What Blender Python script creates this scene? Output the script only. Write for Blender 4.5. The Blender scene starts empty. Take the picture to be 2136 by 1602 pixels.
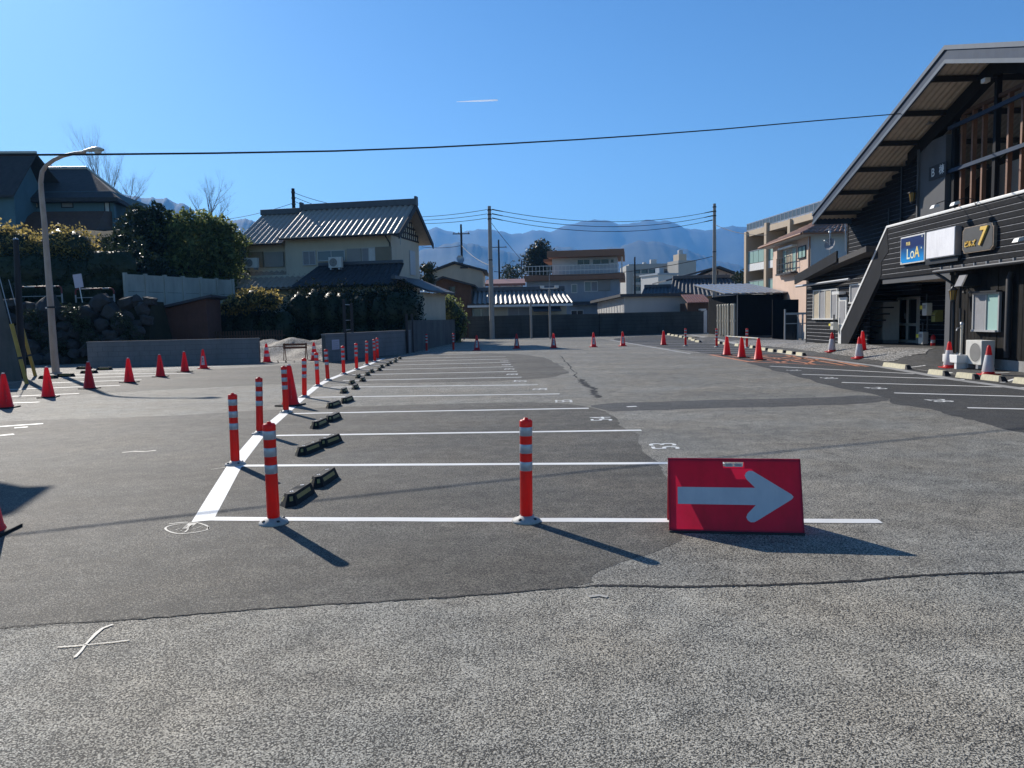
import bpy, bmesh, math, random
import numpy as np
from mathutils import Vector, Matrix
SC = bpy.context.scene
COL = SC.collection
R = math.radians

# ---------------------------------------------------------------- camera
F_PX, CX, CY, H_CAM = 1600.0, 1068.0, 801.0, 1.57
PITCH = math.atan(136.0 / F_PX); ROLL = R(1.2)
_f = Vector((0, math.cos(PITCH), -math.sin(PITCH)))
_u0 = Vector((0, math.sin(PITCH), math.cos(PITCH))); _r0 = Vector((1, 0, 0))
_r = _r0 * math.cos(ROLL) - _u0 * math.sin(ROLL)
_u = _r0 * math.sin(ROLL) + _u0 * math.cos(ROLL)
CAM = Vector((0, 0, H_CAM))
cd = bpy.data.cameras.new('camera'); cam = bpy.data.objects.new('camera', cd); COL.objects.link(cam)
cam.matrix_world = Matrix(((_r.x, _u.x, -_f.x, CAM.x), (_r.y, _u.y, -_f.y, CAM.y), (_r.z, _u.z, -_f.z, CAM.z), (0, 0, 0, 1)))
cd.sensor_width = 36.0; cd.lens = 36.0 * F_PX / 2136.0
cd.clip_start = 0.05; cd.clip_end = 30000
SC.camera = cam

# ---------------------------------------------------------------- sky and sun
SUN_EL, SUN_AZ = R(31), R(-36)          # azimuth from +Y, clockwise positive
SUN = Vector((math.sin(SUN_AZ) * math.cos(SUN_EL), math.cos(SUN_AZ) * math.cos(SUN_EL), math.sin(SUN_EL)))
w = bpy.data.worlds.new('World'); SC.world = w; w.use_nodes = True
nt = w.node_tree; bg = nt.nodes['Background']
sky = nt.nodes.new('ShaderNodeTexSky'); sky.sky_type = 'NISHITA'; sky.sun_disc = False
sky.sun_elevation = SUN_EL; sky.sun_rotation = SUN_AZ
sky.air_density = 1.0; sky.dust_density = 0.45; sky.ozone_density = 3.0; sky.altitude = 250
tint = nt.nodes.new('ShaderNodeMix'); tint.data_type = 'RGBA'; tint.blend_type = 'MULTIPLY'; tint.inputs[0].default_value = 1.0
tint.inputs[7].default_value = (0.51, 0.82, 1.08, 1); nt.links.new(sky.outputs[0], tint.inputs[6])
wc = nt.nodes.new('ShaderNodeTexCoord'); wsp = nt.nodes.new('ShaderNodeSeparateXYZ'); wr_ = nt.nodes.new('ShaderNodeMapRange'); wt = nt.nodes.new('ShaderNodeMix'); wt.data_type = 'RGBA'
nt.links.new(wc.outputs['Generated'], wsp.inputs[0]); nt.links.new(wsp.outputs[2], wr_.inputs['Value']); wr_.inputs['From Max'].default_value = 0.42
nt.links.new(wr_.outputs['Result'], wt.inputs[0]); wt.inputs[6].default_value = (0.64, 0.90, 1.07, 1); wt.inputs[7].default_value = (0.47, 0.80, 1.08, 1); nt.links.new(wt.outputs[2], tint.inputs[7])
nt.links.new(tint.outputs[2], bg.inputs[0]); bg.inputs[1].default_value = 0.085
ld = bpy.data.lights.new('sun', 'SUN'); ld.energy = 5.0; ld.angle = R(0.5); ld.color = (1.0, 0.93, 0.83)
sun = bpy.data.objects.new('sun', ld); COL.objects.link(sun); sun.location = (-60, 80, 60)
sun.rotation_euler = SUN.to_track_quat('Z', 'Y').to_euler()
SC.view_settings.view_transform = 'Standard'; SC.view_settings.look = 'None'
SC.view_settings.exposure = 0.4; SC.view_settings.gamma = 1
SC.cycles.use_denoising = True
SC.cycles.max_bounces = 8; SC.cycles.transparent_max_bounces = 8; SC.cycles.volume_bounces = 1
SC.cycles.sample_clamp_indirect = 6

# ---------------------------------------------------------------- pixel -> place helpers (photo pixels to points of the real place)
def ray(px, py):
    return (_f * F_PX + _r * (px - CX) + _u * (CY - py)).normalized()
def smooth(a, b, x):
    t = max(0.0, min(1.0, (x - a) / (b - a))); return t * t * (3 - 2 * t)
def gz(x, y):
    d = x - 10.75
    if d <= 0 or y > 70: return 0.0
    return smooth(0, 1.9, d) * (0.02 + 0.36 * smooth(20.2, 22.6, y)) * (1 - 0.55 * smooth(26, 38, y))
def G(px, py, dz=0.0):
    d = ray(px, py); z = 0.0
    for _ in range(6):
        t = (z - CAM.z) / d.z; p = CAM + d * t; z = gz(p.x, p.y) * 0.6 + z * 0.4
    p.z = gz(p.x, p.y) + dz
    return p
def G0(px, py, dz=0.0):
    d = ray(px, py); p = CAM + d * (-CAM.z / d.z); p.z = dz; return p
def AT(px, py, y):
    d = ray(px, py); return CAM + d * (y / d.y)
class Frame:
    def __init__(s, x, y, rot, z=0.0):
        a = R(rot); s.o = Vector((x, y, z)); s.rot = a
        s.ex = Vector((math.cos(a), math.sin(a), 0)); s.ey = Vector((-math.sin(a), math.cos(a), 0))
    def hit(s, px, py, v=0.0):
        d = ray(px, py); P = s.o + s.ey * v
        t = (P - CAM).dot(s.ey) / d.dot(s.ey); q = CAM + d * t - s.o
        return q.dot(s.ex), q.z
    def rect(s, x0, y0, x1, y1, v=0.0):
        a = s.hit(x0, y0, v); b = s.hit(x1, y1, v); c = s.hit(x0, y1, v); e = s.hit(x1, y0, v)
        us = sorted((a[0], b[0])); z1 = (a[1] + e[1]) / 2; z0 = (c[1] + b[1]) / 2
        return us[0], us[1], min(z0, z1), max(z0, z1)
    def W(s, u, v, z): return s.o + s.ex * u + s.ey * v + Vector((0, 0, z))

# ---------------------------------------------------------------- materials
MATS = {}
def _new(name):
    m = bpy.data.materials.new(name); m.use_nodes = True; nt = m.node_tree
    b = nt.nodes['Principled BSDF']; return m, nt, b
def N(nt, t, **kw):
    n = nt.nodes.new(t)
    for k, v in kw.items(): setattr(n, k, v)
    return n
def mat(name, col, rough=0.6, var=0.12, scale=3.0, metal=0.0, bump=0.0, bscale=60.0, spec=0.5, translucent=0.0, dirt=None, dirt_amt=0.0, orand=0.0):
    if name in MATS: return MATS[name]
    m, nt, b = _new(name); L = nt.links.new
    tc = N(nt, 'ShaderNodeTexCoord')
    n1 = N(nt, 'ShaderNodeTexNoise'); n1.inputs['Scale'].default_value = scale; n1.inputs['Detail'].default_value = 8; n1.inputs['Roughness'].default_value = 0.65
    L(tc.outputs['Object'], n1.inputs['Vector'])
    mp = N(nt, 'ShaderNodeMapRange'); mp.inputs['From Min'].default_value = 0.3; mp.inputs['From Max'].default_value = 0.7
    mp.inputs['To Min'].default_value = 1 - var; mp.inputs['To Max'].default_value = 1 + var
    L(n1.outputs['Fac'], mp.inputs['Value'])
    mx = N(nt, 'ShaderNodeMix', data_type='RGBA', blend_type='MULTIPLY'); mx.inputs[0].default_value = 1.0
    mx.inputs[6].default_value = (*col, 1); L(mp.outputs['Result'], mx.inputs[7])
    out = mx.outputs[2]
    if orand > 0:
        oi = N(nt, 'ShaderNodeObjectInfo'); orr = N(nt, 'ShaderNodeMapRange'); orr.inputs['To Min'].default_value = 1 - orand; orr.inputs['To Max'].default_value = 1 + orand * .5
        L(oi.outputs['Random'], orr.inputs['Value']); om = N(nt, 'ShaderNodeMix', data_type='RGBA', blend_type='MULTIPLY'); om.inputs[0].default_value = 1; L(out, om.inputs[6]); L(orr.outputs['Result'], om.inputs[7]); out = om.outputs[2]
    if dirt is not None:
        n3 = N(nt, 'ShaderNodeTexNoise'); n3.inputs['Scale'].default_value = scale * 1.7; n3.inputs['Detail'].default_value = 9; n3.inputs['Roughness'].default_value = 0.7
        mpv = N(nt, 'ShaderNodeMapping'); mpv.inputs['Scale'].default_value = (1, 1, 0.22); mpv.inputs['Location'].default_value = (3.1, 1.7, 0.4)
        L(tc.outputs['Object'], mpv.inputs['Vector']); L(mpv.outputs[0], n3.inputs['Vector'])
        r2 = N(nt, 'ShaderNodeMapRange'); r2.inputs['From Min'].default_value = 0.45; r2.inputs['From Max'].default_value = 0.72
        r2.inputs['To Min'].default_value = 0; r2.inputs['To Max'].default_value = dirt_amt; L(n3.outputs['Fac'], r2.inputs['Value'])
        m2 = N(nt, 'ShaderNodeMix', data_type='RGBA'); L(r2.outputs['Result'], m2.inputs[0]); L(out, m2.inputs[6]); m2.inputs[7].default_value = (*dirt, 1)
        out = m2.outputs[2]
    L(out, b.inputs['Base Color'])
    b.inputs['Roughness'].default_value = rough; b.inputs['Metallic'].default_value = metal
    b.inputs['Specular IOR Level'].default_value = spec
    if bump > 0:
        n2 = N(nt, 'ShaderNodeTexNoise'); n2.inputs['Scale'].default_value = bscale; n2.inputs['Detail'].default_value = 4
        L(tc.outputs['Object'], n2.inputs['Vector'])
        bp = N(nt, 'ShaderNodeBump'); bp.inputs['Strength'].default_value = bump; bp.inputs['Distance'].default_value = 0.02
        L(n2.outputs['Fac'], bp.inputs['Height']); L(bp.outputs[0], b.inputs['Normal'])
    if translucent > 0:
        tr = N(nt, 'ShaderNodeBsdfTranslucent'); ms = N(nt, 'ShaderNodeMixShader'); ms.inputs[0].default_value = translucent
        L(out, tr.inputs[0]); L(b.outputs[0], ms.inputs[1]); L(tr.outputs[0], ms.inputs[2])
        L(ms.outputs[0], nt.nodes['Material Output'].inputs[0])
    MATS[name] = m; return m
def leafmat(name, c1, c2, translucent=0.35, rough=0.45, spec=0.35):
    m, nt, b = _new(name); L = nt.links.new; b.inputs['Specular IOR Level'].default_value = spec
    g = N(nt, 'ShaderNodeNewGeometry'); cr = N(nt, 'ShaderNodeMix', data_type='RGBA')
    cr.inputs[6].default_value = (*c1, 1); cr.inputs[7].default_value = (*c2, 1)
    L(g.outputs['Random Per Island'], cr.inputs[0]); L(cr.outputs[2], b.inputs['Base Color']); b.inputs['Roughness'].default_value = rough
    tr = N(nt, 'ShaderNodeBsdfTranslucent'); ms = N(nt, 'ShaderNodeMixShader'); ms.inputs[0].default_value = translucent
    L(cr.outputs[2], tr.inputs[0]); L(b.outputs[0], ms.inputs[1]); L(tr.outputs[0], ms.inputs[2])
    L(ms.outputs[0], nt.nodes['Material Output'].inputs[0]); MATS[name] = m; return m
def glassmat(name, col, rough=0.08):
    m, nt, b = _new(name); b.inputs['Base Color'].default_value = (*col, 1); b.inputs['Roughness'].default_value = rough
    tc = N(nt, 'ShaderNodeTexCoord'); n = N(nt, 'ShaderNodeTexNoise'); n.inputs['Scale'].default_value = 1.5
    bp = N(nt, 'ShaderNodeBump'); bp.inputs['Strength'].default_value = 0.05; nt.links.new(tc.outputs['Object'], n.inputs['Vector'])
    nt.links.new(n.outputs['Fac'], bp.inputs['Height']); nt.links.new(bp.outputs[0], b.inputs['Normal'])
    MATS[name] = m; return m
def asphalt(name, stone, gap, stones_scale, patch_var, gap_w=0.35, rough=0.75, bump=0.9, dark_scale=0.35, tint=(1, 1, 1), thr=0.42, nw=1.1, clump=0.0, tone=0.4, pits=0.0):
    """rolled asphalt: aggregate stones in binder, seen in world metres"""
    m, nt, b = _new(name); L = nt.links.new
    g = N(nt, 'ShaderNodeNewGeometry'); pos = g.outputs['Position']
    wn = N(nt, 'ShaderNodeTexNoise'); wn.inputs['Scale'].default_value = stones_scale * 0.6; wn.inputs['Detail'].default_value = 3
    L(pos, wn.inputs['Vector'])
    wa = N(nt, 'ShaderNodeMix', data_type='RGBA', blend_type='ADD'); wa.inputs[0].default_value = 0.012
    L(pos, wa.inputs[6]); L(wn.outputs['Color'], wa.inputs[7])
    v = N(nt, 'ShaderNodeTexVoronoi'); v.inputs['Scale'].default_value = stones_scale; v.inputs['Randomness'].default_value = 1.0
    L(wa.outputs[2], v.inputs['Vector'])
    n0 = N(nt, 'ShaderNodeTexNoise'); n0.inputs['Scale'].default_value = stones_scale * 0.55; n0.inputs['Detail'].default_value = 5; n0.inputs['Roughness'].default_value = 0.7
    L(pos, n0.inputs['Vector'])
    # stone mask: distance to cell centre plus noise
    md = N(nt, 'ShaderNodeMath', operation='ADD'); L(v.outputs['Distance'], md.inputs[0])
    mm = N(nt, 'ShaderNodeMath', operation='MULTIPLY_ADD'); L(n0.outputs['Fac'], mm.inputs[0]); mm.inputs[1].default_value = nw; mm.inputs[2].default_value = -nw / 2
    cn = N(nt, 'ShaderNodeTexNoise'); cn.inputs['Scale'].default_value = 3.5; cn.inputs['Detail'].default_value = 6; cn.inputs['Roughness'].default_value = 0.7; L(pos, cn.inputs['Vector'])
    cm_ = N(nt, 'ShaderNodeMath', operation='MULTIPLY_ADD'); L(cn.outputs['Fac'], cm_.inputs[0]); cm_.inputs[1].default_value = clump; L(mm.outputs[0], cm_.inputs[2])
    L(cm_.outputs[0], md.inputs[1]); thr += clump * .5
    mr = N(nt, 'ShaderNodeMapRange', interpolation_type='SMOOTHSTEP'); mr.inputs['From Min'].default_value = thr - gap_w * .5; mr.inputs['From Max'].default_value = thr + gap_w
    mr.inputs['To Min'].default_value = 1; mr.inputs['To Max'].default_value = 0; L(md.outputs[0], mr.inputs['Value'])
    # per-stone tone
    sx = N(nt, 'ShaderNodeSeparateColor'); L(v.outputs['Color'], sx.inputs[0])
    st = N(nt, 'ShaderNodeMapRange'); st.inputs['To Min'].default_value = 1 - tone; st.inputs['To Max'].default_value = 1 + tone * 1.1; L(sx.outputs[0], st.inputs['Value'])
    sc = N(nt, 'ShaderNodeMix', data_type='RGBA', blend_type='MULTIPLY'); sc.inputs[0].default_value = 1; sc.inputs[6].default_value = (*stone, 1); L(st.outputs['Result'], sc.inputs[7])
    cm = N(nt, 'ShaderNodeMix', data_type='RGBA'); cm.inputs[6].default_value = (*gap, 1); L(mr.outputs['Result'], cm.inputs[0]); L(sc.outputs[2], cm.inputs[7])
    # large blotches: wear, dust and old patches
    b1 = N(nt, 'ShaderNodeTexNoise'); b1.inputs['Scale'].default_value = dark_scale; b1.inputs['Detail'].default_value = 7; b1.inputs['Roughness'].default_value = 0.62
    mpp = N(nt, 'ShaderNodeMapping'); mpp.inputs['Scale'].default_value = (0.55, 1.25, 1); mpp.inputs['Rotation'].default_value = (0, 0, 0.15); L(pos, mpp.inputs['Vector']); L(mpp.outputs[0], b1.inputs['Vector'])
    br = N(nt, 'ShaderNodeMapRange'); br.inputs['From Min'].default_value = 0.3; br.inputs['From Max'].default_value = 0.7; br.inputs['To Min'].default_value = 1 - patch_var; br.inputs['To Max'].default_value = 1 + patch_var
    L(b1.outputs['Fac'], br.inputs['Value'])
    b2 = N(nt, 'ShaderNodeTexNoise'); b2.inputs['Scale'].default_value = 5.0; b2.inputs['Detail'].default_value = 5; L(pos, b2.inputs['Vector'])
    br2 = N(nt, 'ShaderNodeMapRange'); br2.inputs['From Min'].default_value = 0.3; br2.inputs['From Max'].default_value = 0.7; br2.inputs['To Min'].default_value = 1 - patch_var * .6; br2.inputs['To Max'].default_value = 1 + patch_var * .6
    L(b2.outputs['Fac'], br2.inputs['Value'])
    p1 = N(nt, 'ShaderNodeMath', operation='MULTIPLY'); L(br.outputs['Result'], p1.inputs[0]); L(br2.outputs['Result'], p1.inputs[1])
    fm = N(nt, 'ShaderNodeMix', data_type='RGBA', blend_type='MULTIPLY'); fm.inputs[0].default_value = 1; L(cm.outputs[2], fm.inputs[6]); L(p1.outputs[0], fm.inputs[7])
    # faint warm / cool staining
    hs = N(nt, 'ShaderNodeTexNoise'); hs.inputs['Scale'].default_value = 0.8; hs.inputs['Detail'].default_value = 4; L(pos, hs.inputs['Vector'])
    hm = N(nt, 'ShaderNodeMix', data_type='RGBA'); hm.inputs[6].default_value = (0.98 * tint[0], 1.0 * tint[1], 1.0 * tint[2], 1); hm.inputs[7].default_value = (1.04 * tint[0], 1.0 * tint[1], 0.93 * tint[2], 1)
    hr = N(nt, 'ShaderNodeMapRange'); hr.inputs['From Min'].default_value = 0.35; hr.inputs['From Max'].default_value = 0.65; L(hs.outputs['Fac'], hr.inputs['Value']); L(hr.outputs['Result'], hm.inputs[0])
    fh = N(nt, 'ShaderNodeMix', data_type='RGBA', blend_type='MULTIPLY'); fh.inputs[0].default_value = 1; L(fm.outputs[2], fh.inputs[6]); L(hm.outputs[2], fh.inputs[7])
    last = fh.outputs[2]
    if pits > 0:      # scattered holes and bits of grit
        pv_ = N(nt, 'ShaderNodeTexVoronoi'); pv_.inputs['Scale'].default_value = 3.2; L(wa.outputs[2], pv_.inputs['Vector'])
        ps = N(nt, 'ShaderNodeSeparateColor'); L(pv_.outputs['Color'], ps.inputs[0])
        pt = N(nt, 'ShaderNodeMath', operation='MULTIPLY'); L(ps.outputs[1], pt.inputs[0]); pt.inputs[1].default_value = 0.045
        pl = N(nt, 'ShaderNodeMath', operation='LESS_THAN'); L(pv_.outputs['Distance'], pl.inputs[0]); L(pt.outputs[0], pl.inputs[1])
        pm = N(nt, 'ShaderNodeMix', data_type='RGBA'); pf = N(nt, 'ShaderNodeMath', operation='MULTIPLY'); L(pl.outputs[0], pf.inputs[0]); pf.inputs[1].default_value = pits
        L(pf.outputs[0], pm.inputs[0]); L(last, pm.inputs[6]); pm.inputs[7].default_value = (0.02, 0.019, 0.018, 1); last = pm.outputs[2]
    L(last, b.inputs['Base Color']); b.inputs['Roughness'].default_value = rough; b.inputs['Specular IOR Level'].default_value = 0.3
    bp = N(nt, 'ShaderNodeBump'); bp.inputs['Strength'].default_value = bump; bp.inputs['Distance'].default_value = 0.006
    L(mr.outputs['Result'], bp.inputs['Height']); L(bp.outputs[0], b.inputs['Normal'])
    MATS[name] = m; return m
def paintmat(name, col, wear=0.35):
    """road paint worn through in specks"""
    m, nt, b = _new(name); L = nt.links.new
    g = N(nt, 'ShaderNodeNewGeometry'); n = N(nt, 'ShaderNodeTexNoise'); n.inputs['Scale'].default_value = 28; n.inputs['Detail'].default_value = 6; n.inputs['Roughness'].default_value = 0.75
    L(g.outputs['Position'], n.inputs['Vector'])
    r = N(nt, 'ShaderNodeMapRange'); r.inputs['From Min'].default_value = 0.52 + .1 * (1 - wear); r.inputs['From Max'].default_value = 0.75; r.inputs['To Min'].default_value = 0; r.inputs['To Max'].default_value = wear
    L(n.outputs['Fac'], r.inputs['Value'])
    n2 = N(nt, 'ShaderNodeTexNoise'); n2.inputs['Scale'].default_value = 1.3; n2.inputs['Detail'].default_value = 4; L(g.outputs['Position'], n2.inputs['Vector'])
    r2 = N(nt, 'ShaderNodeMapRange'); r2.inputs['From Min'].default_value = 0.35; r2.inputs['From Max'].default_value = 0.7; r2.inputs['To Min'].default_value = 0; r2.inputs['To Max'].default_value = 0.25; L(n2.outputs['Fac'], r2.inputs['Value'])
    ad = N(nt, 'ShaderNodeMath', operation='ADD', use_clamp=True); L(r.outputs['Result'], ad.inputs[0]); L(r2.outputs['Result'], ad.inputs[1])
    mx = N(nt, 'ShaderNodeMix', data_type='RGBA'); mx.inputs[6].default_value = (*col, 1); mx.inputs[7].default_value = (0.16, 0.155, 0.145, 1); L(ad.outputs[0], mx.inputs[0])
    L(mx.outputs[2], b.inputs['Base Color']); b.inputs['Roughness'].default_value = 0.6
    bp = N(nt, 'ShaderNodeBump'); bp.inputs['Strength'].default_value = 0.35; bp.inputs['Distance'].default_value = 0.005
    n3 = N(nt, 'ShaderNodeTexNoise'); n3.inputs['Scale'].default_value = 90; L(g.outputs['Position'], n3.inputs['Vector'])
    L(n3.outputs['Fac'], bp.inputs['Height']); L(bp.outputs[0], b.inputs['Normal'])
    MATS[name] = m; return m

# ---------------------------------------------------------------- mesh builder
class MB:
    def __init__(s): s.v = []; s.f = []; s.sm = []
    def add(s, vs, fs, smooth=False):
        k = len(s.v); s.v += [tuple(p) for p in vs]; s.f += [tuple(i + k for i in f) for f in fs]; s.sm += [smooth] * len(fs); return s
    def box(s, x0, x1, y0, y1, z0, z1, bev=0.0):
        if x0 > x1: x0, x1 = x1, x0
        if y0 > y1: y0, y1 = y1, y0
        if z0 > z1: z0, z1 = z1, z0
        if bev <= 0:
            return s.add([(x0, y0, z0), (x1, y0, z0), (x1, y1, z0), (x0, y1, z0), (x0, y0, z1), (x1, y0, z1), (x1, y1, z1), (x0, y1, z1)],
                         [(0, 3, 2, 1), (4, 5, 6, 7), (0, 1, 5, 4), (1, 2, 6, 5), (2, 3, 7, 6), (3, 0, 4, 7)])
        bm = bmesh.new(); bmesh.ops.create_cube(bm, size=1)
        for p in bm.verts: p.co = ((x0 + x1) / 2 + p.co.x * (x1 - x0), (y0 + y1) / 2 + p.co.y * (y1 - y0), (z0 + z1) / 2 + p.co.z * (z1 - z0))
        bmesh.ops.bevel(bm, geom=list(bm.edges), offset=bev, segments=2, affect='EDGES', profile=0.6)
        bm.verts.index_update(); s.add([p.co[:] for p in bm.verts], [[q.index for q in f.verts] for f in bm.faces]); bm.free(); return s
    def hexa(s, P):      # 8 corners: bottom 0-3 ccw, top 4-7
        return s.add(P, [(0, 3, 2, 1), (4, 5, 6, 7), (0, 1, 5, 4), (1, 2, 6, 5), (2, 3, 7, 6), (3, 0, 4, 7)])
    def prism(s, poly, fn0, fn1):   # poly of 2-d points, fn maps (a,b)->3d for both ends
        n = len(poly); vs = [fn0(*p) for p in poly] + [fn1(*p) for p in poly]
        fs = [tuple(range(n - 1, -1, -1)), tuple(range(n, 2 * n))] + [(i, (i + 1) % n, n + (i + 1) % n, n + i) for i in range(n)]
        return s.add(vs, fs)
    def quad(s, a, b, c, d): return s.add([a, b, c, d], [(0, 1, 2, 3)])
    def tube(s, pts, rad, seg=8, cap=True, smooth=True):
        pts = [Vector(p) for p in pts]; n = len(pts)
        if not hasattr(rad, '__len__'): rad = [rad] * n
        vs = []; fs = []; ref = None
        for i, p in enumerate(pts):
            t = (pts[min(i + 1, n - 1)] - pts[max(i - 1, 0)]).normalized()
            if ref is None: ref = Vector((0, 0, 1)) if abs(t.z) < 0.9 else Vector((1, 0, 0))
            a = t.cross(ref); a = a.normalized() if a.length > 1e-6 else t.orthogonal().normalized(); b = t.cross(a).normalized(); ref = a.cross(t)
            for k in range(seg):
                q = 2 * math.pi * k / seg; vs.append(p + (a * math.cos(q) + b * math.sin(q)) * rad[i])
        for i in range(n - 1):
            for k in range(seg): fs.append((i * seg + k, (i + 1) * seg + k, (i + 1) * seg + (k + 1) % seg, i * seg + (k + 1) % seg))
        s.add(vs, fs, smooth)
        if cap: s.add(vs[:seg], [tuple(range(seg))]); s.add(vs[-seg:], [tuple(range(seg - 1, -1, -1))])
        return s
    def lathe(s, prof, seg=24, c=(0, 0, 0), smooth=True, rot=0.0):
        vs = []; fs = []; n = len(prof)
        for r_, z in prof:
            for k in range(seg):
                q = 2 * math.pi * k / seg + rot; vs.append((c[0] + r_ * math.cos(q), c[1] + r_ * math.sin(q), c[2] + z))
        for i in range(n - 1):
            for k in range(seg): fs.append((i * seg + k, i * seg + (k + 1) % seg, (i + 1) * seg + (k + 1) % seg, (i + 1) * seg + k))
        return s.add(vs, fs, smooth)
    def strip(s, pts, wid, z, jit=0.0, rng=None):      # flat ribbon along ground points
        P = [Vector((p[0], p[1], 0)) for p in pts]; Lf = []; Rt = []
        for i, p in enumerate(P):
            t = (P[min(i + 1, len(P) - 1)] - P[max(i - 1, 0)]).normalized(); nn = Vector((-t.y, t.x, 0))
            ww = wid[i] if hasattr(wid, '__len__') else wid
            a = ww / 2 * (1 + (rng.uniform(-jit, jit) if rng else 0)); b = ww / 2 * (1 + (rng.uniform(-jit, jit) if rng else 0))
            q = p + nn * a; r_ = p - nn * b; zz = lambda o: (z + gz(o.x, o.y))
            Lf.append((q.x, q.y, zz(q))); Rt.append((r_.x, r_.y, zz(r_)))
        n = len(P)
        return s.add(Lf + Rt, [(n + i, n + i + 1, i + 1, i) for i in range(n - 1)])
    def build(s, name, m, parent=None, loc=None):
        me = bpy.data.meshes.new(name); me.from_pydata(s.v, [], s.f)
        me.polygons.foreach_set('use_smooth', s.sm); me.update()
        o = bpy.data.objects.new(name, me); COL.objects.link(o)
        if m is not None: me.materials.append(m)
        if parent is not None: o.parent = parent
        if loc is not None: o.location = loc
        return o
def tag(o, label, cat, group=None):
    o['label'] = label; o['category'] = cat
    if group: o['group'] = group
    return o
def struct(o): o['kind'] = 'structure'; return o
def thing(name, label, cat, loc=(0, 0, 0), rz=0.0, group=None):
    o = bpy.data.objects.new(name, None); COL.objects.link(o); o.location = loc; o.rotation_euler = (0, 0, rz); o.empty_display_size = .2
    return tag(o, label, cat, group)
def fthing(fr, name, label, cat, group=None): return thing(name, label, cat, fr.o, fr.rot, group)
def dup(root, loc, rz, label, group=None, scale=None):
    r = root.copy(); COL.objects.link(r); r.location = loc; r.rotation_euler = (0, 0, rz); r['label'] = label
    if group: r['group'] = group
    if scale: r.scale = scale
    for ch in list(root.children):
        c = ch.copy(); COL.objects.link(c); c.parent = r
        for g in list(ch.children):
            d = g.copy(); COL.objects.link(d); d.parent = c
    return r
def text(name, body, size, m, M4, parent=None, extrude=0.004, bold=0.0, shear=0.0):
    cu = bpy.data.curves.new(name, 'FONT'); cu.body = body; cu.size = size; cu.extrude = extrude; cu.align_x = 'CENTER'; cu.align_y = 'CENTER'; cu.offset = bold; cu.shear = shear
    t = bpy.data.objects.new(name + '_tmp', cu); COL.objects.link(t)
    dg = bpy.context.evaluated_depsgraph_get(); me = bpy.data.meshes.new_from_object(t.evaluated_get(dg)); bpy.data.objects.remove(t); bpy.data.curves.remove(cu)
    me.name = name; me.transform(M4); me.materials.clear(); me.materials.append(m)
    o = bpy.data.objects.new(name, me); COL.objects.link(o)
    if parent is not None: o.parent = parent
    return o
def basis(x, y, z, o):
    return Matrix(((x[0], y[0], z[0], o[0]), (x[1], y[1], z[1], o[1]), (x[2], y[2], z[2], o[2]), (0, 0, 0, 1)))
def tile_roof(mb, A, B, C, D, period=0.3, amp=0.03, rows=8, step=0.02, thick=0.1):
    """pantile slope: A-B eave, D-C ridge; real waves across and lapped courses up"""
    A, B, C, D = map(Vector, (A, B, C, D)); nrm = (B - A).cross(D - A).normalized()
    if nrm.z < 0: nrm = -nrm
    n = max(2, int((B - A).length / period)); cols = n * 6
    vs = []; fs = []
    ts = []
    for r_ in range(rows): ts += [(r_ / rows, step), ((r_ + 0.985) / rows, 0.0)]
    ts.append((1.0, 0.0))
    for t, h in ts:
        for k in range(cols + 1):
            q = k / cols; p = (A.lerp(B, q)).lerp(D.lerp(C, q), t); ph = q * n * 2 * math.pi
            wv = amp * (math.sin(ph) + 0.18 * math.sin(2 * ph + .6)); vs.append(p + nrm * (wv + h))
    for i in range(len(ts) - 1):
        for k in range(cols): a = i * (cols + 1) + k; fs.append((a, a + 1, a + cols + 2, a + cols + 1))
    mb.add(vs, fs, False)
    e = nrm * (-thick); lo = -amp * 1.2
    mb.hexa([A + e, B + e, C + e, D + e, A + nrm * lo, B + nrm * lo, C + nrm * lo, D + nrm * lo])
    return mb
def np_obj(name, co, faces, m, parent=None):
    me = bpy.data.meshes.new(name); me.from_pydata(co.tolist() if hasattr(co, 'tolist') else co, [], faces.tolist() if hasattr(faces, 'tolist') else faces); me.update(); me.materials.append(m)
    o = bpy.data.objects.new(name, me); COL.objects.link(o)
    if parent is not None: o.parent = parent
    return o
def leaves(name, blobs, n, size, m, parent=None, seed=1, shell=0.55, flat=0.0, floor=None):
    """leaf clumps through the volume of several ellipsoids (c, r); leaves are bent diamond faces"""
    rg = np.random.default_rng(seed); wts = np.array([b[1][0] * b[1][1] * b[1][2] for b in blobs]) ** 0.7; wts = wts / wts.sum()
    idx = rg.choice(len(blobs), n, p=wts); C = np.array([b[0] for b in blobs], float)[idx]; Rr = np.array([b[1] for b in blobs], float)[idx]
    d = rg.normal(size=(n, 3)); d /= np.linalg.norm(d, axis=1)[:, None]
    rad = shell + (1.08 - shell) * rg.random(n) ** 0.7
    lump = 1 + 0.16 * np.sin(d[:, 0] * 7 + idx) * np.cos(d[:, 2] * 6 + idx * 2.1) + 0.10 * np.sin(d[:, 1] * 13 + idx * 1.3)
    P = C + d * Rr * (rad * lump)[:, None]
    if floor is not None: P[:, 2] = np.maximum(P[:, 2], floor + rg.random(n) * size)
    a = rg.normal(size=(n, 3)); a[:, 2] *= (1 - flat); a /= np.linalg.norm(a, axis=1)[:, None]
    b = rg.normal(size=(n, 3)); b -= a * (a * b).sum(1)[:, None]; b /= np.linalg.norm(b, axis=1)[:, None]
    s_ = size * (0.5 + rg.random(n))[:, None]; c = np.cross(a, b)
    co = np.stack([P - a * s_, P + b * s_ * .5 + c * s_ * .15, P + a * s_, P - b * s_ * .5 + c * s_ * .15], 1).reshape(-1, 3)
    return np_obj(name, co, np.arange(4 * n).reshape(-1, 4), m, parent)
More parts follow.
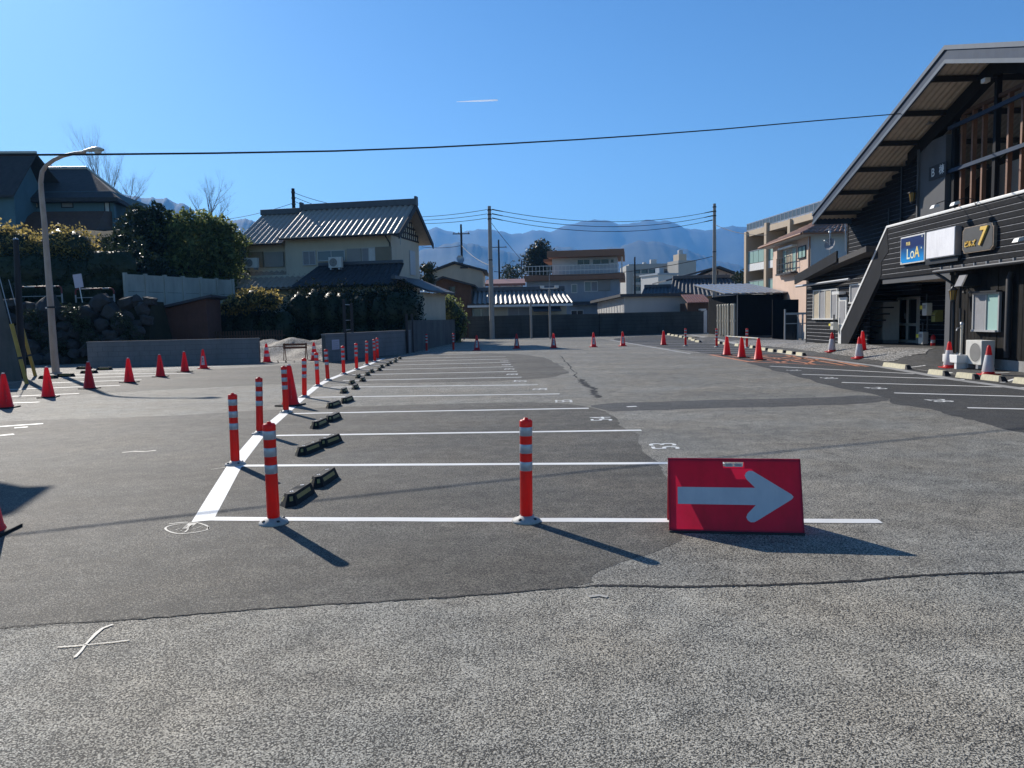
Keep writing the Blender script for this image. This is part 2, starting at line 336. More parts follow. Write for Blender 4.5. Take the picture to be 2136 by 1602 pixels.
def bare_tree(mb, base, height, r0, seed, spread=0.5, depth=5, kids=3, up=0.35):
    rg = random.Random(seed)
    def br(p, d, ln, r_, lv):
        pts = [p]; rr = [r_]; q = p; dd = d
        for i in range(4):
            dd = (dd + Vector((rg.uniform(-.16, .16), rg.uniform(-.16, .16), rg.uniform(-.02, .1)))).normalized()
            q = q + dd * (ln / 4); pts.append(q); rr.append(r_ * (1 - 0.13 * (i + 1)))
        mb.tube(pts, rr, seg=5 if lv < 2 else 3, cap=False)
        if lv >= depth: return
        for k in range(kids if lv else kids + 2):
            i = rg.randint(1, 4) if lv else rg.randint(2, 4); s_ = pts[i]
            nd = (dd * 0.55 + Vector((rg.uniform(-1, 1) * spread, rg.uniform(-1, 1) * spread, rg.uniform(0, up * 2)))).normalized()
            br(s_, nd, ln * rg.uniform(.5, .75), rr[i] * .62, lv + 1)
        br(pts[-1], dd, ln * .6, rr[-1] * .75, lv + 1)
    br(Vector(base), Vector((0, 0, 1)), height * .42, r0, 0)
    return mb
def sag(a, b, drop, n=24):
    a = Vector(a); b = Vector(b); return [a.lerp(b, i / n) - Vector((0, 0, drop * 4 * (i / n) * (1 - i / n))) for i in range(n + 1)]
from mathutils.geometry import delaunay_2d_cdt
from mathutils import noise as mnoise
# ================================================================ MATERIAL SET
asphalt('old_asphalt', (0.445, 0.415, 0.35), (0.042, 0.039, 0.034), 132, 0.17, gap_w=0.34, bump=0.8, thr=0.50, nw=1.5, clump=0.55, tone=0.34, pits=0.8)
asphalt('worn_asphalt', (0.36, 0.338, 0.288), (0.04, 0.037, 0.033), 125, 0.22, gap_w=0.34, bump=0.7, dark_scale=0.45, thr=0.49, nw=1.5, clump=0.55, tone=0.36, pits=0.7)
asphalt('smooth_asphalt', (0.158, 0.146, 0.122), (0.036, 0.033, 0.029), 125, 0.34, gap_w=0.28, bump=0.7, dark_scale=0.55, thr=0.50, nw=1.4, clump=0.5, tone=0.45, pits=0.9)
asphalt('new_asphalt', (0.10, 0.097, 0.092), (0.025, 0.025, 0.025), 105, 0.2, gap_w=0.3, bump=0.6, thr=0.46, nw=1.4, clump=0.4, tone=0.4)
asphalt('strip_asphalt', (0.135, 0.130, 0.122), (0.03, 0.03, 0.03), 105, 0.2, gap_w=0.3, bump=0.6, thr=0.48, nw=1.4, clump=0.4, tone=0.4)
asphalt('gravel', (0.46, 0.44, 0.41), (0.08, 0.075, 0.07), 28, 0.2, gap_w=0.25, bump=1.0)
asphalt('dirt_gravel', (0.34, 0.31, 0.27), (0.10, 0.09, 0.08), 22, 0.3, gap_w=0.4, bump=1.0)
asphalt('seam_tar', (0.03, 0.028, 0.027), (0.012, 0.012, 0.012), 90, 0.3)
paintmat('line_white', (0.86, 0.85, 0.80), 0.14)
paintmat('line_old', (0.6, 0.59, 0.56), 0.75)
paintmat('line_orange', (0.62, 0.24, 0.10), 0.75)
paintmat('chalk', (0.5, 0.47, 0.4), 1.0)
M = MATS
mat('concrete', (0.34, 0.335, 0.32), 0.85, 0.14, 1.2, bump=0.3, dirt=(0.12, 0.115, 0.105), dirt_amt=0.6)
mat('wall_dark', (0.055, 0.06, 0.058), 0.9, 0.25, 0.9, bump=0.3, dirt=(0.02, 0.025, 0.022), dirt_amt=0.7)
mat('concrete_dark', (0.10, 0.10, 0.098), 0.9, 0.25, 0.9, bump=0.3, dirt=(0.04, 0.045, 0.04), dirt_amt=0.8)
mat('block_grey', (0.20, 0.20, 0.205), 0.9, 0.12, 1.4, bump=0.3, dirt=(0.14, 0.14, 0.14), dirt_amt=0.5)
mat('pole_concrete', (0.30, 0.29, 0.27), 0.85, 0.1, 2.0, bump=0.15)
mat('orange_plastic', (0.84, 0.035, 0.025), 0.38, 0.06, 8, translucent=0.45, dirt=(0.42, 0.07, 0.05), dirt_amt=0.6, orand=0.18)
mat('cone_red', (0.86, 0.035, 0.035), 0.42, 0.08, 6, translucent=0.48, dirt=(0.40, 0.08, 0.06), dirt_amt=0.65, orand=0.2)
mat('silver_tape', (0.40, 0.43, 0.47), 0.3, 0.06, 20, metal=0.35)
mat('white_plastic', (0.74, 0.74, 0.73), 0.45, 0.06, 6, translucent=0.25, dirt=(0.4, 0.38, 0.34), dirt_amt=0.4)
mat('base_grey', (0.40, 0.39, 0.365), 0.6, 0.1, 12, dirt=(0.25, 0.24, 0.22), dirt_amt=0.6)
mat('rubber', (0.011, 0.011, 0.012), 0.7, 0.2, 10, bump=0.3, bscale=180, dirt=(0.04, 0.038, 0.035), dirt_amt=0.5, spec=0.25)
mat('black_edge', (0.02, 0.019, 0.02), 0.7, 0.2, 10)
mat('reflector_yellow', (0.33, 0.26, 0.07), 0.4, 0.15, 20, dirt=(0.15, 0.13, 0.08), dirt_amt=0.6)
mat('paint_yellow', (0.60, 0.54, 0.36), 0.7, 0.12, 10, dirt=(0.35, 0.32, 0.26), dirt_amt=0.6)
mat('board_red', (0.55, 0.014, 0.055), 0.4, 0.1, 5, translucent=0.45, dirt=(0.26, 0.02, 0.025), dirt_amt=0.4)
mat('arrow_silver', (0.55, 0.55, 0.56), 0.35, 0.05, 4, metal=0.1, dirt=(0.3, 0.33, 0.38), dirt_amt=0.35)
mat('black_wood', (0.013, 0.0135, 0.016), 0.62, 0.4, 6, bump=0.3, bscale=25, dirt=(0.02, 0.021, 0.024), dirt_amt=0.5, spec=0.08)
mat('bright_edge', (0.17, 0.175, 0.19), 0.6, 0.45, 7, dirt=(0.03, 0.031, 0.034), dirt_amt=0.8, spec=0.2)  # paler colour on board tops, standing in for their sunlit edge lines
mat('black_board', (0.016, 0.015, 0.014), 0.65, 0.4, 4, bump=0.25, bscale=30, dirt=(0.036, 0.032, 0.028), dirt_amt=0.6, spec=0.08)
mat('dark_panel', (0.017, 0.018, 0.021), 0.6, 0.2, 2, bump=0.1, dirt=(0.03, 0.032, 0.035), dirt_amt=0.5, spec=0.1)
mat('dark_void', (0.008, 0.009, 0.011), 0.85, 0.2, 3, spec=0.05)
mat('fascia_metal', (0.042, 0.062, 0.10), 0.6, 0.1, 3, spec=0.12, dirt=(0.07, 0.09, 0.125), dirt_amt=0.5)
mat('fascia_edge', (0.10, 0.125, 0.16), 0.5, 0.1, 3, spec=0.2)
mat('grey_pillar', (0.115, 0.118, 0.125), 0.8, 0.08, 1.5, bump=0.1, spec=0.15, dirt=(0.085, 0.085, 0.09), dirt_amt=0.4)
mat('soffit_tan', (0.52, 0.45, 0.36), 0.7, 0.12, 2, dirt=(0.3, 0.25, 0.2), dirt_amt=0.5)
mat('beam_dark', (0.022, 0.02, 0.022), 0.7, 0.2, 3)
mat('white_paint', (0.8, 0.79, 0.76), 0.5, 0.05, 3, dirt=(0.5, 0.48, 0.44), dirt_amt=0.4)
mat('white_metal', (0.72, 0.71, 0.68), 0.35, 0.05, 3, dirt=(0.45, 0.43, 0.39), dirt_amt=0.4)
mat('grey_metal', (0.35, 0.36, 0.38), 0.4, 0.08, 4, metal=0.5)
mat('dark_metal', (0.03, 0.032, 0.036), 0.45, 0.15, 6, metal=0.3)
mat('red_wood', (0.19, 0.09, 0.05), 0.55, 0.2, 4, bump=0.2, bscale=20)
mat('brown_wood', (0.10, 0.05, 0.028), 0.7, 0.25, 3, bump=0.2)
mat('rust', (0.15, 0.06, 0.03), 0.8, 0.35, 8, bump=0.3)
mat('cream_wall', (0.52, 0.47, 0.37), 0.85, 0.06, 0.8, bump=0.12, bscale=30, dirt=(0.36, 0.33, 0.26), dirt_amt=0.4)
mat('flats_wall', (0.36, 0.345, 0.31), 0.85, 0.06, 0.2, dirt=(0.26, 0.25, 0.22), dirt_amt=0.4)
mat('white_wall', (0.50, 0.49, 0.47), 0.85, 0.05, 0.8, bump=0.1, dirt=(0.42, 0.41, 0.38), dirt_amt=0.4)
mat('pink_wall', (0.62, 0.45, 0.35), 0.85, 0.05, 1.0, dirt=(0.45, 0.33, 0.26), dirt_amt=0.3)
mat('pale_blue_wall', (0.50, 0.54, 0.56), 0.85, 0.06, 0.8, dirt=(0.34, 0.36, 0.37), dirt_amt=0.4)
mat('grey_blue_wall', (0.32, 0.36, 0.40), 0.85, 0.08, 0.7, dirt=(0.2, 0.23, 0.25), dirt_amt=0.5)
mat('teal_wall', (0.10, 0.18, 0.21), 0.85, 0.08, 0.8, dirt=(0.07, 0.12, 0.14), dirt_amt=0.4)
mat('tan_stone', (0.50, 0.40, 0.29), 0.8, 0.06, 1.0, dirt=(0.36, 0.29, 0.21), dirt_amt=0.3)
mat('brown_fascia', (0.27, 0.13, 0.07), 0.6, 0.08, 1.0, dirt=(0.18, 0.09, 0.05), dirt_amt=0.4)
mat('tile_grey', (0.37, 0.30, 0.24), 0.42, 0.14, 5, bump=0.1, dirt=(0.2, 0.18, 0.165), dirt_amt=0.35)
mat('tile_low', (0.24, 0.215, 0.19), 0.5, 0.2, 5, bump=0.1, dirt=(0.14, 0.13, 0.12), dirt_amt=0.4)
mat('tile_ridge', (0.075, 0.082, 0.095), 0.5, 0.2, 4, bump=0.2)
mat('tile_dark', (0.04, 0.044, 0.052), 0.62, 0.25, 5, bump=0.15)
mat('tile_brown', (0.26, 0.14, 0.085), 0.5, 0.25, 5, bump=0.15)
mat('shingle', (0.045, 0.042, 0.042), 0.8, 0.25, 3, bump=0.3)
mat('roof_rust', (0.22, 0.10, 0.08), 0.6, 0.2, 3)
mat('shutter', (0.27, 0.26, 0.24), 0.6, 0.08, 2)
mat('shutter_brown', (0.20, 0.17, 0.12), 0.6, 0.1, 2)
mat('alu', (0.42, 0.42, 0.42), 0.4, 0.06, 3, metal=0.3)
mat('curtain', (0.42, 0.36, 0.27), 0.9, 0.12, 5)
mat('curtain_grey', (0.26, 0.26, 0.27), 0.9, 0.1, 5)
glassmat('glass_dark', (0.03, 0.035, 0.04)); glassmat('glass_blue', (0.12, 0.16, 0.19)); glassmat('glass_green', (0.36, 0.52, 0.47), 0.15)
glassmat('glass_lamp', (0.25, 0.15, 0.03), 0.2)
mat('ac_white', (0.62, 0.60, 0.55), 0.5, 0.06, 3, dirt=(0.42, 0.4, 0.35), dirt_amt=0.5)
mat('ac_grille', (0.10, 0.10, 0.10), 0.6, 0.1, 5)
mat('meter_grey', (0.55, 0.54, 0.48), 0.5, 0.06, 6)
mat('meter_yellow', (0.72, 0.62, 0.05), 0.5, 0.06, 6)
mat('mail_yellow', (0.22, 0.21, 0.05), 0.45, 0.1, 5)
mat('sign_blue_low', (0.0, 0.28, 0.72), 0.35, 0.05, 3)
mat('sign_blank', (0.88, 0.87, 0.88), 0.4, 0.04, 3, dirt=(0.55, 0.53, 0.54), dirt_amt=0.4)
mat('sign_slate', (0.04, 0.042, 0.044), 0.6, 0.2, 4, bump=0.2)
mat('stone_edge', (0.26, 0.20, 0.15), 0.8, 0.3, 12, bump=0.5)
mat('gold', (0.78, 0.52, 0.12), 0.4, 0.06, 6)
mat('gold_text', (0.8, 0.62, 0.2), 0.5, 0.03, 6)
mat('pale_text', (0.75, 0.8, 0.62), 0.5, 0.03, 6)
mat('sign_label', (0.62, 0.56, 0.5), 0.6, 0.1, 20)
mat('ink', (0.03, 0.03, 0.035), 0.7, 0.05, 6)
mat('ink_grey', (0.25, 0.24, 0.24), 0.7, 0.05, 6)
mat('pink_paper', (0.55, 0.50, 0.58), 0.7, 0.05, 6)
mat('guard_yellow', (0.42, 0.27, 0.04), 0.5, 0.15, 4)
mat('lamp_post', (0.50, 0.37, 0.29), 0.55, 0.1, 2, dirt=(0.26, 0.13, 0.07), dirt_amt=0.6)
mat('lamp_head', (0.55, 0.53, 0.46), 0.4, 0.08, 4)
mat('cable_black', (0.012, 0.012, 0.014), 0.6, 0.05, 4)
mat('porcelain', (0.25, 0.24, 0.24), 0.3, 0.05, 4)
mat('panel_concrete', (0.40, 0.395, 0.35), 0.85, 0.08, 0.8, bump=0.2, dirt=(0.2, 0.2, 0.17), dirt_amt=0.7)
mat('boulder', (0.045, 0.043, 0.043), 0.9, 0.4, 1.6, bump=0.7, bscale=9, dirt=(0.025, 0.028, 0.02), dirt_amt=0.8)
mat('hill_earth', (0.035, 0.034, 0.022), 0.95, 0.3, 0.8, bump=0.5, bscale=6, spec=0.05)
mat('bark', (0.09, 0.07, 0.055), 0.9, 0.25, 6, bump=0.4)
mat('bark_pale', (0.20, 0.17, 0.14), 0.85, 0.2, 6)
mat('red_paint', (0.16, 0.02, 0.02), 0.5, 0.1, 5)
mat('pipe_white', (0.36, 0.36, 0.35), 0.6, 0.1, 5, dirt=(0.2, 0.19, 0.18), dirt_amt=0.6)
mat('forest', (0.030, 0.036, 0.026), 0.95, 0.35, 0.012)
mat('shed_red', (0.11, 0.05, 0.035), 0.85, 0.2, 1.5, bump=0.2)
mat('pvc_grey', (0.62, 0.57, 0.47), 0.5, 0.08, 3)
mat('contrail_white', (0.97, 0.97, 0.97), 1.0, 0.0, 1, translucent=0.8, spec=0.0)
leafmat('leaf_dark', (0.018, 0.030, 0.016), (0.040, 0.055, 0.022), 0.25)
leafmat('leaf_green', (0.07, 0.10, 0.036), (0.30, 0.33, 0.12), 0.65)
leafmat('leaf_gold', (0.13, 0.11, 0.035), (0.55, 0.42, 0.14), 0.62)
leafmat('leaf_pine', (0.02, 0.032, 0.022), (0.05, 0.06, 0.035), 0.2)
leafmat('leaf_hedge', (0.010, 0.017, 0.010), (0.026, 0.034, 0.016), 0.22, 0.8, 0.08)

# ================================================================ GROUND
RG = random.Random(7)
gm = MB()
xs = [-9000, -2500, -600, -120, -40, -15, 0, 15, 40, 120, 600, 2500, 9000]; ys = [-40, -6, 0, 8, 16, 32, 64, 140, 400, 1500, 4000, 9000]
gv = [(x, y, 0) for y in ys for x in xs]; nx = len(xs)
gm.add(gv, [(j * nx + i, j * nx + i + 1, (j + 1) * nx + i + 1, (j + 1) * nx + i) for j in range(len(ys) - 1) for i in range(nx - 1)])
struct(gm.build('ground', M['old_asphalt']))

def chaikin(P, closed, it=2):
    for _ in range(it):
        n = len(P); Q = [] if closed else [P[0]]
        for i in range(n if closed else n - 1):
            a, b = P[i], P[(i + 1) % n]; Q += [a.lerp(b, .25), a.lerp(b, .75)]
        P = Q if closed else Q + [P[-1]]
    return P
def wob(q):
    k = min(1.0, q.y / 9)
    f = lambda s, o: mnoise.noise(Vector((q.x * s + o, q.y * s, o)))
    return Vector((q.x + (f(.9, 3) * .14 + f(4, 7) * .035) * k, q.y + (f(.9, 11) * .14 + f(4, 17) * .035) * k, q.z))
def patch(name, px, m, z, jit=0.05, step=0.35, smooth_pts=True):
    """a sheet laid on the ground inside a ragged outline"""
    P = chaikin([G0(*p) for p in px], True); out = []
    for i in range(len(P)):
        a, b = P[i], P[(i + 1) % len(P)]; n = max(1, min(80, int((b - a).length / (.12 if a.y < 14 else .4))))
        for k in range(n):
            q = wob(a.lerp(b, k / n)); j = jit * .3 * min(1.0, q.y / 12 + .35); out.append((q.x + RG.uniform(-j, j), q.y + RG.uniform(-j, j), z))
    vv, _, ff, *_ = delaunay_2d_cdt([Vector((p[0], p[1])) for p in out], [], [list(range(len(out)))], 1, 1e-5)
    me = bpy.data.meshes.new(name); me.from_pydata([(v.x, v.y, z) for v in vv], [], [list(f) for f in ff]); me.update(); me.materials.append(m)
    o = bpy.data.objects.new(name, me); COL.objects.link(o); return struct(o)
patch('worn_asphalt', [(-700, 1395), (-300, 1350), (-60, 1322), (250, 1290), (600, 1264), (900, 1248), (1240, 1225), (1400, 1225), (1560, 1218), (1750, 1209), (1950, 1200), (2180, 1189), (2600, 1172), (2500, 690), (1600, 690), (1068, 698), (300, 716), (-500, 740)], M['worn_asphalt'], 0.0012, 0.01)
patch('asphalt_repair', [(-60, 1322), (60, 1306), (250, 1292), (600, 1266), (900, 1250), (1240, 1226), (1218, 1200), (1300, 1172), (1400, 1143), (1445, 1105), (1440, 1040), (1385, 985), (1345, 925), (1290, 880), (1262, 862), (1218, 842), (1100, 838), (900, 843), (620, 851), (460, 862), (300, 870), (150, 874), (-60, 882)], M['smooth_asphalt'], 0.0026)
patch('asphalt_repair', [(-60, 842), (120, 826), (300, 815), (480, 806), (600, 801), (900, 799), (1140, 791), (1195, 777), (1165, 762), (1150, 747), (1060, 736), (830, 739), (700, 752), (540, 766), (250, 778), (-60, 806)], M['smooth_asphalt'], 0.0026, 0.12)
patch('asphalt_trench', [(1222, 842), (1400, 838), (1700, 829), (1850, 823), (1856, 843), (1600, 849), (1300, 857), (1266, 860)], M['strip_asphalt'], 0.0026, 0.05)
patch('new_asphalt', [(1480, 737), (1560, 757), (1680, 790), (1770, 815), (1852, 826), (1860, 843), (1930, 850), (2000, 870), (2136, 906), (2400, 960), (2420, 842), (2136, 803), (1860, 763), (1660, 737), (1480, 712), (1392, 699), (1300, 703), (1270, 709), (1400, 728)], M['new_asphalt'], 0.0022, 0.08)
def seam(name, px, wid, m, z=0.0036, jit=.35, sub=8):
    P = []
    for a, b in zip(px[:-1], px[1:]):
        pa, pb = G0(*a), G0(*b)
        for k in range(sub * 3): q = wob(pa.lerp(pb, k / sub / 3)); P.append((q.x, q.y + RG.uniform(-.006, .006)))
    P.append(wob(G0(*px[-1]))); return struct(MB().strip(P, wid, z, jit, RG).build(name, m))
seam('pavement_seam', [(-60, 1322), (0, 1312), (120, 1299), (300, 1287), (600, 1266), (800, 1256), (1000, 1243), (1240, 1226)], 0.014, M['seam_tar'], jit=.9)
seam('pavement_seam', [(1240, 1226), (1400, 1226), (1560, 1219), (1750, 1210), (1950, 1201), (2180, 1190)], 0.026, M['seam_tar'], jit=.35)
seam('pavement_crack', [(1214, 792), (1222, 802), (1230, 812), (1238, 822), (1246, 831)], 0.13, M['seam_tar'], jit=.9, sub=7)
seam('pavement_crack', [(1170, 742), (1192, 768), (1214, 792)], 0.04, M['seam_tar'], jit=.9, sub=7)
# apron rising to the dark building
am = MB(); ax = [10.75 + 0.14 * i for i in range(28)]; ay = [12 + 0.6 * j for j in range(62)]
am.add([(x, y, gz(x, y) + (0.002 if i else -.002)) for y in ay for i, x in enumerate(ax)], [(j * 28 + i, j * 28 + i + 1, (j + 1) * 28 + i + 1, (j + 1) * 28 + i) for j in range(61) for i in range(27)], True)
struct(am.build('driveway_apron', M['strip_asphalt']))
def loft(name, near, far, m, z, nu=40, nv=10):
    def samp(L, t):
        t *= len(L) - 1; i = min(int(t), len(L) - 2); return L[i].lerp(L[i + 1], t - i)
    A = [G(*p) for p in near]; B = [G(*p) for p in far]; mb = MB(); vs = []
    for j in range(nv + 1):
        for i in range(nu + 1):
            p = samp(A, i / nu).lerp(samp(B, i / nu), j / nv); jj = .05 if j in (0, nv) else 0
            x, y = p.x + RG.uniform(-jj, jj), p.y + RG.uniform(-jj, jj) * 3
            vs.append((x, y, gz(x, y) + z))
    mb.add(vs, [(j * (nu + 1) + i, j * (nu + 1) + i + 1, (j + 1) * (nu + 1) + i + 1, (j + 1) * (nu + 1) + i) for j in range(nv) for i in range(nu)], True)
    return struct(mb.build(name, m))
loft('gravel_bed', [(1560, 720), (1650, 727), (1720, 733), (1780, 742), (1850, 743), (1930, 736)], [(1520, 712), (1640, 710), (1700, 711), (1750, 718), (1850, 726), (1950, 727)], M['gravel'], 0.012)
struct(MB().strip([G0(*p) for p in [(1440, 703), (1500, 713), (1560, 724), (1640, 738), (1700, 747), (1830, 764), (1900, 776), (1990, 792), (2136, 812), (2300, 834)]], 0.28, 0.0066).build('kerb', M['concrete']))
loft('dirt_lot', [(548, 757), (600, 757), (680, 755)], [(520, 712), (600, 712), (690, 712)], M['dirt_gravel'], 0.01)
gmound = MB(); mv = []
for j in range(13):
    for i in range(31):
        x = -13.2 + i * .22; y = 32.6 + j * .35; t = j / 12
        z = 0.95 * smooth(0, .8, t) * (0.75 + .25 * math.sin(i * .5 + 1) * math.cos(j * .7)) + RG.uniform(-.03, .03); mv.append((x, y, max(z, 0.015)))
gmound.add(mv, [(j * 31 + i, j * 31 + i + 1, (j + 1) * 31 + i + 1, (j + 1) * 31 + i) for j in range(12) for i in range(30)], True)
struct(gmound.build('gravel_slope', M['dirt_gravel']))

# ---- painted markings
def line(a, b, wid, m='line_white', z=0.0046, name='stall_line', n=14):
    A, B = G(*a), G(*b); return struct(MB().strip([A.lerp(B, k / n) for k in range(n + 1)], wid, z, 0.06, RG).build(name, M[m]))
row = [(423, 1088), (456, 1030), (492, 968), (543, 905), (597, 859), (634, 827), (662, 805), (686, 792), (717, 780), (744, 770), (766, 762), (784, 754), (800, 748)]
struct(MB().strip([G0(*p) for p in row], 0.165, 0.0050, 0.03, RG).build('row_line', M['line_white']))
for a, b in [((436, 1083), (1836, 1088)), ((505, 972), (1510, 966)), ((575, 909), (1338, 898)), ((612, 863), (1228, 852)), ((650, 829), (1167, 822)), ((690, 808), (1122, 803)), ((715, 794), (1088, 787)), ((735, 782), (1078, 775)), ((752, 772), (1070, 765)), ((774, 763), (1064, 756)), ((790, 755), (1058, 749)), ((815, 748), (1055, 744)), ((835, 742), (1000, 738))]:
    line(a, b, 0.115)
for a, b in [((1606, 764), (1907, 780)), ((1673, 781), (2012, 792)), ((1756, 798), (2136, 809)), ((1865, 820), (2160, 828)), ((2018, 851), (2200, 855))]: line(a, b, 0.11)
for a, b in [((1290, 711), (1470, 709)), ((1322, 716), (1500, 716)), ((1350, 721), (1535, 722)), ((1380, 727), (1565, 727)), ((1405, 731), (1590, 732)), ((1435, 735), (1610, 736)), ((1272, 709), (1440, 738)), ((1190, 737), (1225, 736))]: line(a, b, 0.10, 'line_old')
for a, b in [((-40, 893), (90, 884)), ((-40, 913), (29, 906)), ((22, 841), (82, 839)), ((25, 827), (165, 821)), ((15, 813), (250, 804)), ((107, 799), (295, 792)), ((130, 789), (330, 784)), ((150, 781), (400, 779)), ((225, 774), (460, 764)), ((30, 893), (58, 891))]: line(a, b, 0.11)
for a, b in [((1856, 768), (1930, 762)), ((1960, 783), (1985, 777)), ((2090, 798), (2126, 788)), ((2030, 780), (2105, 777)), ((1308, 849), (1328, 848))]: line(a, b, 0.09)
# orange hatched no-parking area
oc = [(1481, 740), (1563, 755), (1810, 765), (1712, 746), (1640, 741), (1481, 740)]
struct(MB().strip([G0(*p) for p in oc], 0.16, 0.0056).build('orange_outline', M['line_orange']))
for a, b in [((1520, 748), (1600, 742)), ((1563, 755), (1660, 743)), ((1620, 757), (1690, 745)), ((1680, 760), (1712, 747)), ((1520, 742), (1640, 757)), ((1580, 742), (1700, 760)), ((1640, 742), (1760, 762)), ((1712, 747), (1790, 764)), ((1560, 747), (1760, 755)), ((1540, 744), (1730, 750))]: line(a, b, 0.12, 'line_orange', 0.0052, 'orange_hatch', 6)
# stall numbers, read from the driving aisle
def number(px, s, up, size=0.42):
    p = G(*px); uy = Vector(up).normalized(); ux = uy.cross(Vector((0, 0, 1)))
    struct(text('stall_number', s, size, M['line_white'], basis(ux, uy, Vector((0, 0, 1)), (p.x, p.y, p.z + .005)), extrude=0.0004, bold=0.0))
for k, p in enumerate([(1388, 931), (1256, 874), (1178, 837), (1128, 812), (1087, 795), (1070, 781), (1064, 770), (1057, 761), (1053, 753)]): number(p, str(53 + k), (-1, 0.05, 0), 0.47)
for k, p in enumerate([(1655, 773), (1728, 789), (1826, 810), (1958, 836)]): number(p, str(31 - k), (1, 0.03, 0), 0.46)
# chalk survey marks
def chalk(px, wd=0.018): struct(MB().strip([G0(*p) for p in px], wd, 0.0054, .5, RG).build('chalk_mark', M['chalk']))
chalk([(390 + 44 * math.cos(q) + 4 * math.sin(3 * q), 1103 + 11 * math.sin(q) - 3 * math.cos(q)) for q in [i * .21 for i in range(33)]], .016)
chalk([(352, 1094), (372, 1092), (392, 1090)]); chalk([(366, 1107), (392, 1097), (375, 1110), (402, 1096), (385, 1112), (420, 1099)], .014); chalk([(405, 1090), (388, 1104)], .05)
chalk([(156, 1373), (168, 1360), (180, 1345), (200, 1324), (215, 1312), (236, 1304)], .017); chalk([(120, 1352), (160, 1349), (200, 1345), (240, 1341), (270, 1337)], .010)
chalk([(440, 980), (470, 976)], .02); chalk([(255, 945), (280, 942), (300, 943), (325, 940)], .05); chalk([(1228, 1246), (1250, 1243), (1268, 1246)], .03)

# ================================================================ FAR HILLS
def ridge(name, prof, Y, depth, seed, m, amp):
    rg = np.random.default_rng(seed); px = np.array([p[0] for p in prof], float); py = np.array([p[1] for p in prof], float)
    xs_ = np.linspace(px[0], px[-1], 420); hs = np.interp(xs_, px, py); vs = []; nr = 40
    base = []
    for x_, h_ in zip(xs_, hs):
        p = AT(x_, h_, Y); q = AT(x_, h_ + 4.6 * mnoise.noise(Vector((x_ * .05, seed, 0))) + 2.8 * mnoise.noise(Vector((x_ * .17, seed, 3))) + 1.2 * mnoise.noise(Vector((x_ * .6, seed, 5))), Y); base.append((p.x, max(p.z, 5.0), q.z - p.z))
    for j in range(nr):
        t = j / (nr - 1) * 2 - 1            # -1 near foot, 0 crest, 1 far foot
        for i, (X, Z, dz) in enumerate(base):
            s_ = (1 - abs(t)) ** 1.1; k = 1.0 / (depth * .42)
            q = Vector((X * k + .35 * t, t * depth * k * .75, seed * 1.7))
            rm = mnoise.ridged_multi_fractal(q, 0.95, 2.1, 5, 1.0, 2.0)
            z = Z * s_ + dz * (1 - abs(t)) ** 5 + amp * (rm - 1.25) * min(1.0, abs(t) * 3.2) * (s_ ** .6)
            vs.append((X * (1 + t * depth / Y * .5), Y + t * depth, max(z, -2)))
    n = len(base)
    mb = MB().add(vs, [(j * n + i, j * n + i + 1, (j + 1) * n + i + 1, (j + 1) * n + i) for j in range(nr - 1) for i in range(n - 1)], True)
    return struct(mb.build(name, m))
back = [(-400, 470), (200, 470), (520, 455), (700, 478), (860, 471), (890, 475), (912, 471), (932, 476), (952, 483), (975, 478), (1000, 474), (1025, 475), (1045, 480), (1070, 485), (1092, 481), (1115, 477), (1140, 480), (1160, 476), (1180, 465), (1210, 460), (1230, 455), (1252, 453), (1268, 457), (1290, 464), (1312, 461), (1340, 457), (1358, 455), (1372, 457), (1390, 455), (1410, 463), (1428, 471), (1450, 475), (1478, 477), (1505, 470), (1525, 467), (1550, 470), (1600, 476), (1750, 485), (2200, 470), (2600, 480)]
ridge('mountains', back, 5200, 1500, 3, M['forest'], 70)
front = [(500, 540), (700, 535), (860, 522), (900, 515), (930, 506), (960, 501), (990, 505), (1010, 510), (1045, 518), (1082, 527), (1110, 520), (1140, 514), (1170, 510), (1195, 516), (1225, 520), (1262, 516), (1302, 508), (1322, 502), (1340, 499), (1362, 500), (1382, 503), (1415, 513), (1455, 527), (1492, 541), (1540, 549), (1600, 560), (2100, 560)]
ridge('foothills', front, 3300, 900, 11, M['forest'], 35)
lefth = [(-500, 330), (-200, 300), (0, 314), (30, 318), (100, 334), (140, 346), (200, 378), (260, 398), (300, 407), (322, 406), (340, 409), (360, 414), (385, 421), (402, 430), (412, 441), (440, 452), (490, 455), (515, 452), (540, 461), (600, 478), (700, 500), (800, 540)]
ridge('hillside', lefth, 3000, 1000, 5, M['forest'], 40)

# raised ground behind the boulder wall
hv = []; hxs = [-75 + i * 2.2 for i in range(30)]; hys = [35.2, 35.9, 38, 41, 44, 47, 50, 54, 58, 64, 80, 110]
for y in hys:
    for x in hxs:
        z = 2.75 + 6.0 * smooth(39, 57, y) + 4 * smooth(60, 110, y); e = 1 - smooth(-20.5, -17.2, x)
        hv.append((x, y, z * e - 0.05 + 0.12 * math.sin(x * 1.3 + y)))
n = len(hxs)
struct(MB().add(hv, [(j * n + i, j * n + i + 1, (j + 1) * n + i + 1, (j + 1) * n + i) for j in range(len(hys) - 1) for i in range(n - 1)], True).build('raised_ground', M['hill_earth']))
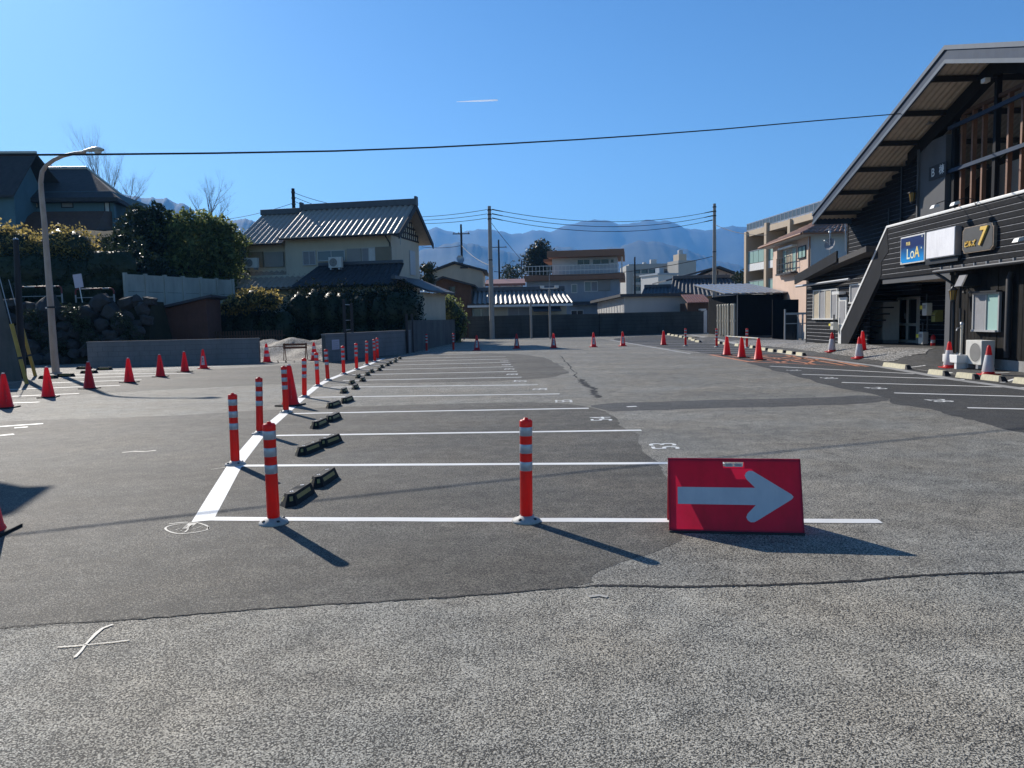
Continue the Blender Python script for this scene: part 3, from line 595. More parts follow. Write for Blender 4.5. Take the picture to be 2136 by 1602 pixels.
# ================================================================ LANE POSTS
def make_post():
    t = thing('lane_post', 'x', 'lane post')
    MB().lathe([(0.0, .05), (.047, .05), (.049, .07), (.0475, .45), (.0475, .735), (.050, .745), (.050, .785), (.042, .797), (.018, .80), (.016, .812), (.0, .815)], 28).build('post_body', M['orange_plastic'], t)
    for z in (.405, .54, .675): MB().lathe([(.0485, z), (.0496, z + .002), (.0496, z + .068), (.0485, z + .07)], 28).build('reflective_band', M['silver_tape'], t)
    b = MB().lathe([(.112, 0.0), (.115, .006), (.108, .02), (.062, .04), (.052, .052), (.0, .052)], 28).build('base', M['base_grey'], t)
    for k in range(4):
        q = .6 + k * math.pi / 2; MB().lathe([(.013, .028), (.013, .036), (.008, .04), (0, .04)], 8, (.083 * math.cos(q), .083 * math.sin(q), 0)).build('bolt', M['dark_metal'], b)
    return t
post0 = make_post(); used = [0]
def put_post(px, py, label, scale=1.0, lean=0.0):
    p = G(px, py); r = post0 if not used[0] else dup(post0, p, 0, label)
    used[0] = 1; r.location = p; r['label'] = label; r['group'] = 'orange lane posts with silver bands'; r.scale = (scale,) * 3
    r.rotation_euler = (RG.uniform(-.02, .02), lean + RG.uniform(-.022, .022), RG.uniform(0, 6)); return r
ordn = ['nearest', 'second', 'third', 'fourth', 'fifth', 'sixth', 'seventh', 'eighth', 'ninth', 'tenth', 'eleventh', 'twelfth']
put_post(571, 1092, 'orange post with silver bands at the front left end of the first white stall line', 1.0, -.012)
put_post(1098, 1088, 'orange post with silver bands on the first stall line beside the red arrow board', 1.0, -.012)
lp = [(491, 970), (542, 906), (597, 861), (635, 829), (663, 806), (684, 794), (717, 781), (744, 771), (765, 762), (782, 755), (788, 750)]
for k, p in enumerate(lp):
    put_post(p[0], p[1], f'{ordn[k]} orange post along the thick white row line' if k else 'nearest orange post along the thick white row line, with a small sticker near its foot', 1.0 + .012 * k, -.015)
put_post(701, 751, 'orange post in front of the paper notice on the grey block wall', 1.05)
for k, (p, lb) in enumerate([((832, 732), 'shaded orange post nearest the black posts at the right end of the block wall'), ((890, 734), 'shaded orange post standing before the dark boundary wall'), ((946, 732), 'shaded orange post just left of the first far cone'), ((1430, 722), 'orange post at the left end of the far white wheel stops'), ((1495, 724), 'orange post just left of the three cones joined by a bar'), ((1558, 726), 'orange post standing behind the three joined cones')]): put_post(p[0], p[1], lb, 1.12)

# ================================================================ TRAFFIC CONES
def make_cone(kind):
    t = thing('traffic_cone', 'x', 'traffic cone')
    s = .19; b = MB(); b.box(-s, s, -s, s, 0.0, .028, .01); b.build('cone_base', M['rubber' if kind in ('red', 'band') else 'cone_red'], t)
    MB().lathe([(.150, .026), (.142, .05), (.135, .055), (.045, .655), (.036, .68), (.028, .685), (.027, .70), (0, .70)], 28).build('cone_body', M['cone_red'], t)
    MB().lathe([(.0275, .686), (.029, .69), (.028, .706), (.0, .708)], 16).build('cone_tip', M['white_plastic' if kind == 'red' else 'cone_red'], t)
    rr = lambda z: .135 - (z - .055) * .15 + .004
    if kind == 'red':      # pale lettering stickers down one face
        k = MB()
        for z in (.16, .25, .34, .43):
            r_ = rr(z); q0 = -.95
            for dq in (0,):
                a = [(r_ * math.cos(q0 - .16), r_ * math.sin(q0 - .16), z - .03), (r_ * math.cos(q0 + .16), r_ * math.sin(q0 + .16), z - .03), ((r_ - .009) * math.cos(q0 + .16), (r_ - .009) * math.sin(q0 + .16), z + .03), ((r_ - .009) * math.cos(q0 - .16), (r_ - .009) * math.sin(q0 - .16), z + .03)]
                k.quad(*a)
        k.build('sticker', M['silver_tape'], t)
    if kind == 'sleeve':
        MB().lathe([(rr(.08), .08), (rr(.085) + .002, .085), (rr(.47) + .002, .47), (rr(.475), .475)], 28).build('sleeve', M['white_plastic'], t)
        k = MB()
        for q0 in (math.pi * 1.03,):
            for z, h in ((.20, .03), (.27, .025), (.34, .03)):
                r_ = rr(z) + .005; k.quad(*[((r_ - (.012 if zz > z else 0)) * math.cos(q0 + s2), (r_ - (.012 if zz > z else 0)) * math.sin(q0 + s2), zz) for s2, zz in ((-.2, z - h), (.2, z - h), (.2, z + h), (-.2, z + h))])
        k.build('lettering', M['ink'], t)
    if kind == 'band':
        for z0, z1 in ((.22, .33), (.45, .56)): MB().lathe([(rr(z0), z0), (rr(z0) + .002, z0 + .004), (rr(z1) + .002, z1 - .004), (rr(z1), z1)], 28).build('reflective_band', M['white_plastic'], t)
    if kind == 'patch':    # pale printed panel on the near face
        k = MB()
        for i in range(5):
            z0, z1 = .14, .46; q0 = -math.pi / 2 - .5 + i * .2
            k.quad(*[((rr(z) + .001) * math.cos(q), (rr(z) + .001) * math.sin(q), z) for q, z in ((q0, z0), (q0 + .2, z0), (q0 + .2, z1), (q0, z1))])
        k.build('printed_panel', M['white_plastic'], t)
        MB().box(-.02, .02, -.112, -.095, .24, .30).box(-.02, .02, -.098, -.083, .33, .39).build('lettering', M['ink_grey'], t)
    return t
protos = {}
def put_cone(kind, px, py, label, group, scale=1.0, rz=None):
    p = G(px, py)
    if kind not in protos: protos[kind] = r = make_cone(kind)
    else: r = dup(protos[kind], p, 0, label)
    r.location = p; r['label'] = label; r['group'] = group; r.scale = (scale,) * 3
    r.rotation_euler = (0, 0, RG.uniform(-.35, .35) if rz is None else rz); return r
gL = 'red traffic cones along the left stalls'; gF = 'red traffic cones across the far end'; gS = 'white sleeved cones by the black building'
put_cone('red', -33, 1114, 'red cone cut off by the left picture edge beside the long pointed shadow', gL, 1.0, .1)
for k, p in enumerate([(12, 851), (101, 829), (187, 811), (270, 798), (335, 786), (386, 776)]):
    put_cone('red', p[0], p[1], ['red cone at the left picture edge, first of the left row', 'second red cone of the left row, below the lamp post foot', 'third red cone of the left row, shadowed by the lamp post', 'fourth red cone of the left row', 'fifth red cone of the left row before the block wall', 'sixth and last plain red cone of the left row'][k], gL)
put_cone('patch', 425, 769, 'red cone with a white printed front, far end of the left row', gL)
put_cone('red', 606, 846, 'red cone half hidden behind the third row line post', gL, 1.12)
put_cone('band', 557, 756, 'white banded red cone at the right end of the left block wall', 'banded cones by the barricade', 1.1)
put_cone('band', 656, 753, 'white banded red cone right of the rusty barricade', 'banded cones by the barricade', 1.1)
for k, p in enumerate([(995, 731), (1078, 727), (1155, 726), (1238, 724), (1299, 722), (1384, 720)]):
    put_cone('patch' if k < 5 else 'red', p[0], p[1], ['red cone with printed front in the house shadow, leftmost of the far cones', 'second far red cone, in the shadow below the thin white post', 'third far red cone, at the sunny tip of the house shadow', 'fourth far red cone, before the middle of the dark wall', 'fifth far red cone, right of the white shed corner', 'sixth far red cone, nearest the far wheel stops'][k], gF, 1.1, 0)
gB = 'three red cones joined by a bar'
cb = [put_cone('red', 1516, 741, 'left cone of the three carrying the striped bar', gB, 1.08), put_cone('red', 1547, 746, 'middle cone of the three carrying the striped bar', gB, 1.08), put_cone('red', 1582, 751, 'right cone of the three carrying the striped bar', gB, 1.08)]
bar = thing('cone_bar', 'pale striped bar lying across the tops of three red cones', 'cone bar')
P3 = [c.location + Vector((0, 0, .735)) for c in cb]
for i in range(2):
    for k in range(5):
        a = P3[i].lerp(P3[i + 1], k / 5); b = P3[i].lerp(P3[i + 1], (k + 1) / 5)
        MB().tube([a, b], .018, 8).build('bar_section', M['paint_yellow' if (k + i) % 2 else 'white_plastic'], bar)
for c, i in zip(P3, range(3)): MB().lathe([(.036, -.012), (.036, .012)], 12, c).build('bar_ring', M['ink'], bar)
put_cone('sleeve', 1735, 732, 'white sleeved red cone on the gravel, farthest left by the stair', gS, 1.0, 0)
put_cone('sleeve', 1792, 741, 'white sleeved red cone in front of the stair opening', gS, 1.0, 0)
put_cone('sleeve', 1979, 767, 'white sleeved red cone touching the low white planter', gS, 1.0, 0)
put_cone('sleeve', 2061, 782, 'white sleeved red cone before the air conditioner at the right', gS, 1.0, 0)
put_cone('sleeve', 797, 737, 'shaded white sleeved cone against the grey block wall', 'white cone in the shade', .85, 0)
put_cone('red', 1799, 727, 'dark red cone standing in the shade under the stair', 'cone in the shade', .95, 0)

# ================================================================ WHEEL STOPS
def make_stop(kind):
    t = thing('wheel_stop', 'x', 'wheel stop'); L, W, Hh = .30, .075, .105; e = .085
    if kind == 'rubber':
        v = [(-L, 0, 0), (-L + e, -W, 0), (L - .02, -W, 0), (L, -W + .03, 0), (L, W - .03, 0), (L - .02, W, 0), (-L + e, W, 0)]
        top = [(-L + .075, 0, Hh), (-L + .12, -.042, Hh), (L - .05, -.042, Hh), (L - .035, -.025, Hh), (L - .035, .025, Hh), (L - .05, .042, Hh), (-L + .12, .042, Hh)]
        n = 7; b = MB().add(v + top, [tuple(range(n - 1, -1, -1)), tuple(range(n, 2 * n))] + [(i, (i + 1) % n, n + (i + 1) % n, n + i) for i in range(n)]).build('block', M['rubber'], t)
        sl = .033 / Hh; q = lambda x, z, s: (x, s * (W - sl * z + .0015), z)
        for s in (-1, 1):
            MB().quad(*([q(-.15, .045, s), q(.19, .045, s), q(.19, .08, s), q(-.15, .08, s)][:: -s])).build('reflector', M['reflector_yellow'], t)
            MB().quad(*([(-L + .035, s * .032, .05), (-L + .062, s * .052, .05), (-L + .085, s * .042, .085), (-L + .062, s * .022, .085)][:: -s])).build('reflector', M['reflector_yellow'], t)
        for x in (-.12, .14): MB().lathe([(.018, Hh), (.018, Hh + .003), (.009, Hh + .003), (.0, Hh - .012)], 10, (x, 0, 0)).build('bolt', M['grey_metal'], t)
    else:
        b = MB().hexa([(-L, -W, 0), (L - .0, -W, 0), (L, W, 0), (-L, W, 0), (-L + .02, -.05, .12), (L - .02, -.05, .12), (L - .02, .05, .12), (-L + .02, .05, .12)]).build('block', M['concrete'], t)
        MB().hexa([(-L + .012, -W, .002), (L - .012, -W, .002), (L - .01, W + .003, .0), (-L + .01, W + .003, .0), (-L + .03, -.045, .1235), (L - .03, -.045, .1235), (L - .03, .053, .1235), (-L + .03, .053, .1235)]).build('painted_top', M['paint_yellow'], t)
        MB().hexa([(-L - .10, -W, 0), (-L + .01, -W, 0), (-L + .01, W, 0), (-L - .10, W, 0), (-L - .02, -.05, .11), (-L + .015, -.05, .115), (-L + .015, .05, .115), (-L - .02, .05, .11)]).build('dark_end', M['black_edge'], t)  # black-painted near end, with its shade also put into the dark colour
    return t
sp = {}
def put_stop(kind, p, rz, label, group):
    if kind not in sp: sp[kind] = r = make_stop(kind); r.location = p; r.rotation_euler = (0, 0, rz); r['label'] = label; r['group'] = group
    else: r = dup(sp[kind], p, rz, label, group)
    return r
stops = [(620, 1043), (674, 1007), (643, 944), (686, 927), (665, 890), (694, 877), (695, 849), (723, 839), (717, 819), (741, 811), (734, 801), (756, 795), (747, 788), (766, 783), (775, 777), (791, 773), (796, 767), (808, 763), (814, 759), (824, 756), (825, 752), (834, 749)]
for k, p in enumerate(stops):
    a, b = G(*stops[k - k % 2]), G(*stops[k - k % 2 + 1]); d = Vector((-.12, 1, 0)) if k > 7 else (b - a)
    pos = G(*p)
    st = 1 + k // 2
    sn = ['first', 'second', 'third', 'fourth', 'fifth', 'sixth', 'seventh', 'eighth', 'ninth', 'tenth', 'eleventh'][st - 1]
    put_stop('rubber', pos, math.atan2(d.y, d.x), f"{'nearer' if k % 2 == 0 else 'farther'} black rubber wheel stop of the {sn} stall counted from the arrow board", 'black rubber wheel stops of the middle stalls')
for k, p in enumerate([(2140, 801), (2070, 794), (2016, 789), (1956, 782), (1880, 769), (1858, 766)]):
    put_stop('yellow', G(*p), R(94), ['yellow topped concrete wheel stop cut by the right picture edge', 'yellow topped wheel stop below the rightmost sleeved cone', 'yellow topped wheel stop left of the rightmost sleeved cone', 'yellow topped wheel stop below the planter and its cone', 'right one of the two adjoining yellow topped wheel stops', 'left one of the two adjoining yellow topped wheel stops'][k], 'yellow topped wheel stops by the black building')
nn = ['nearest', 'second', 'third', 'fourth', 'fifth', 'sixth', 'seventh', 'eighth', 'ninth']
for k, p in enumerate([(1670, 742), (1649, 739), (1630, 736), (1610, 734), (1594, 731), (1568, 726), (1539, 722), (1514, 719), (1500, 717)]):
    put_stop('yellow', G(*p), R(91), f'{nn[k]} pale wheel stop of the run behind the three joined cones', 'pale wheel stops behind the joined cones')
for k, p in enumerate([(1456, 714), (1447, 711), (1441, 708), (1431, 706), (1421, 704), (1412, 702), (1404, 701), (1396, 699)]):
    put_stop('yellow', G(*p), R(98), f'{nn[k]} small wheel stop of the far run before the dark wall', 'far wheel stops before the dark wall')
for k, p in enumerate([(100, 790), (136, 786), (185, 779), (175, 770), (217, 772)]):
    put_stop('rubber', G(*p), R(8), ['leftmost black wheel stop before the lamp post foot', 'black wheel stop just right of the lamp post foot', 'black wheel stop behind the third cone of the left row', 'black wheel stop close to the boulder wall foot', 'black wheel stop before the left block wall end'][k], 'black wheel stops of the left stalls')

# ================================================================ ARROW BOARD
def arrow_board(p, rz, label):
    t = thing('arrow_board', label, 'arrow board', p, rz); Wd, Ht, D, th = .47, .50, .175, .018
    def panel(s):     # leaning panel; s=-1 front, +1 back ; local a across, b up the slope
        y0 = s * D; top = s * .012; sl = math.hypot(D - .012, Ht)
        dirv = Vector((0, (top - y0) / sl, Ht / sl)); nrm = Vector((0, s * Ht / sl, (D - .012) / sl))
        return Vector((0, y0, .012)), dirv, nrm, sl
    for s in (-1, 1):
        o, dv, nv, sl = panel(s); P = lambda a, b, c: o + Vector((a, 0, 0)) + dv * b + nv * c
        # outer rounded sheet with a folded rim; hole left for the hand grip
        m = MB(); hw, hh = .075, .022; hb = sl - .045
        xs = [-Wd, -hw, hw, Wd]; zs = [0, hb - hh, hb + hh, sl]
        for c, fl in ((0.0, 0),):
            for i in range(3):
                for j in range(3):
                    if i == 1 and j == 1: continue
                    q = [P(xs[i], zs[j], c), P(xs[i + 1], zs[j], c), P(xs[i + 1], zs[j + 1], c), P(xs[i], zs[j + 1], c)]
                    if (s == -1) == bool(fl): q = q[::-1]
                    m.quad(*q)
        for a0, a1, b0, b1 in ((-Wd, -Wd + .012, 0, sl), (Wd - .012, Wd, 0, sl), (-Wd, Wd, 0, .012), (-Wd, Wd, sl - .010, sl)):
            m.hexa([P(a0, b0, -.028), P(a1, b0, -.028), P(a1, b1, -.028), P(a0, b1, -.028), P(a0, b0, .001), P(a1, b0, .001), P(a1, b1, .001), P(a0, b1, .001)])
        pn = m.build('panel', M['board_red'], t)
        if s == -1:
            ar = [(-.405, -.062), (.145, -.062), (.085, -.125), (.075, -.150), (.085, -.172), (.105, -.185), (.13, -.184), (.155, -.17), (.395, -.018), (.408, 0), (.395, .018), (.155, .17), (.13, .184), (.105, .185), (.085, .172), (.075, .15), (.085, .125), (.145, .062), (-.405, .062)]
            b0 = .255; k = MB(); n = len(ar); vs = [P(a, b0 + b, .004) for a, b in ar] + [P(a, b0 + b, .001) for a, b in ar]
            k.add(vs, [tuple(range(n))] + [(i, n + i, n + (i + 1) % n, (i + 1) % n) for i in range(n)]); k.build('arrow', M['arrow_silver'], t)
            for a0, a1 in ((-.062, -.005), (.004, .062)):
                g = MB(); g.hexa([P(a0, hb - .014, .002), P(a1, hb - .014, .002), P(a1, hb + .012, .002), P(a0, hb + .012, .002), P(a0 + .004, hb - .012, .006), P(a1 - .004, hb - .012, .006), P(a1 - .004, hb + .010, .006), P(a0 + .004, hb + .010, .006)])
                lb = g.build('grip_label', M['sign_label'], t)
                e = MB()
                for i in range(6): x = a0 + .008 + i * .007; e.quad(P(x, hb - .006, .0068), P(x + .0045, hb - .006, .0068), P(x + .0045, hb + .005, .0068), P(x, hb + .005, .0068))
                e.build('label_print', M['ink_grey'], lb)
        ft = MB(); ft.box(-Wd, Wd, s * D - .02, s * D + .02, 0, .014, .004); ft.build('foot_rail', M['black_edge'], t)
    h = MB()
    for x in (-.3, .3): h.tube([(x - .04, 0, Ht + .006), (x + .04, 0, Ht + .006)], .009, 8)
    h.build('hinge', M['board_red'], t)
    return t
pa, pb = G(1401, 1110), G(1673, 1116); mid = (pa + pb) / 2; ang = math.atan2(pb.y - pa.y, pb.x - pa.x)
back_ = Vector((-math.sin(ang), math.cos(ang), 0)); arrow_board(mid + back_ * .175, ang, 'red folding board with a grey arrow pointing right, on the first stall line')

# unseen panel added left of the view, outlined to cast the pointed ground shadow
t = thing('shadow_caster', 'unseen panel added outside the left picture edge to cast the pointed shadow', 'board')
MB().prism([(-13.6, 4.2), (-11.05, 6.32), (-10.76, 6.3), (-11.24, 7.13), (-13.6, 8.6)], lambda a, b: (a, 15.95, b), lambda a, b: (a, 16.05, b)).build('panel', M['concrete_dark'], t)
for x in (-13.4, -12.2): MB().tube([(x, 16, 0), (x, 16, 6.5)], .06, 8).build('post', M['grey_metal'], t)
# ================================================================ HOUSE PARTS (shared builders)
def window(fr, root, rc, v=0.0, panes=2, frame='alu', glass='glass_blue', t=.05, out=-1, sill=True, pm=None):
    """frame + panes standing proud of a wall plane v; out=-1: towards local -y, +1: towards local +y"""
    u0, u1, z0, z1 = rc if len(rc) == 4 and not isinstance(rc[0], int) else rc
    f = MB(); o = out; y0, y1 = v - .01 * o, v + .06 * o
    f.box(u0 - t, u0, y0, y1, z0 - t, z1 + t); f.box(u1, u1 + t, y0, y1, z0 - t, z1 + t); f.box(u0, u1, y0, y1, z1, z1 + t); f.box(u0, u1, y0, y1 + (.05 * o if sill else 0), z0 - t, z0)
    for k in range(1, panes): x = u0 + (u1 - u0) * k / panes; f.box(x - t * .4, x + t * .4, y0, y1 - .012 * o, z0, z1)
    w_ = f.build('window', M[frame], root)
    for k in range(panes):
        a = u0 + (u1 - u0) * k / panes + (t * .4 if k else 0); b = u0 + (u1 - u0) * (k + 1) / panes - (t * .4 if k < panes - 1 else 0); yy = v + (.018 + .012 * (k % 2)) * o
        g = glass if isinstance(glass, str) else glass[k % len(glass)]
        MB().box(a, b, v - .005 * o, yy, z0, z1).build('pane', M[g], w_)
    return w_
def ac_unit(fr_or_loc, rz, label, w=.8, h=.6, d=.3, legs=.1, group='outdoor air conditioner units', m='ac_white', side=-1):
    t = thing('air_conditioner', label, 'air conditioner', fr_or_loc, rz, group)
    MB().box(-w / 2, w / 2, -d / 2, d / 2, legs, legs + h, .015).build('casing', M[m], t)
    yf = side * (d / 2 + .004); c = (-w * .12, legs + h * .5); r_ = h * .40
    g = MB(); 
    for k in range(5): rr_ = r_ * (1 - k * .19); g.add([(c[0] + q * math.cos(a), yf - side * -.004 * 0 + side * .004, c[1] + q * math.sin(a)) for a in [i * math.pi / 14 for i in range(28)] for q in (rr_, rr_ - .012)], [(2 * i, 2 * i + 1, (2 * i + 3) % 56, (2 * i + 2) % 56) for i in range(28)])
    disc = MB().add([(c[0] + r_ * math.cos(i * math.pi / 14), yf, c[1] + r_ * math.sin(i * math.pi / 14)) for i in range(28)], [tuple(range(28))]).build('fan_opening', M['ac_grille'], t)
    g.build('fan_guard', M[m], disc)
    for x in (-w * .32, w * .32): MB().box(x - .05, x + .05, -d / 2 - .03, d / 2 + .03, 0, legs).build('foot', M['grey_metal'], t)
    return t

# ================================================================ DARK TWO-STOREY BAR BUILDING (right)
B = Frame(12.4, 19.2, 88)           # local x: along the front, away from the camera; local y: outwards; z up
bar_b = fthing(B, 'bar_building', 'dark timber clad two storey bar building with a wide gable roof and corrugated eaves', 'building')
UW, RW = -1.2, -2.3                 # upper wall plane, recess back wall plane
def lap_wall(name, s0, s1, z0, z1, y, m, parent, board=.15, top=None, cut=None):
    """horizontal lap boards with a bevelled lower lip; top: function s->z limit"""
    mb = MB(); ed = MB(); z = z0; c_ = .022
    while z < z1 - .01:
        za, zb = z, min(z + board, z1)
        a, b = s0, s1
        if top is not None:       # clip board ends to a sloped outline (a,b) at this height
            a, b = top((za + zb) / 2)
            if b - a < .05: z = zb; continue
        mb.box(a, b, y - .06, y + .026, za + .012, zb - c_); mb.box(a, b, y - .07, y - .012, za, za + .012)
        ed.hexa([(a, y - .06, zb - c_), (b, y - .06, zb - c_), (b, y + .026, zb - c_), (a, y + .026, zb - c_), (a, y - .06, zb), (b, y - .06, zb), (b, y + .006, zb), (a, y + .006, zb)]); z = zb
    o = mb.build(name, M[m], parent); ed.build('board_edge', M['bright_edge'], o if parent is None else parent)
    return o
FO = 0.25
sE, zE = B.hit(1697, 447, FO); sA, zA = B.hit(1975, 98, FO)
slope = (zA - zE) / (sE - sA); sN = sA - (sE - sA); zN = zE
rl = lambda s: zA - abs(s - sA) * slope
Fh = .42
def slab(name, y0, y1, dz0, dz1, m, parent, sl=None, sr=None):
    L_, R_ = sN if sl is None else sl, sE if sr is None else sr
    mb = MB()
    for a, b in ((L_, sA), (sA, R_)):
        mb.hexa([(a, y0, rl(a) + dz0), (b, y0, rl(b) + dz0), (b, y1, rl(b) + dz0), (a, y1, rl(a) + dz0), (a, y0, rl(a) + dz1), (b, y0, rl(b) + dz1), (b, y1, rl(b) + dz1), (a, y1, rl(a) + dz1)])
    return mb.build(name, M[m], parent)
roof = slab('roof', -12, FO - .03, -.16, 0.02, 'shingle', bar_b)
slab('fascia', FO - .03, FO + .02, -Fh, .03, 'fascia_metal', roof); slab('fascia_trim', FO + .02, FO + .05, -Fh - .02, -Fh + .09, 'fascia_edge', roof); slab('fascia_trim', FO + .02, FO + .07, -.07, .05, 'fascia_edge', roof)
MB().box(sE - .05, sE + .03, -12, FO + .02, zE - Fh, zE + .02).build('eave_fascia', M['fascia_metal'], roof)
# corrugated soffit sheets between purlins
cs = MB(); nseg = 150
for a, b in ((sN, sA), (sA, sE)):
    y0, y1 = FO - .04, UW - 3.4; nw = 26; vs = []
    for j in range(2):
        s_ = (a, b)[j]
        for k in range(nw * 4 + 1):
            y = y0 + (y1 - y0) * k / (nw * 4); vs.append((s_, y, rl(s_) - .22 + .022 * math.sin(k * math.pi / 2)))
    n = nw * 4 + 1; cs.add(vs, [(k, k + 1, n + k + 1, n + k) for k in range(n - 1)], True)
cs.build('soffit', M['soffit_tan'], roof)
for k in range(6):
    s_ = sA + (sE - sA) * (k + .35) / 6 + .3
    MB().box(s_ - .05, s_ + .05, UW - 3.2, FO - .06, rl(s_) - .40, rl(s_) - .25).build('purlin', M['beam_dark'], roof)
for k in range(4):
    s_ = sA - (sA - sN) * (k + .5) / 6; MB().box(s_ - .05, s_ + .05, UW - 3.2, FO - .06, rl(s_) - .40, rl(s_) - .25).build('purlin', M['beam_dark'], roof)
slab('rafter_beam', UW - .1, UW + .12, -.75, -.30, 'dark_panel', roof, sA - 5.5, sA + 5.0)
# upper wall
sW1 = B.hit(1771, 470, UW)[0]; sP0 = B.hit(1979, 340, UW)[0]; sP1 = B.hit(1925, 340, UW)[0]
zb = B.hit(1800, 620, UW)[1]
def clip(z):
    hi = sA + (zA - .45 - z) / slope; return sP1, min(sW1, hi)
lap_wall('upper_wall', sP1, sW1, zb, zA - .5, UW, 'black_wood', bar_b, .16, clip)
MB().box(sW1, sW1 + .05, -11, UW + .05, 0, 5.6).build('end_wall', M['dark_panel'], bar_b)
MB().box(sP0, sP1, UW - .35, UW + .10, 3.2, rl(sP1) - .5).build('pillar', M['grey_pillar'], bar_b)
MB().box(sP1 - .04, sP1 + .04, UW + .10, UW + .17, 3.2, rl(sP1) - .62).build('downpipe', M['grey_pillar'], bar_b)
for px in (1860, 1885):
    s_ = B.hit(px, 400, UW)[0]; MB().tube([(s_, UW + .08, 3.3), (s_, UW + .08, 5.3 if px == 1860 else 6.6)], .035, 8).build('wall_pipe', M['dark_metal'], bar_b)
# gallery: posts, rails, bright back wall, timber uprights
gal = MB(); gal.box(-6.5, sP0 + .6, UW - 1.9, UW - 1.8, 3.2, 6.1); gal.build('gallery_wall', M['sign_label'], bar_b)
MB().box(-6.5, sP0 + .5, UW - 1.8, UW + 1.15, 3.05, 3.2).build('gallery_floor', M['dark_panel'], bar_b)
zr = [B.hit(2060, py, UW)[1] for py in (232, 330)]
for k, z in enumerate((zr[0], zr[1])): MB().box(-6.5, sP0, UW - .02, UW + .06, z - .055, z + .055).build('gallery_rail', M['fascia_metal'], bar_b)
for px, w_ in ((2071, .07), (1986, .10), (2290, .07)):
    s_ = B.hit(px, 330, UW)[0]; MB().box(s_ - w_, s_ + w_, UW - .16, UW - .021, 3.2, rl(s_) - .5).build('gallery_post', M['dark_panel'], bar_b)
zt = B.hit(2060, 205, UW)[1]
for px in (1998, 2020, 2041, 2093, 2121, 2152, 2190, 2235):
    s_ = B.hit(px, 380, UW)[0]; MB().box(s_ - .035, s_ + .05, UW - .20, UW - .075, 3.2, zt - .1).build('timber_upright', M['red_wood'], bar_b)
MB().box(-6.5, sP0, UW - .22, UW - .06, zt - .1, zt + .0).build('timber_beam', M['brown_wood'], bar_b)
# balcony band with lap boards and white capping, stair parapet
s0b = -6.5; sK, zK = B.hit(1852, 474, 0.0); zc = B.hit(2060, 422, 0.0)[1]; zc = (zc + zK) / 2
zb0 = B.hit(1990, 566, 0)[1]; sJ, zJ = B.hit(1840, 574, 0)
def bandclip(z):     # the stair side slopes down and away
    (sL, zL) = B.hit(1755, 700, 0); k = (zc - z) / max(.1, zc - zL); return s0b, sK + (sL - sK) * k - .06
lap_wall('balcony_front', s0b, sK, zb0, zc - .02, 0.0, 'black_wood', bar_b, .165, lambda z: (s0b, min(bandclip(z)[1], 99)))
MB().box(s0b, sK, -.12, .06, zc - .02, zc + .06, .02).build('capping', M['white_paint'], bar_b)
sB, zB = B.hit(1757, 686, 0); sC, zC = B.hit(1757, 724, 0); sD, zD = B.hit(1768, 724, 0); sI, zI = B.hit(1840, 574, 0)
sH, zH = B.hit(1838, 545, 0)
gzB = gz(*B.W(sB, 0, 0).xy)
para = [(sK, zc - .02), (sB, zB), (sB, gzB - .1), (sD, gzB - .1), (sI, zI), (sI - .02, zI + .45), (sK - .15, zc - .8)]
MB().prism(para, lambda a, b: (a, -.10, b), lambda a, b: (a, .035, b)).build('stair_parapet', M['dark_panel'], bar_b)
MB().prism([(sK, zc + .05), (sB + .05, zB), (sB, zB - .08), (sK - .02, zc - .03)], lambda a, b: (a, -.12, b), lambda a, b: (a, .055, b)).build('capping', M['white_paint'], bar_b)
MB().box(sB - .0, sB + .06, -.11, .05, gzB, zB).build('capping', M['white_paint'], bar_b)
st = MB(); nst = 12
for k in range(nst):
    a0 = sB + (sK - sB) * k / nst; a1 = sB + (sK - sB) * (k + 1) / nst; z_ = gzB + (3.1 - gzB) * (k + 1) / nst; st.box(a1, a0, -1.1, -.12, z_ - .05, z_)
st.build('stair', M['dark_panel'], bar_b)
# underside, recess, entrance
sG, zG = B.hit(1972, 566, 0)
MB().box(s0b, sI, RW, -.14, zb0 - .12, zb0 - .02).build('balcony_soffit', M['soffit_tan'], bar_b)
MB().box(sG - .2, sI, -.16, -.02, zb0 - .16, zb0 - .0).build('edge_beam', M['grey_pillar'], bar_b)
sRE = B.hit(1792, 690, RW)[0]
lap_wall('recess_wall', sG - .1, sRE, gz(12.6, 24) , zb0 - .12, RW, 'black_wood', bar_b, .17)
MB().box(sRE - .1, sRE, RW, -1.15, .2, 3.0).build('recess_end', M['black_board'], bar_b)
# lower front of vertical boards
sV = B.hit(1989, 640, 0)[0]; gb = MB()
zt2 = B.hit(2060, 548, 0)[1]; k = -6.5
while k < sV - .02:
    b = min(k + .17, sV); gb.box(k + .006, b - .006, -.09, -.03 + RG.uniform(-.006, .006), .28, zt2); k = b
gb.box(-6.5, sV, -.12, -.055, .28, zt2); gb.build('board_front', M['black_board'], bar_b)
MB().box(sV - .08, sV, RW, -.091, .2, zt2).build('board_return', M['black_board'], bar_b)
MB().box(-6.5, sV - 2.0, -.20, -.02, -.05, .28).build('foundation', M['concrete'], bar_b)
MB().box(sV - 2.0, sV, -.20, -.05, .0, .28).build('foundation', M['concrete_dark'], bar_b)
sQ = B.hit(1978, 640, 0)[0]
MB().box(sQ - .13, sQ + .13, -.2, .02, gz(*B.W(sQ, 0, 0).xy) - .2, zb0 - .1).build('corner_post', M['grey_pillar'], bar_b)
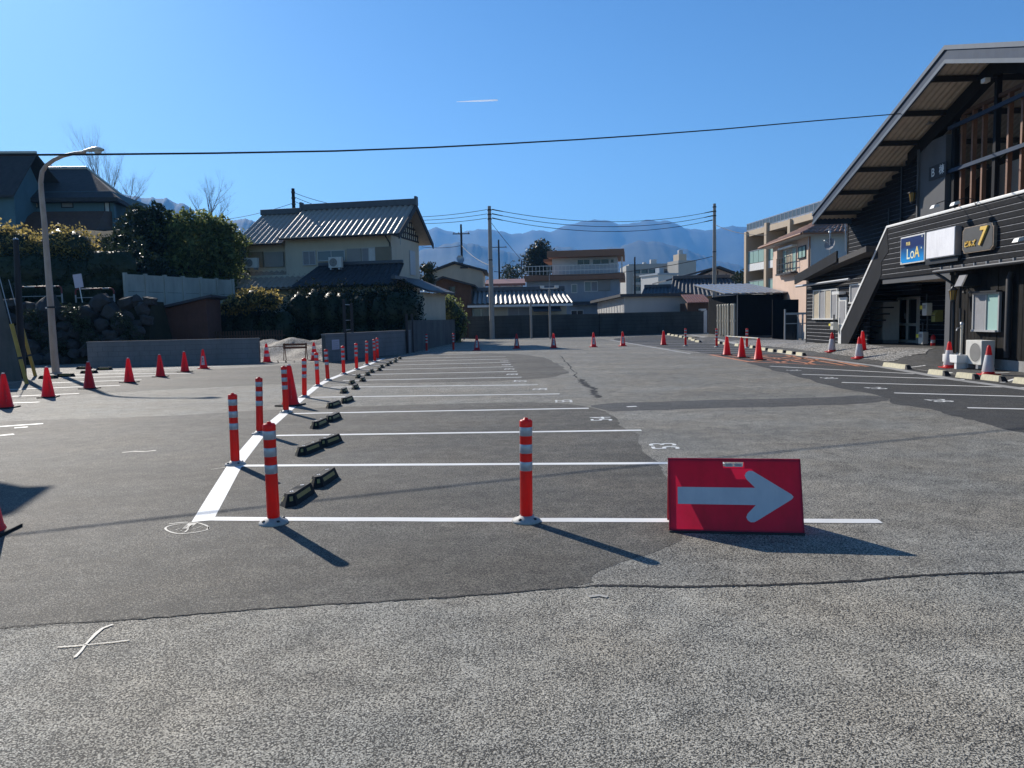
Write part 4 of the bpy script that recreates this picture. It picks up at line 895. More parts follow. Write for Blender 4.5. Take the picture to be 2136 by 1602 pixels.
# small pent roof above the board front
pr = MB(); sp0 = B.hit(1957, 560, .3)[0]
pr.hexa([(-6.5, -.1, zt2 - .02), (sp0, -.1, zt2 - .02), (sp0, .36, zt2 - .12), (-6.5, .36, zt2 - .12), (-6.5, -.1, zt2 + .05), (sp0, -.1, zt2 + .05), (sp0, .38, zt2 - .06), (-6.5, .38, zt2 - .06)])
pr.build('pent_roof', M['shingle'], bar_b)
for i in range(16): s_ = -5.8 + i * .55; (MB().box(s_ - .02, s_ + .02, .36, .42, zt2 - .07, zt2 - .0).build('snow_guard', M['grey_metal'], bar_b) if s_ < sp0 else None)
MB().tube([(sp0, .42, zt2 - .12), (-6.5, .42, zt2 - .1)], .05, 8).build('gutter', M['dark_metal'], bar_b)
sd = B.hit(1987, 640, .1)[0]
MB().tube([(sp0 - .05, .4, zt2 - .16), (sp0 - .3, .3, zt2 - .3), (sd, .08, zt2 - .5), (sd, .06, .35)], .045, 8).build('downpipe', M['dark_metal'], bar_b)
MB().tube([(sd - .3, .04, .3), (sd - .3, .04, 1.6)], .03, 8).build('downpipe', M['dark_metal'], bar_b)
sX = B.hit(2100, 650, .1)[0]; MB().tube([(sX, .05, .35), (sX, .06, .6), (sX, .06, 2.3), (sX, .0, 2.45)], .075, 10).build('wall_duct', M['beam_dark'], bar_b)
# window of the board front
wr = B.rect(2034, 614, 2083, 688, 0.02)
window(B, bar_b, wr, 0.0, 2, 'alu', ['glass_green', 'curtain_grey'], .05, 1)
MB().box(wr[0] - .08, wr[1] + .08, 0, .16, wr[3] + .05, wr[3] + .09).build('window_hood', M['dark_metal'], bar_b)
# entrance door in the recess
dr = B.rect(1875, 622, 1915, 722, RW + .05); gd = gz(*B.W(dr[0], -1, 0).xy); dr = (dr[0], dr[1], gd, dr[3])
dm = (dr[0] + dr[1]) / 2; df = MB(); 
for a in (dr[0], dm, dr[1]): df.box(a - .04, a + .04, RW, RW + .12, dr[2], dr[3])
for z in (dr[3], (dr[2] + dr[3]) / 2 - .15, dr[2] + .06): df.box(dr[0], dr[1], RW, RW + .115, z - .05, z + .05)
dd = df.build('door', M['white_metal'], bar_b); MB().box(dr[0], dr[1], RW, RW + .06, dr[2], dr[3]).build('door_glass', M['glass_dark'], dd)
MB().box(dm + .05, dm + .09, RW + .12, RW + .16, dr[2] + .9, dr[2] + 1.1).build('handle', M['grey_metal'], dd)
MB().box(sQ - .2, sI + .2, RW, -.1, gd - .14, gd).build('entrance_slab', M['concrete'], bar_b)
# far single-storey wing with its own gable eave, window and gutter
wingv = -.25
wing = fthing(B, 'black_wing', 'low black timber wing with a pale four panel window beyond the stair', 'building')
sw0 = B.hit(1776, 640, wingv)[0]; sw1 = B.hit(1684, 640, wingv)[0]; gw = .12
zg0 = B.hit(1790, 576, wingv)[1]; zg1 = B.hit(1690, 599, wingv)[1]; zg = (zg0 + zg1) / 2
lap_wall('wall', sw0 - 1.5, sw1, gw, zg + .75, wingv, 'black_wood', wing, .15)
MB().box(sw1, sw1 + .08, -8, wingv + .03, gw, zg + .3).build('end_wall', M['black_board'], wing)
(sa, za), (sb, zb_) = B.hit(1748, 526, .3), B.hit(1660, 577, .3)
rf = MB(); rf.hexa([(sa - 2.5, -8, za - .2), (sb, -8, zb_ - .18), (sb, .3, zb_ - .18), (sa - 2.5, .3, za - .2), (sa - 2.5, -8, za), (sb, -8, zb_), (sb, .3, zb_), (sa - 2.5, .3, za)])
rf.build('roof', M['shingle'], wing); MB().prism([(sa, za + .05), (sb, zb_ + .04), (sb, zb_ - .34), (sa, za - .36)], lambda a, b: (a, .30, b), lambda a, b: (a, .36, b)).build('fascia', M['dark_panel'], wing)
MB().tube([(sw0 - .5, .05, zg), (sw1 + .6, .05, zg - .03)], .05, 8).build('gutter', M['grey_metal'], wing)
window(B, wing, B.rect(1701, 606, 1749, 664, wingv), wingv + .03, 4, 'white_metal', ['curtain_grey', 'curtain', 'curtain_grey', 'curtain'], .05, 1)
dw = B.rect(1753, 620, 1768, 712, wingv); MB().box(dw[0], dw[1], wingv - .02, wingv + .07, gw, dw[3]).build('side_door', M['white_metal'], wing)
MB().box(dw[0] + .12, dw[1] - .12, wingv + .07, wingv + .08, (gw + dw[3]) / 2, dw[3] - .15).build('door_glass', M['curtain_grey'], wing)
w2 = B.rect(1778, 595, 1800, 630, wingv); window(B, wing, w2, wingv + .03, 1, 'white_metal', 'curtain_grey', .05, 1)
cw = B.rect(1751, 608, 1766, 614, wingv); MB().box(cw[0], cw[1], wingv, wingv + .3, cw[2], cw[3]).build('door_canopy', M['white_metal'], wing)

# ---------------- things fixed on the bar building
def lantern(px, py, v, label, k=1.0):
    s_, z_ = B.hit(px, py, v + .28); t = thing('wall_lantern', label, 'lantern', B.W(s_, v + .28, z_), B.rot, 'black wall lanterns'); t.scale = (k,) * 3
    MB().lathe([(.0, .22), (.03, .20), (.055, .16), (.11, .12), (.115, .11), (.0, .11)], 6, smooth=False).build('lantern_roof', M['dark_metal'], t)
    MB().lathe([(.085, .11), (.055, -.12), (.0, -.12)], 6, smooth=False).build('lantern_glass', M['glass_lamp'], t)
    fr_ = MB()
    for i in range(6): q = i * math.pi / 3; fr_.tube([(.087 * math.cos(q), .087 * math.sin(q), .11), (.057 * math.cos(q), .057 * math.sin(q), -.12)], .007, 5)
    fr_.lathe([(.06, -.12), (.062, -.15), (.02, -.17), (.012, -.2), (.0, -.21)], 8); fr_.build('lantern_frame', M['dark_metal'], t)
    MB().tube([(0, 0, .2), (0, -.06, .27), (0, -.18, .24), (0, -.27, .08)], .014, 6).build('bracket', M['dark_metal'], t)
    MB().lathe([(.06, 0), (.06, .02), (0, .02)], 12, (0, -.28, .05)).build('wall_plate', M['dark_metal'], t)
lantern(1903, 411, UW, 'small black lantern on the upper boards left of the grey pillar', 1.25); lantern(1988, 615, .0, 'black lantern with amber glass beside the lower board window', 1.15)
def sign_box(name, label, rc, v, depth, m, cat='sign'):
    t = fthing(B, name, label, cat); u0, u1, z0, z1 = rc
    return t, u0, u1, z0, z1
# blue pub sign (sheared graphics live on the true flat panel)
rc = B.rect(1879, 491, 1928, 549, .12); t, u0, u1, z0, z1 = sign_box('pub_sign', 'blue sign with pale lettering on the balcony boards', rc, .12, .1, None)
MB().box(u0, u1, .03, .12, z0, z1, .008).build('sign_frame', M['white_metal'], t)
sgm, snt, sb_ = _new('sign_blue'); tc = N(snt, 'ShaderNodeTexCoord'); sp_ = N(snt, 'ShaderNodeSeparateXYZ'); snt.links.new(tc.outputs['Generated'], sp_.inputs[0])
crm = N(snt, 'ShaderNodeValToRGB'); crm.color_ramp.elements[0].color = (0.0, 0.36, 0.88, 1); crm.color_ramp.elements[1].color = (0.005, 0.02, 0.11, 1); crm.color_ramp.elements[1].position = .75
nz = N(snt, 'ShaderNodeTexNoise'); nz.inputs['Scale'].default_value = 3; ad_ = N(snt, 'ShaderNodeMath', operation='MULTIPLY_ADD'); ad_.inputs[1].default_value = .25; snt.links.new(nz.outputs['Fac'], ad_.inputs[0]); snt.links.new(sp_.outputs[2], ad_.inputs[2])
snt.links.new(ad_.outputs[0], crm.inputs[0]); snt.links.new(crm.outputs[0], sb_.inputs['Base Color']); sb_.inputs['Roughness'].default_value = .35
MB().box(u0 + .04, u1 - .04, .12, .126, z0 + .04, z1 - .04).build('sign_face', sgm, t)
TX = lambda s, z, y: basis(Vector((-1, 0, 0)), Vector((0, 0, 1)), Vector((0, 1, 0)), (s, y, z))
um, zm, wd, ht = (u0 + u1) / 2, (z0 + z1) / 2, u1 - u0, z1 - z0
text('lettering', 'PUB', ht * .17, M['gold_text'], TX(um + wd * .16, z0 + ht * .72, .130), t, .003, .004)
text('lettering', 'L', ht * .52, M['pale_text'], TX(um + wd * .15, z0 + ht * .33, .130), t, .003, .006)
text('lettering', 'O', ht * .36, M['pale_text'], TX(um - wd * .02, z0 + ht * .29, .130), t, .003, .006)
text('lettering', 'A', ht * .55, M['gold_text'], TX(um - wd * .21, z0 + ht * .36, .130), t, .003, .006)
for a, b in ((.06, .06), (.9, .9), (.88, .5)): MB().box(u1 - wd * a - .02, u1 - wd * a + .02, .126, .13, z0 + ht * b - .025, z0 + ht * b + .025).build('star', M['pale_text'], t)
# blank light box
rc = B.rect(1932, 478, 1990, 537, .22); t, u0, u1, z0, z1 = sign_box('blank_sign', 'blank white light box sign between the blue sign and the slate sign', rc, .22, .2, None)
MB().box(u0, u1, .03, .20, z0, z1).build('sign_case', M['grey_metal'], t); MB().box(u0 + .02, u1 - .02, .20, .215, z0 + .02, z1 - .02, .006).build('sign_face', M['sign_blank'], t)
MB().box(u0, u1 + .2, .03, .12, z0 - .15, z0 - .002).build('bracket', M['dark_metal'], t)
# slate sign with the gold 7
rc = B.rect(2007, 470, 2070, 525, .14); t, u0, u1, z0, z1 = sign_box('slate_sign', 'dark slate sign with a large gold numeral and stone edge', rc, .14, .1, None)
um, wd, ht = (u0 + u1) / 2, u1 - u0, z1 - z0; c_ = .085
oc8 = [(u0 + c_ * 1.4, z0), (u1 - c_, z0), (u1 - .05, z0 + c_), (u1, z0 + c_ * 1.2), (u1, z1 - c_), (u1 - c_ * .8, z1 - .03), (u1 - c_, z1), (u0 + c_, z1), (u0 + .04, z1 - c_), (u0, z1 - c_ * 1.1), (u0, z0 + c_ * 1.1), (u0 + c_, z0 + .04)]
MB().prism(oc8, lambda a, b: (a, .03, b), lambda a, b: (a, .12, b)).build('sign_slab', M['stone_edge'], t)
inn = [(um + (a - um) * .95, (z0 + z1) / 2 + (b - (z0 + z1) / 2) * .94) for a, b in oc8]
MB().prism(inn, lambda a, b: (a, .12, b), lambda a, b: (a, .128, b)).build('sign_face', M['sign_slate'], t)
text('numeral', '7', ht * .95, M['gold'], TX(um - wd * .16, z0 + ht * .53, .15), t, .022, .014, .25)
text('lettering', 'ビルズ', ht * .26, M['gold'], TX(um + wd * .23, z0 + ht * .33, .14), t, .012, .004, .2)
# block letter sign on the pillar
rc = B.rect(1938, 343, 1973, 372, UW + .13); t, u0, u1, z0, z1 = sign_box('block_sign', 'small dark plate with white characters on the grey pillar', rc, 0, 0, None)
MB().box(u0, u1, UW + .10, UW + .13, z0, z1).build('plate', M['ink'], t)
ht = z1 - z0; text('lettering', 'B', ht * .85, M['white_paint'], TX(u1 - (u1 - u0) * .25, (z0 + z1) / 2, UW + .135), t, .002, .004); text('lettering', '棟', ht * .72, M['white_paint'], TX(u1 - (u1 - u0) * .75, (z0 + z1) / 2, UW + .135), t, .002, .004)
# spot lamp under the eave
s_, z_ = B.hit(2056, 168, -.6); t = thing('spot_lamp', 'small white floodlight under the gable eave', 'lamp', B.W(s_, -.6, z_), B.rot)
MB().box(-.1, .1, -.08, .08, -.06, .06, .02).build('lamp_body', M['white_metal'], t); MB().tube([(0, -.05, .05), (0, -.3, .1)], .02, 6).build('arm', M['dark_metal'], t)
def arm_lamp(px, py, v, label, ln=.55):
    s_, z_ = B.hit(px, py, v + ln); t = thing('arm_lamp', label, 'lamp', B.W(s_, v, z_), B.rot, 'sign lamps on bent arms')
    MB().tube([(0, 0, -.1), (0, .06, .06), (0, ln * .5, .12), (0, ln - .04, .04)], .012, 6).build('arm', M['dark_metal'], t)
    MB().hexa([(-.11, ln - .09, -.05), (.11, ln - .09, -.05), (.11, ln + .09, -.09), (-.11, ln + .09, -.09), (-.09, ln - .06, .03), (.09, ln - .06, .03), (.09, ln + .05, .0), (-.09, ln + .05, .0)]).build('lamp_head', M['white_metal'], t)
arm_lamp(1950, 428, .06, 'white lamp on a bent arm above the white capping, left one'); arm_lamp(1992, 422, .06, 'white lamp on a bent arm above the white capping, right one'); arm_lamp(2125, 497, .05, 'white lamp on a bent arm right of the slate sign', .5)
# range hood vent on the board front
s_, z_ = B.hit(2010, 585, .3); t = thing('vent_hood', 'dark metal vent hood with a pale face above the lower lantern', 'vent', B.W(s_, 0, z_), B.rot)
MB().prism([(-.03, -.16), (-.03, .16), (.30, .16), (.44, -.16)], lambda a, b: (-.2, a, b), lambda a, b: (.2, a, b)).build('hood', M['dark_metal'], t)
MB().hexa([(-.17, .44, -.15), (.17, .44, -.15), (.17, .452, -.15), (-.17, .452, -.15), (-.17, .312, .14), (.17, .312, .14), (.17, .324, .14), (-.17, .324, .14)]).build('face', M['curtain_grey'], t)
# gas and power meters, mail box
def meter(px, py, v, label, w=.3, h=.42):
    s_, z_ = B.hit(px, py, v); t = thing('utility_meter', label, 'meter', B.W(s_, v, z_), B.rot, 'utility meters at the entrance')
    MB().box(-w / 2, w / 2, -.1, .1, -h / 2, h / 2, .025).build('case', M['meter_grey'], t); MB().box(w / 2 - .04, w / 2 + .16, .02, .1, .0, h * .3, .01).build('yellow_tag', M['meter_yellow'], t)
    MB().box(-w * .3, w * .3, .1, .115, h * .05, h * .35).build('dial', M['ink_grey'], t)
    MB().tube([(-.05, 0, -h / 2), (-.05, 0, -h / 2 - .55)], .03, 8).build('pipe', M['dark_metal'], t); MB().tube([(.08, -.02, h / 2), (.08, -.02, h / 2 + .3)], .03, 8).build('pipe', M['dark_metal'], t)
meter(1934, 645, RW + 1.0, 'upper grey gas meter with yellow tag right of the door'); meter(1926, 705, RW + 1.0, 'lower grey gas meter with yellow tag right of the door'); meter(1740, 680, wingv + .25, 'small gas meter with yellow tag below the wing window', .3, .3)
s_, z_ = B.hit(1955, 659, RW + .8); t = thing('mail_box', 'olive yellow letter box beside the upper meter', 'mailbox', B.W(s_, RW + .8, z_), B.rot); t.scale = (.8, .8, .8)
MB().prism([(-.16, -.24), (-.16, .24), (.04, .24), (.16, .1), (.16, -.24)], lambda a, b: (-.15, a, b), lambda a, b: (.15, a, b)).build('box', M['mail_yellow'], t); MB().box(-.12, .12, .161, .168, .0, .04).build('slot', M['ink'], t)
MB().box(-.05, .05, -.8, -.16, -.1, .1).build('bracket', M['dark_metal'], t)
s_ = B.hit(1946, 722, RW + .9)[0]; pe = B.W(s_, RW + .9, 0); t = thing('fire_extinguisher', 'red fire extinguisher standing below the letter box', 'extinguisher', (pe.x, pe.y, gd), 0); t.scale = (.8, .8, .8)
MB().lathe([(0, 0), (.085, 0), (.09, .02), (.09, .38), (.07, .44), (.03, .47), (.025, .5), (0, .5)], 16).build('cylinder', M['cone_red'], t); MB().tube([(0, 0, .5), (.05, 0, .53), (.12, 0, .5)], .012, 6).build('handle', M['ink'], t); MB().lathe([(.092, .15), (.092, .28)], 16).build('paper_label', M['white_plastic'], t)
# white cabinet and air conditioners
r_ = B.rect(1821, 665, 1858, 720, -1.5); pc = B.W((r_[0] + r_[1]) / 2, -1.5, 0); t = thing('storage_cabinet', 'beige metal cabinet standing in the shade under the stair', 'cabinet', (pc.x, pc.y, gd), B.rot)
hw = (r_[1] - r_[0]) / 2; MB().box(-hw, hw, -.3, .3, .12, 1.6, .015).build('body', M['ac_white'], t); MB().box(-hw + .03, -.01, .3, .31, .2, 1.5).build('cabinet_door', M['ac_white'], t); MB().box(.01, hw - .03, .3, .31, .2, 1.5).build('cabinet_door', M['ac_white'], t); MB().box(-hw, hw, -.28, .28, 0, .12).build('plinth', M['grey_metal'], t)
for px, py, lb in ((1690, 710, 'left air conditioner unit on the gravel below the wing window'), (1711, 711, 'right air conditioner unit on the gravel below the wing window')):
    p = G(px, py); ac_unit(p, B.rot, lb, .8, .72, .32, .06, 'air conditioners on the gravel', side=1)
ac_unit((12.08, 19.75, .05), B.rot, 'large air conditioner unit on the ground below the board window', .72, .62, .34, .1, 'air conditioner at the right', side=1)
p = G(1723, 716); t = thing('plastic_bin', 'grey plastic bucket beside the gravel air conditioners', 'bin', p)
MB().lathe([(0, .01), (.17, .01), (.21, .46), (.225, .46), (.225, .48), (.2, .48)], 20).build('bucket', M['curtain_grey'], t); MB().lathe([(.23, .47), (.23, .49), (.15, .53), (0, .54)], 20).build('lid', M['base_grey'], t)
t = thing('stone_planter', 'low white planter trough on short legs beside a sleeved cone', 'planter', (11.82, 20.4, .0), B.rot)
MB().box(-.36, .36, -.15, .15, .17, .38, .012).build('trough', M['white_paint'], t)
for x in (-.26, .26): MB().box(x - .05, x + .05, -.13, .13, 0, .17).build('leg', M['white_paint'], t)
stn = MB()
for i in range(6): stn.lathe([(.03, 0), (.04, .02), (.02, .05), (0, .055)], 7, (-.28 + i * .11, RG.uniform(-.06, .06), .375))
stn.build('pebbles', M['base_grey'], t)
p = G(2027, 765); t = thing('water_pipe', 'upright pale standpipe with a tap beside the planter', 'standpipe', (12.18, 20.75, 0.02), 0)
MB().tube([(0, 0, 0), (0, 0, 1.15)], .035, 8).build('pipe', M['pvc_grey'], t); MB().tube([(0, 0, 1.05), (-.14, -.04, 1.05), (-.17, -.05, .98)], .016, 6).build('tap', M['grey_metal'], t); MB().lathe([(.045, 1.13), (.045, 1.2), (.0, 1.22)], 10).build('pipe_cap', M['grey_metal'], t)
# overhead service cable to the porcelain insulator on the pillar
s_, z_ = B.hit(1931, 238, UW + .3); pe = B.W(s_, UW + .3, z_)
t = thing('cable_insulator', 'pale insulator cluster at the top of the grey pillar', 'insulator', pe, B.rot)
MB().lathe([(.05, -.25), (.08, -.22), (.05, -.15), (.09, -.1), (.05, -.03), (.07, .03), (0, .08)], 12).build('insulator_body', M['porcelain'], t); MB().box(-.2, .25, -.35, .0, -.34, -.25).build('bracket', M['grey_metal'], t)
lft = AT(-60, 322, 11.3); ca = math.degrees(math.atan2(pe.y - lft.y, pe.x - lft.x)); CF = Frame(lft.x, lft.y, ca)
cp = [pe + Vector((0, 0, .02))]
for px, py in [(1880, 237), (1700, 252), (1500, 270), (1350, 281.5), (1200, 291.5), (1050, 300), (900, 307.5), (700, 315), (450, 319.5), (215, 322), (80, 323), (-60, 323.5), (-200, 324)]:
    u_, z_ = CF.hit(px, py, 0); cp.append(CF.W(u_, 0, z_))
tag(MB().tube(cp, .016, 6).build('overhead_cable', M['cable_black']), 'thick black cable spanning the sky from the pillar to the left picture edge', 'cable')
# ================================================================ TILED HOUSE (left of centre)
H1 = Frame(-7.3, 48, -11)
hs = fthing(H1, 'tiled_house', 'cream two storey house with striped grey pantile roof behind the dark hedge', 'house')
D1 = 5.6
uA = H1.hit(597, 560)[0]; uL = H1.hit(515, 560, .5)[0]
zE1 = H1.hit(700, 492, -.75)[1]; zR1 = H1.hit(750, 432, D1 / 2)[1]; uR = H1.hit(868, 440, D1 / 2)[0]; uM = H1.hit(632, 440, D1 / 2)[0]
sl1 = (zR1 - zE1) / (D1 / 2 + .75); zw = zE1 + .75 * sl1 - .12
mw = MB(); mw.box(uA, 0, 0, D1, 0, zw)
mw.prism([(0, zw), (D1, zw), (D1 / 2, zw + D1 / 2 * sl1 - .05)], lambda a, b: (-.22, a, b), lambda a, b: (0, a, b)); wl = mw.build('wall', M['cream_wall'], hs)
MB().box(uL, uA, .5, D1 + .3, 0, zw - .25).build('wall', M['cream_wall'], hs)
rf = MB(); tile_roof(rf, (uM, -.75, zE1), (uR, -.75, zE1), (uR, D1 / 2, zR1), (uM, D1 / 2, zR1), .37, .045, 9, .006, .12)
tile_roof(rf, (uR, D1 + .75, zE1), (uM, D1 + .75, zE1), (uM, D1 / 2, zR1), (uR, D1 / 2, zR1), .37, .045, 9, .006, .12); mr = rf.build('roof', M['tile_grey'], hs)
rd = MB(); rd.box(uM - .05, uR + .02, D1 / 2 - .16, D1 / 2 + .16, zR1 - .06, zR1 + .36, .05)
for u_ in (uM - .1, uR): rd.box(u_ - .06, u_ + .1, D1 / 2 - .22, D1 / 2 + .22, zR1 - .1, zR1 + .5, .05)
rd.build('roof_ridge', M['tile_ridge'], mr)
vb = MB()
for s in (-1, 1): vb.hexa([(uR - .02, D1 / 2, zR1 - .32), (uR + .05, D1 / 2, zR1 - .32), (uR + .05, D1 / 2 + s * (D1 / 2 + .8), zE1 - .34), (uR - .02, D1 / 2 + s * (D1 / 2 + .8), zE1 - .34), (uR - .02, D1 / 2, zR1 + .04), (uR + .05, D1 / 2, zR1 + .04), (uR + .05, D1 / 2 + s * (D1 / 2 + .8), zE1 + .02), (uR - .02, D1 / 2 + s * (D1 / 2 + .8), zE1 + .02)])
vb.build('verge_board', M['beam_dark'], mr)
# lower left roof with its own ridge
zE2 = zE1 - .22; zR2 = H1.hit(590, 446, D1 / 2 + .3)[1]; u2 = H1.hit(548, 450, D1 / 2 + .3)[0]; u2e = H1.hit(483, 500, -.35)[0]
rf = MB(); tile_roof(rf, (u2e, -.35, zE2), (uM, -.35, zE2), (uM, D1 / 2 + .3, zR2), (u2, D1 / 2 + .3, zR2), .37, .045, 8, .006, .12); lr = rf.build('roof', M['tile_grey'], hs)
rb = MB(); rb.hexa([(u2e, D1 + .6, zE2 - .1), (uM, D1 + .6, zE2 - .1), (uM, D1 / 2 + .3, zR2 - .15), (u2, D1 / 2 + .3, zR2 - .15), (u2e, D1 + .6, zE2), (uM, D1 + .6, zE2), (uM, D1 / 2 + .3, zR2 - .02), (u2, D1 / 2 + .3, zR2 - .02)])
rb.add([(u2e, -.35, zE2), (u2, D1 / 2 + .3, zR2), (u2e, D1 + .6, zE2)], [(0, 1, 2)]); rb.build('roof_back', M['tile_dark'], lr)
MB().box(u2 - .1, uM, D1 / 2 + .14, D1 / 2 + .46, zR2 - .05, zR2 + .33, .05).build('roof_ridge', M['tile_ridge'], lr)
# gable lattice, eaves soffit, gutter
gl = MB()
for j in range(5):
    z = zw - .3 + j * .38; hw = max(.1, (D1 / 2) * (1 - max(0, z - zw) / (D1 / 2 * sl1))) - .05; gl.box(0, .05, D1 / 2 - hw, D1 / 2 + hw, z - .05, z + .05)
for j in range(-6, 7):
    y = D1 / 2 + j * .42; zt_ = zw + (D1 / 2 - abs(j * .42)) * sl1 - .1
    if zt_ > zw - .2: gl.box(0, .045, y - .04, y + .04, zw - .3, zt_)
gl.build('gable_lattice', M['beam_dark'], hs)
MB().box(uA, uR - .3, -.72, 0, zE1 - .02, zE1 + .04).build('eaves_soffit', M['cream_wall'], hs)
MB().tube([(u2e, -.46, zE2 - .07), (uA, -.46, zE2 - .07)], .06, 6).tube([(uA, -.84, zE1 - .06), (uR, -.84, zE1 - .06)], .06, 6).tube([(-.1, -.7, zE1 - .1), (-.05, -.06, zE1 - .5), (-.05, -.06, 3.4)], .05, 6).build('gutter', M['dark_metal'], hs)
for rc, g, pn, fm in (((633, 525, 658, 552), 'curtain_grey', 2, 'alu'), ((664, 524, 719, 543), 'glass_blue', 2, 'alu'), ((756, 518, 783, 545), ['curtain_grey', 'white_plastic'], 2, 'alu')):
    window(H1, hs, H1.rect(*rc), 0, pn, fm, g, .05, -1)
for rc, m_ in (((725, 519, 755, 546), 'shutter'), ((784, 515, 818, 545), 'shutter_brown')):
    a = H1.rect(*rc); MB().box(a[0], a[1], -.14, 0, a[2], a[3]).build('shutter_box', M[m_], hs)
for rc, m_ in (((519, 526, 551, 558), 'shutter_brown'), ((553, 526, 594, 557), 'shutter')):
    a = H1.rect(*rc, .5); MB().box(a[0], a[1], .36, .5, a[2], a[3]).build('shutter_box', M[m_], hs)
# side window on the gable wall
MB().box(0, .06, D1 * .62, D1 * .82, zw - 2.6, zw - 1.0).build('window', M['alu'], hs)
# lower roofs
za, zb2 = H1.hit(740, 551)[1], H1.hit(740, 594, -2.0)[1]; uP = H1.hit(666, 555)[0]; uQ = H1.hit(842, 548)[0]
rf = MB(); tile_roof(rf, (uP - 1.0, -2.0, zb2), (uQ + .1, -2.0, zb2), (uQ, 0, za), (uP, 0, za), .36, .045, 6, .012, .12); lo = rf.build('lower_roof', M['tile_dark'], hs)
MB().box(uP, uQ, -.18, .0, za - .05, za + .16, .04).box(uQ - .1, uQ + .16, -2.1, .05, za - 1.1, za - .9).build('roof_ridge', M['tile_ridge'], lo)
za3, zb3 = H1.hit(560, 566, .5)[1], H1.hit(500, 602, -1.4)[1]; u5 = H1.hit(500, 566, .5)[0]; u6 = H1.hit(462, 603, -1.4)[0]
rf = MB(); tile_roof(rf, (u6, -1.4, zb3), (uP, -1.4, zb3), (uP, .5, za3), (u5, .5, za3), .36, .045, 6, .012, .12)
rf.build('lower_roof', M['tile_grey'], hs)
rf = MB(); tile_roof(rf, (u6, 3.4, zb3), (u6, -1.4, zb3), (u5, .5, za3), (u5, 2.5, za3), .36, .045, 6, .012, .12); rf.build('hip_roof', M['tile_grey'], hs)
MB().box(u5 - .1, uP, -.2, D1, 0, za3 - .3).box(uP, 0, -1.3, 0, 0, zb2 - .1).build('ground_floor', M['cream_wall'], hs)
# side lean-to on the right
z7, z8 = H1.hit(845, 575, 1.5)[1], H1.hit(925, 606, 1.0)[1]
lt = MB(); lt.box(0, 1.9, .2, D1 - .4, 0, z8 - .1); lt.build('side_room', M['cream_wall'], hs)
MB().hexa([(-.1, -.6, z7 - .12), (2.5, -.6, z8 - .12), (2.5, D1, z8 - .12), (-.1, D1, z7 - .12), (-.1, -.6, z7), (2.5, -.6, z8), (2.5, D1, z8), (-.1, D1, z7)]).build('side_roof', M['tile_dark'], hs)
a = H1.hit(701, 561, -.9); p = H1.W(a[0], -.9, a[1] - .05); ac_unit(p, H1.rot, 'air conditioner standing on the dark lower roof of the tiled house', .85, .65, .3, .12, 'air conditioners on the tiled house')
a = H1.hit(526, 563, -.5); p = H1.W(a[0], -.5, a[1]); ac_unit(p, H1.rot, 'air conditioner at the left corner of the tiled house above the lit hip tiles', .85, .62, .3, .12, 'air conditioners on the tiled house')
u_, z_ = H1.hit(832, 500, -.3); t = thing('tv_antenna', 'small aerial bracket at the front right corner of the tiled house', 'antenna', H1.W(u_, -.3, z_), H1.rot)
MB().tube([(0, .3, -.3), (0, .3, .5)], .02, 6).build('mast', M['grey_metal'], t); MB().tube([(0, .3, .3), (.5, .1, .36)], .012, 5).tube([(.3, .05, .4), (.33, .35, .28)], .008, 4).tube([(.45, 0, .42), (.48, .3, .3)], .008, 4).build('aerial', M['grey_metal'], t)

# ================================================================ WALLS, HEDGES, LOT FURNITURE (left centre)
def block_wall(pa, pb, h, th, label, name='block_wall', m='block_grey', bh=.2, bl=.4, cap=True):
    a, b = G0(*pa), G0(*pb); d = b - a; L = d.length; rz = math.atan2(d.y, d.x); t = thing(name, label, 'wall', (a.x, a.y, 0), rz)
    mb = MB(); z = 0; r_ = 0
    while z < h - .02:
        zz = min(z + bh, h); x = -(bl / 2) * (r_ % 2)
        while x < L - .01:
            x0, x1 = max(x, 0), min(x + bl, L)
            if x1 - x0 > .02: mb.box(x0 + .004, x1 - .004, -.002 + RG.uniform(0, .004), th, z + .004, zz - .004)
            x += bl
        z = zz; r_ += 1
    mb.build('blocks', M[m], t); MB().box(0, L, .012, th - .012, 0, h - .006).build('mortar', M['concrete_dark'], t)
    if cap: MB().box(-.01, L + .01, -.015, th + .015, h, h + .05).build('coping', M[m], t)
    return t
block_wall((184, 766), (542, 757), .96, .18, 'low grey block wall on the left, behind the red cone row')
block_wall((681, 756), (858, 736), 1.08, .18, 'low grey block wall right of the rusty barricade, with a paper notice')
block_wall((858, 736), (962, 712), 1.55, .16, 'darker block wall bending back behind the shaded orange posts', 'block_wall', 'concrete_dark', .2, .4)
p = G0(681, 756); q = G0(858, 736); d = (q - p).normalized(); c_ = p + d * .75; t = thing('paper_notice', 'pale paper notice fixed to the right block wall', 'notice', (c_.x, c_.y - .025, .68), math.atan2(d.y, d.x))
MB().box(-.28, .28, -.012, 0, -.2, .2).build('sheet', M['pink_paper'], t); mm_ = MB()
for i in range(4): mm_.box(-.2, .2 - .05 * (i % 2), -.016, -.012, .1 - i * .08, .115 - i * .08)
mm_.build('print', M['ink_grey'], t)
c_ = p + d * 1.55
def gate_posts(px, h, label, gap):
    a = G0(*px); t = thing('gate_post', label, 'post', (a.x, a.y - .12, 0), math.atan2(d.y, d.x), 'black posts at the block wall')
    MB().box(-.05, .05, -.05, .05, 0, h, .008).build('post', M['beam_dark'], t); MB().lathe([(.1, 0), (.1, .02), (.0, .02)], 12).build('foot_plate', M['beam_dark'], t); return a
a1 = gate_posts((723, 751), 2.5, 'left tall black post before the right block wall', 0); a2 = gate_posts((738, 749), 2.35, 'right tall black post before the right block wall', 0)
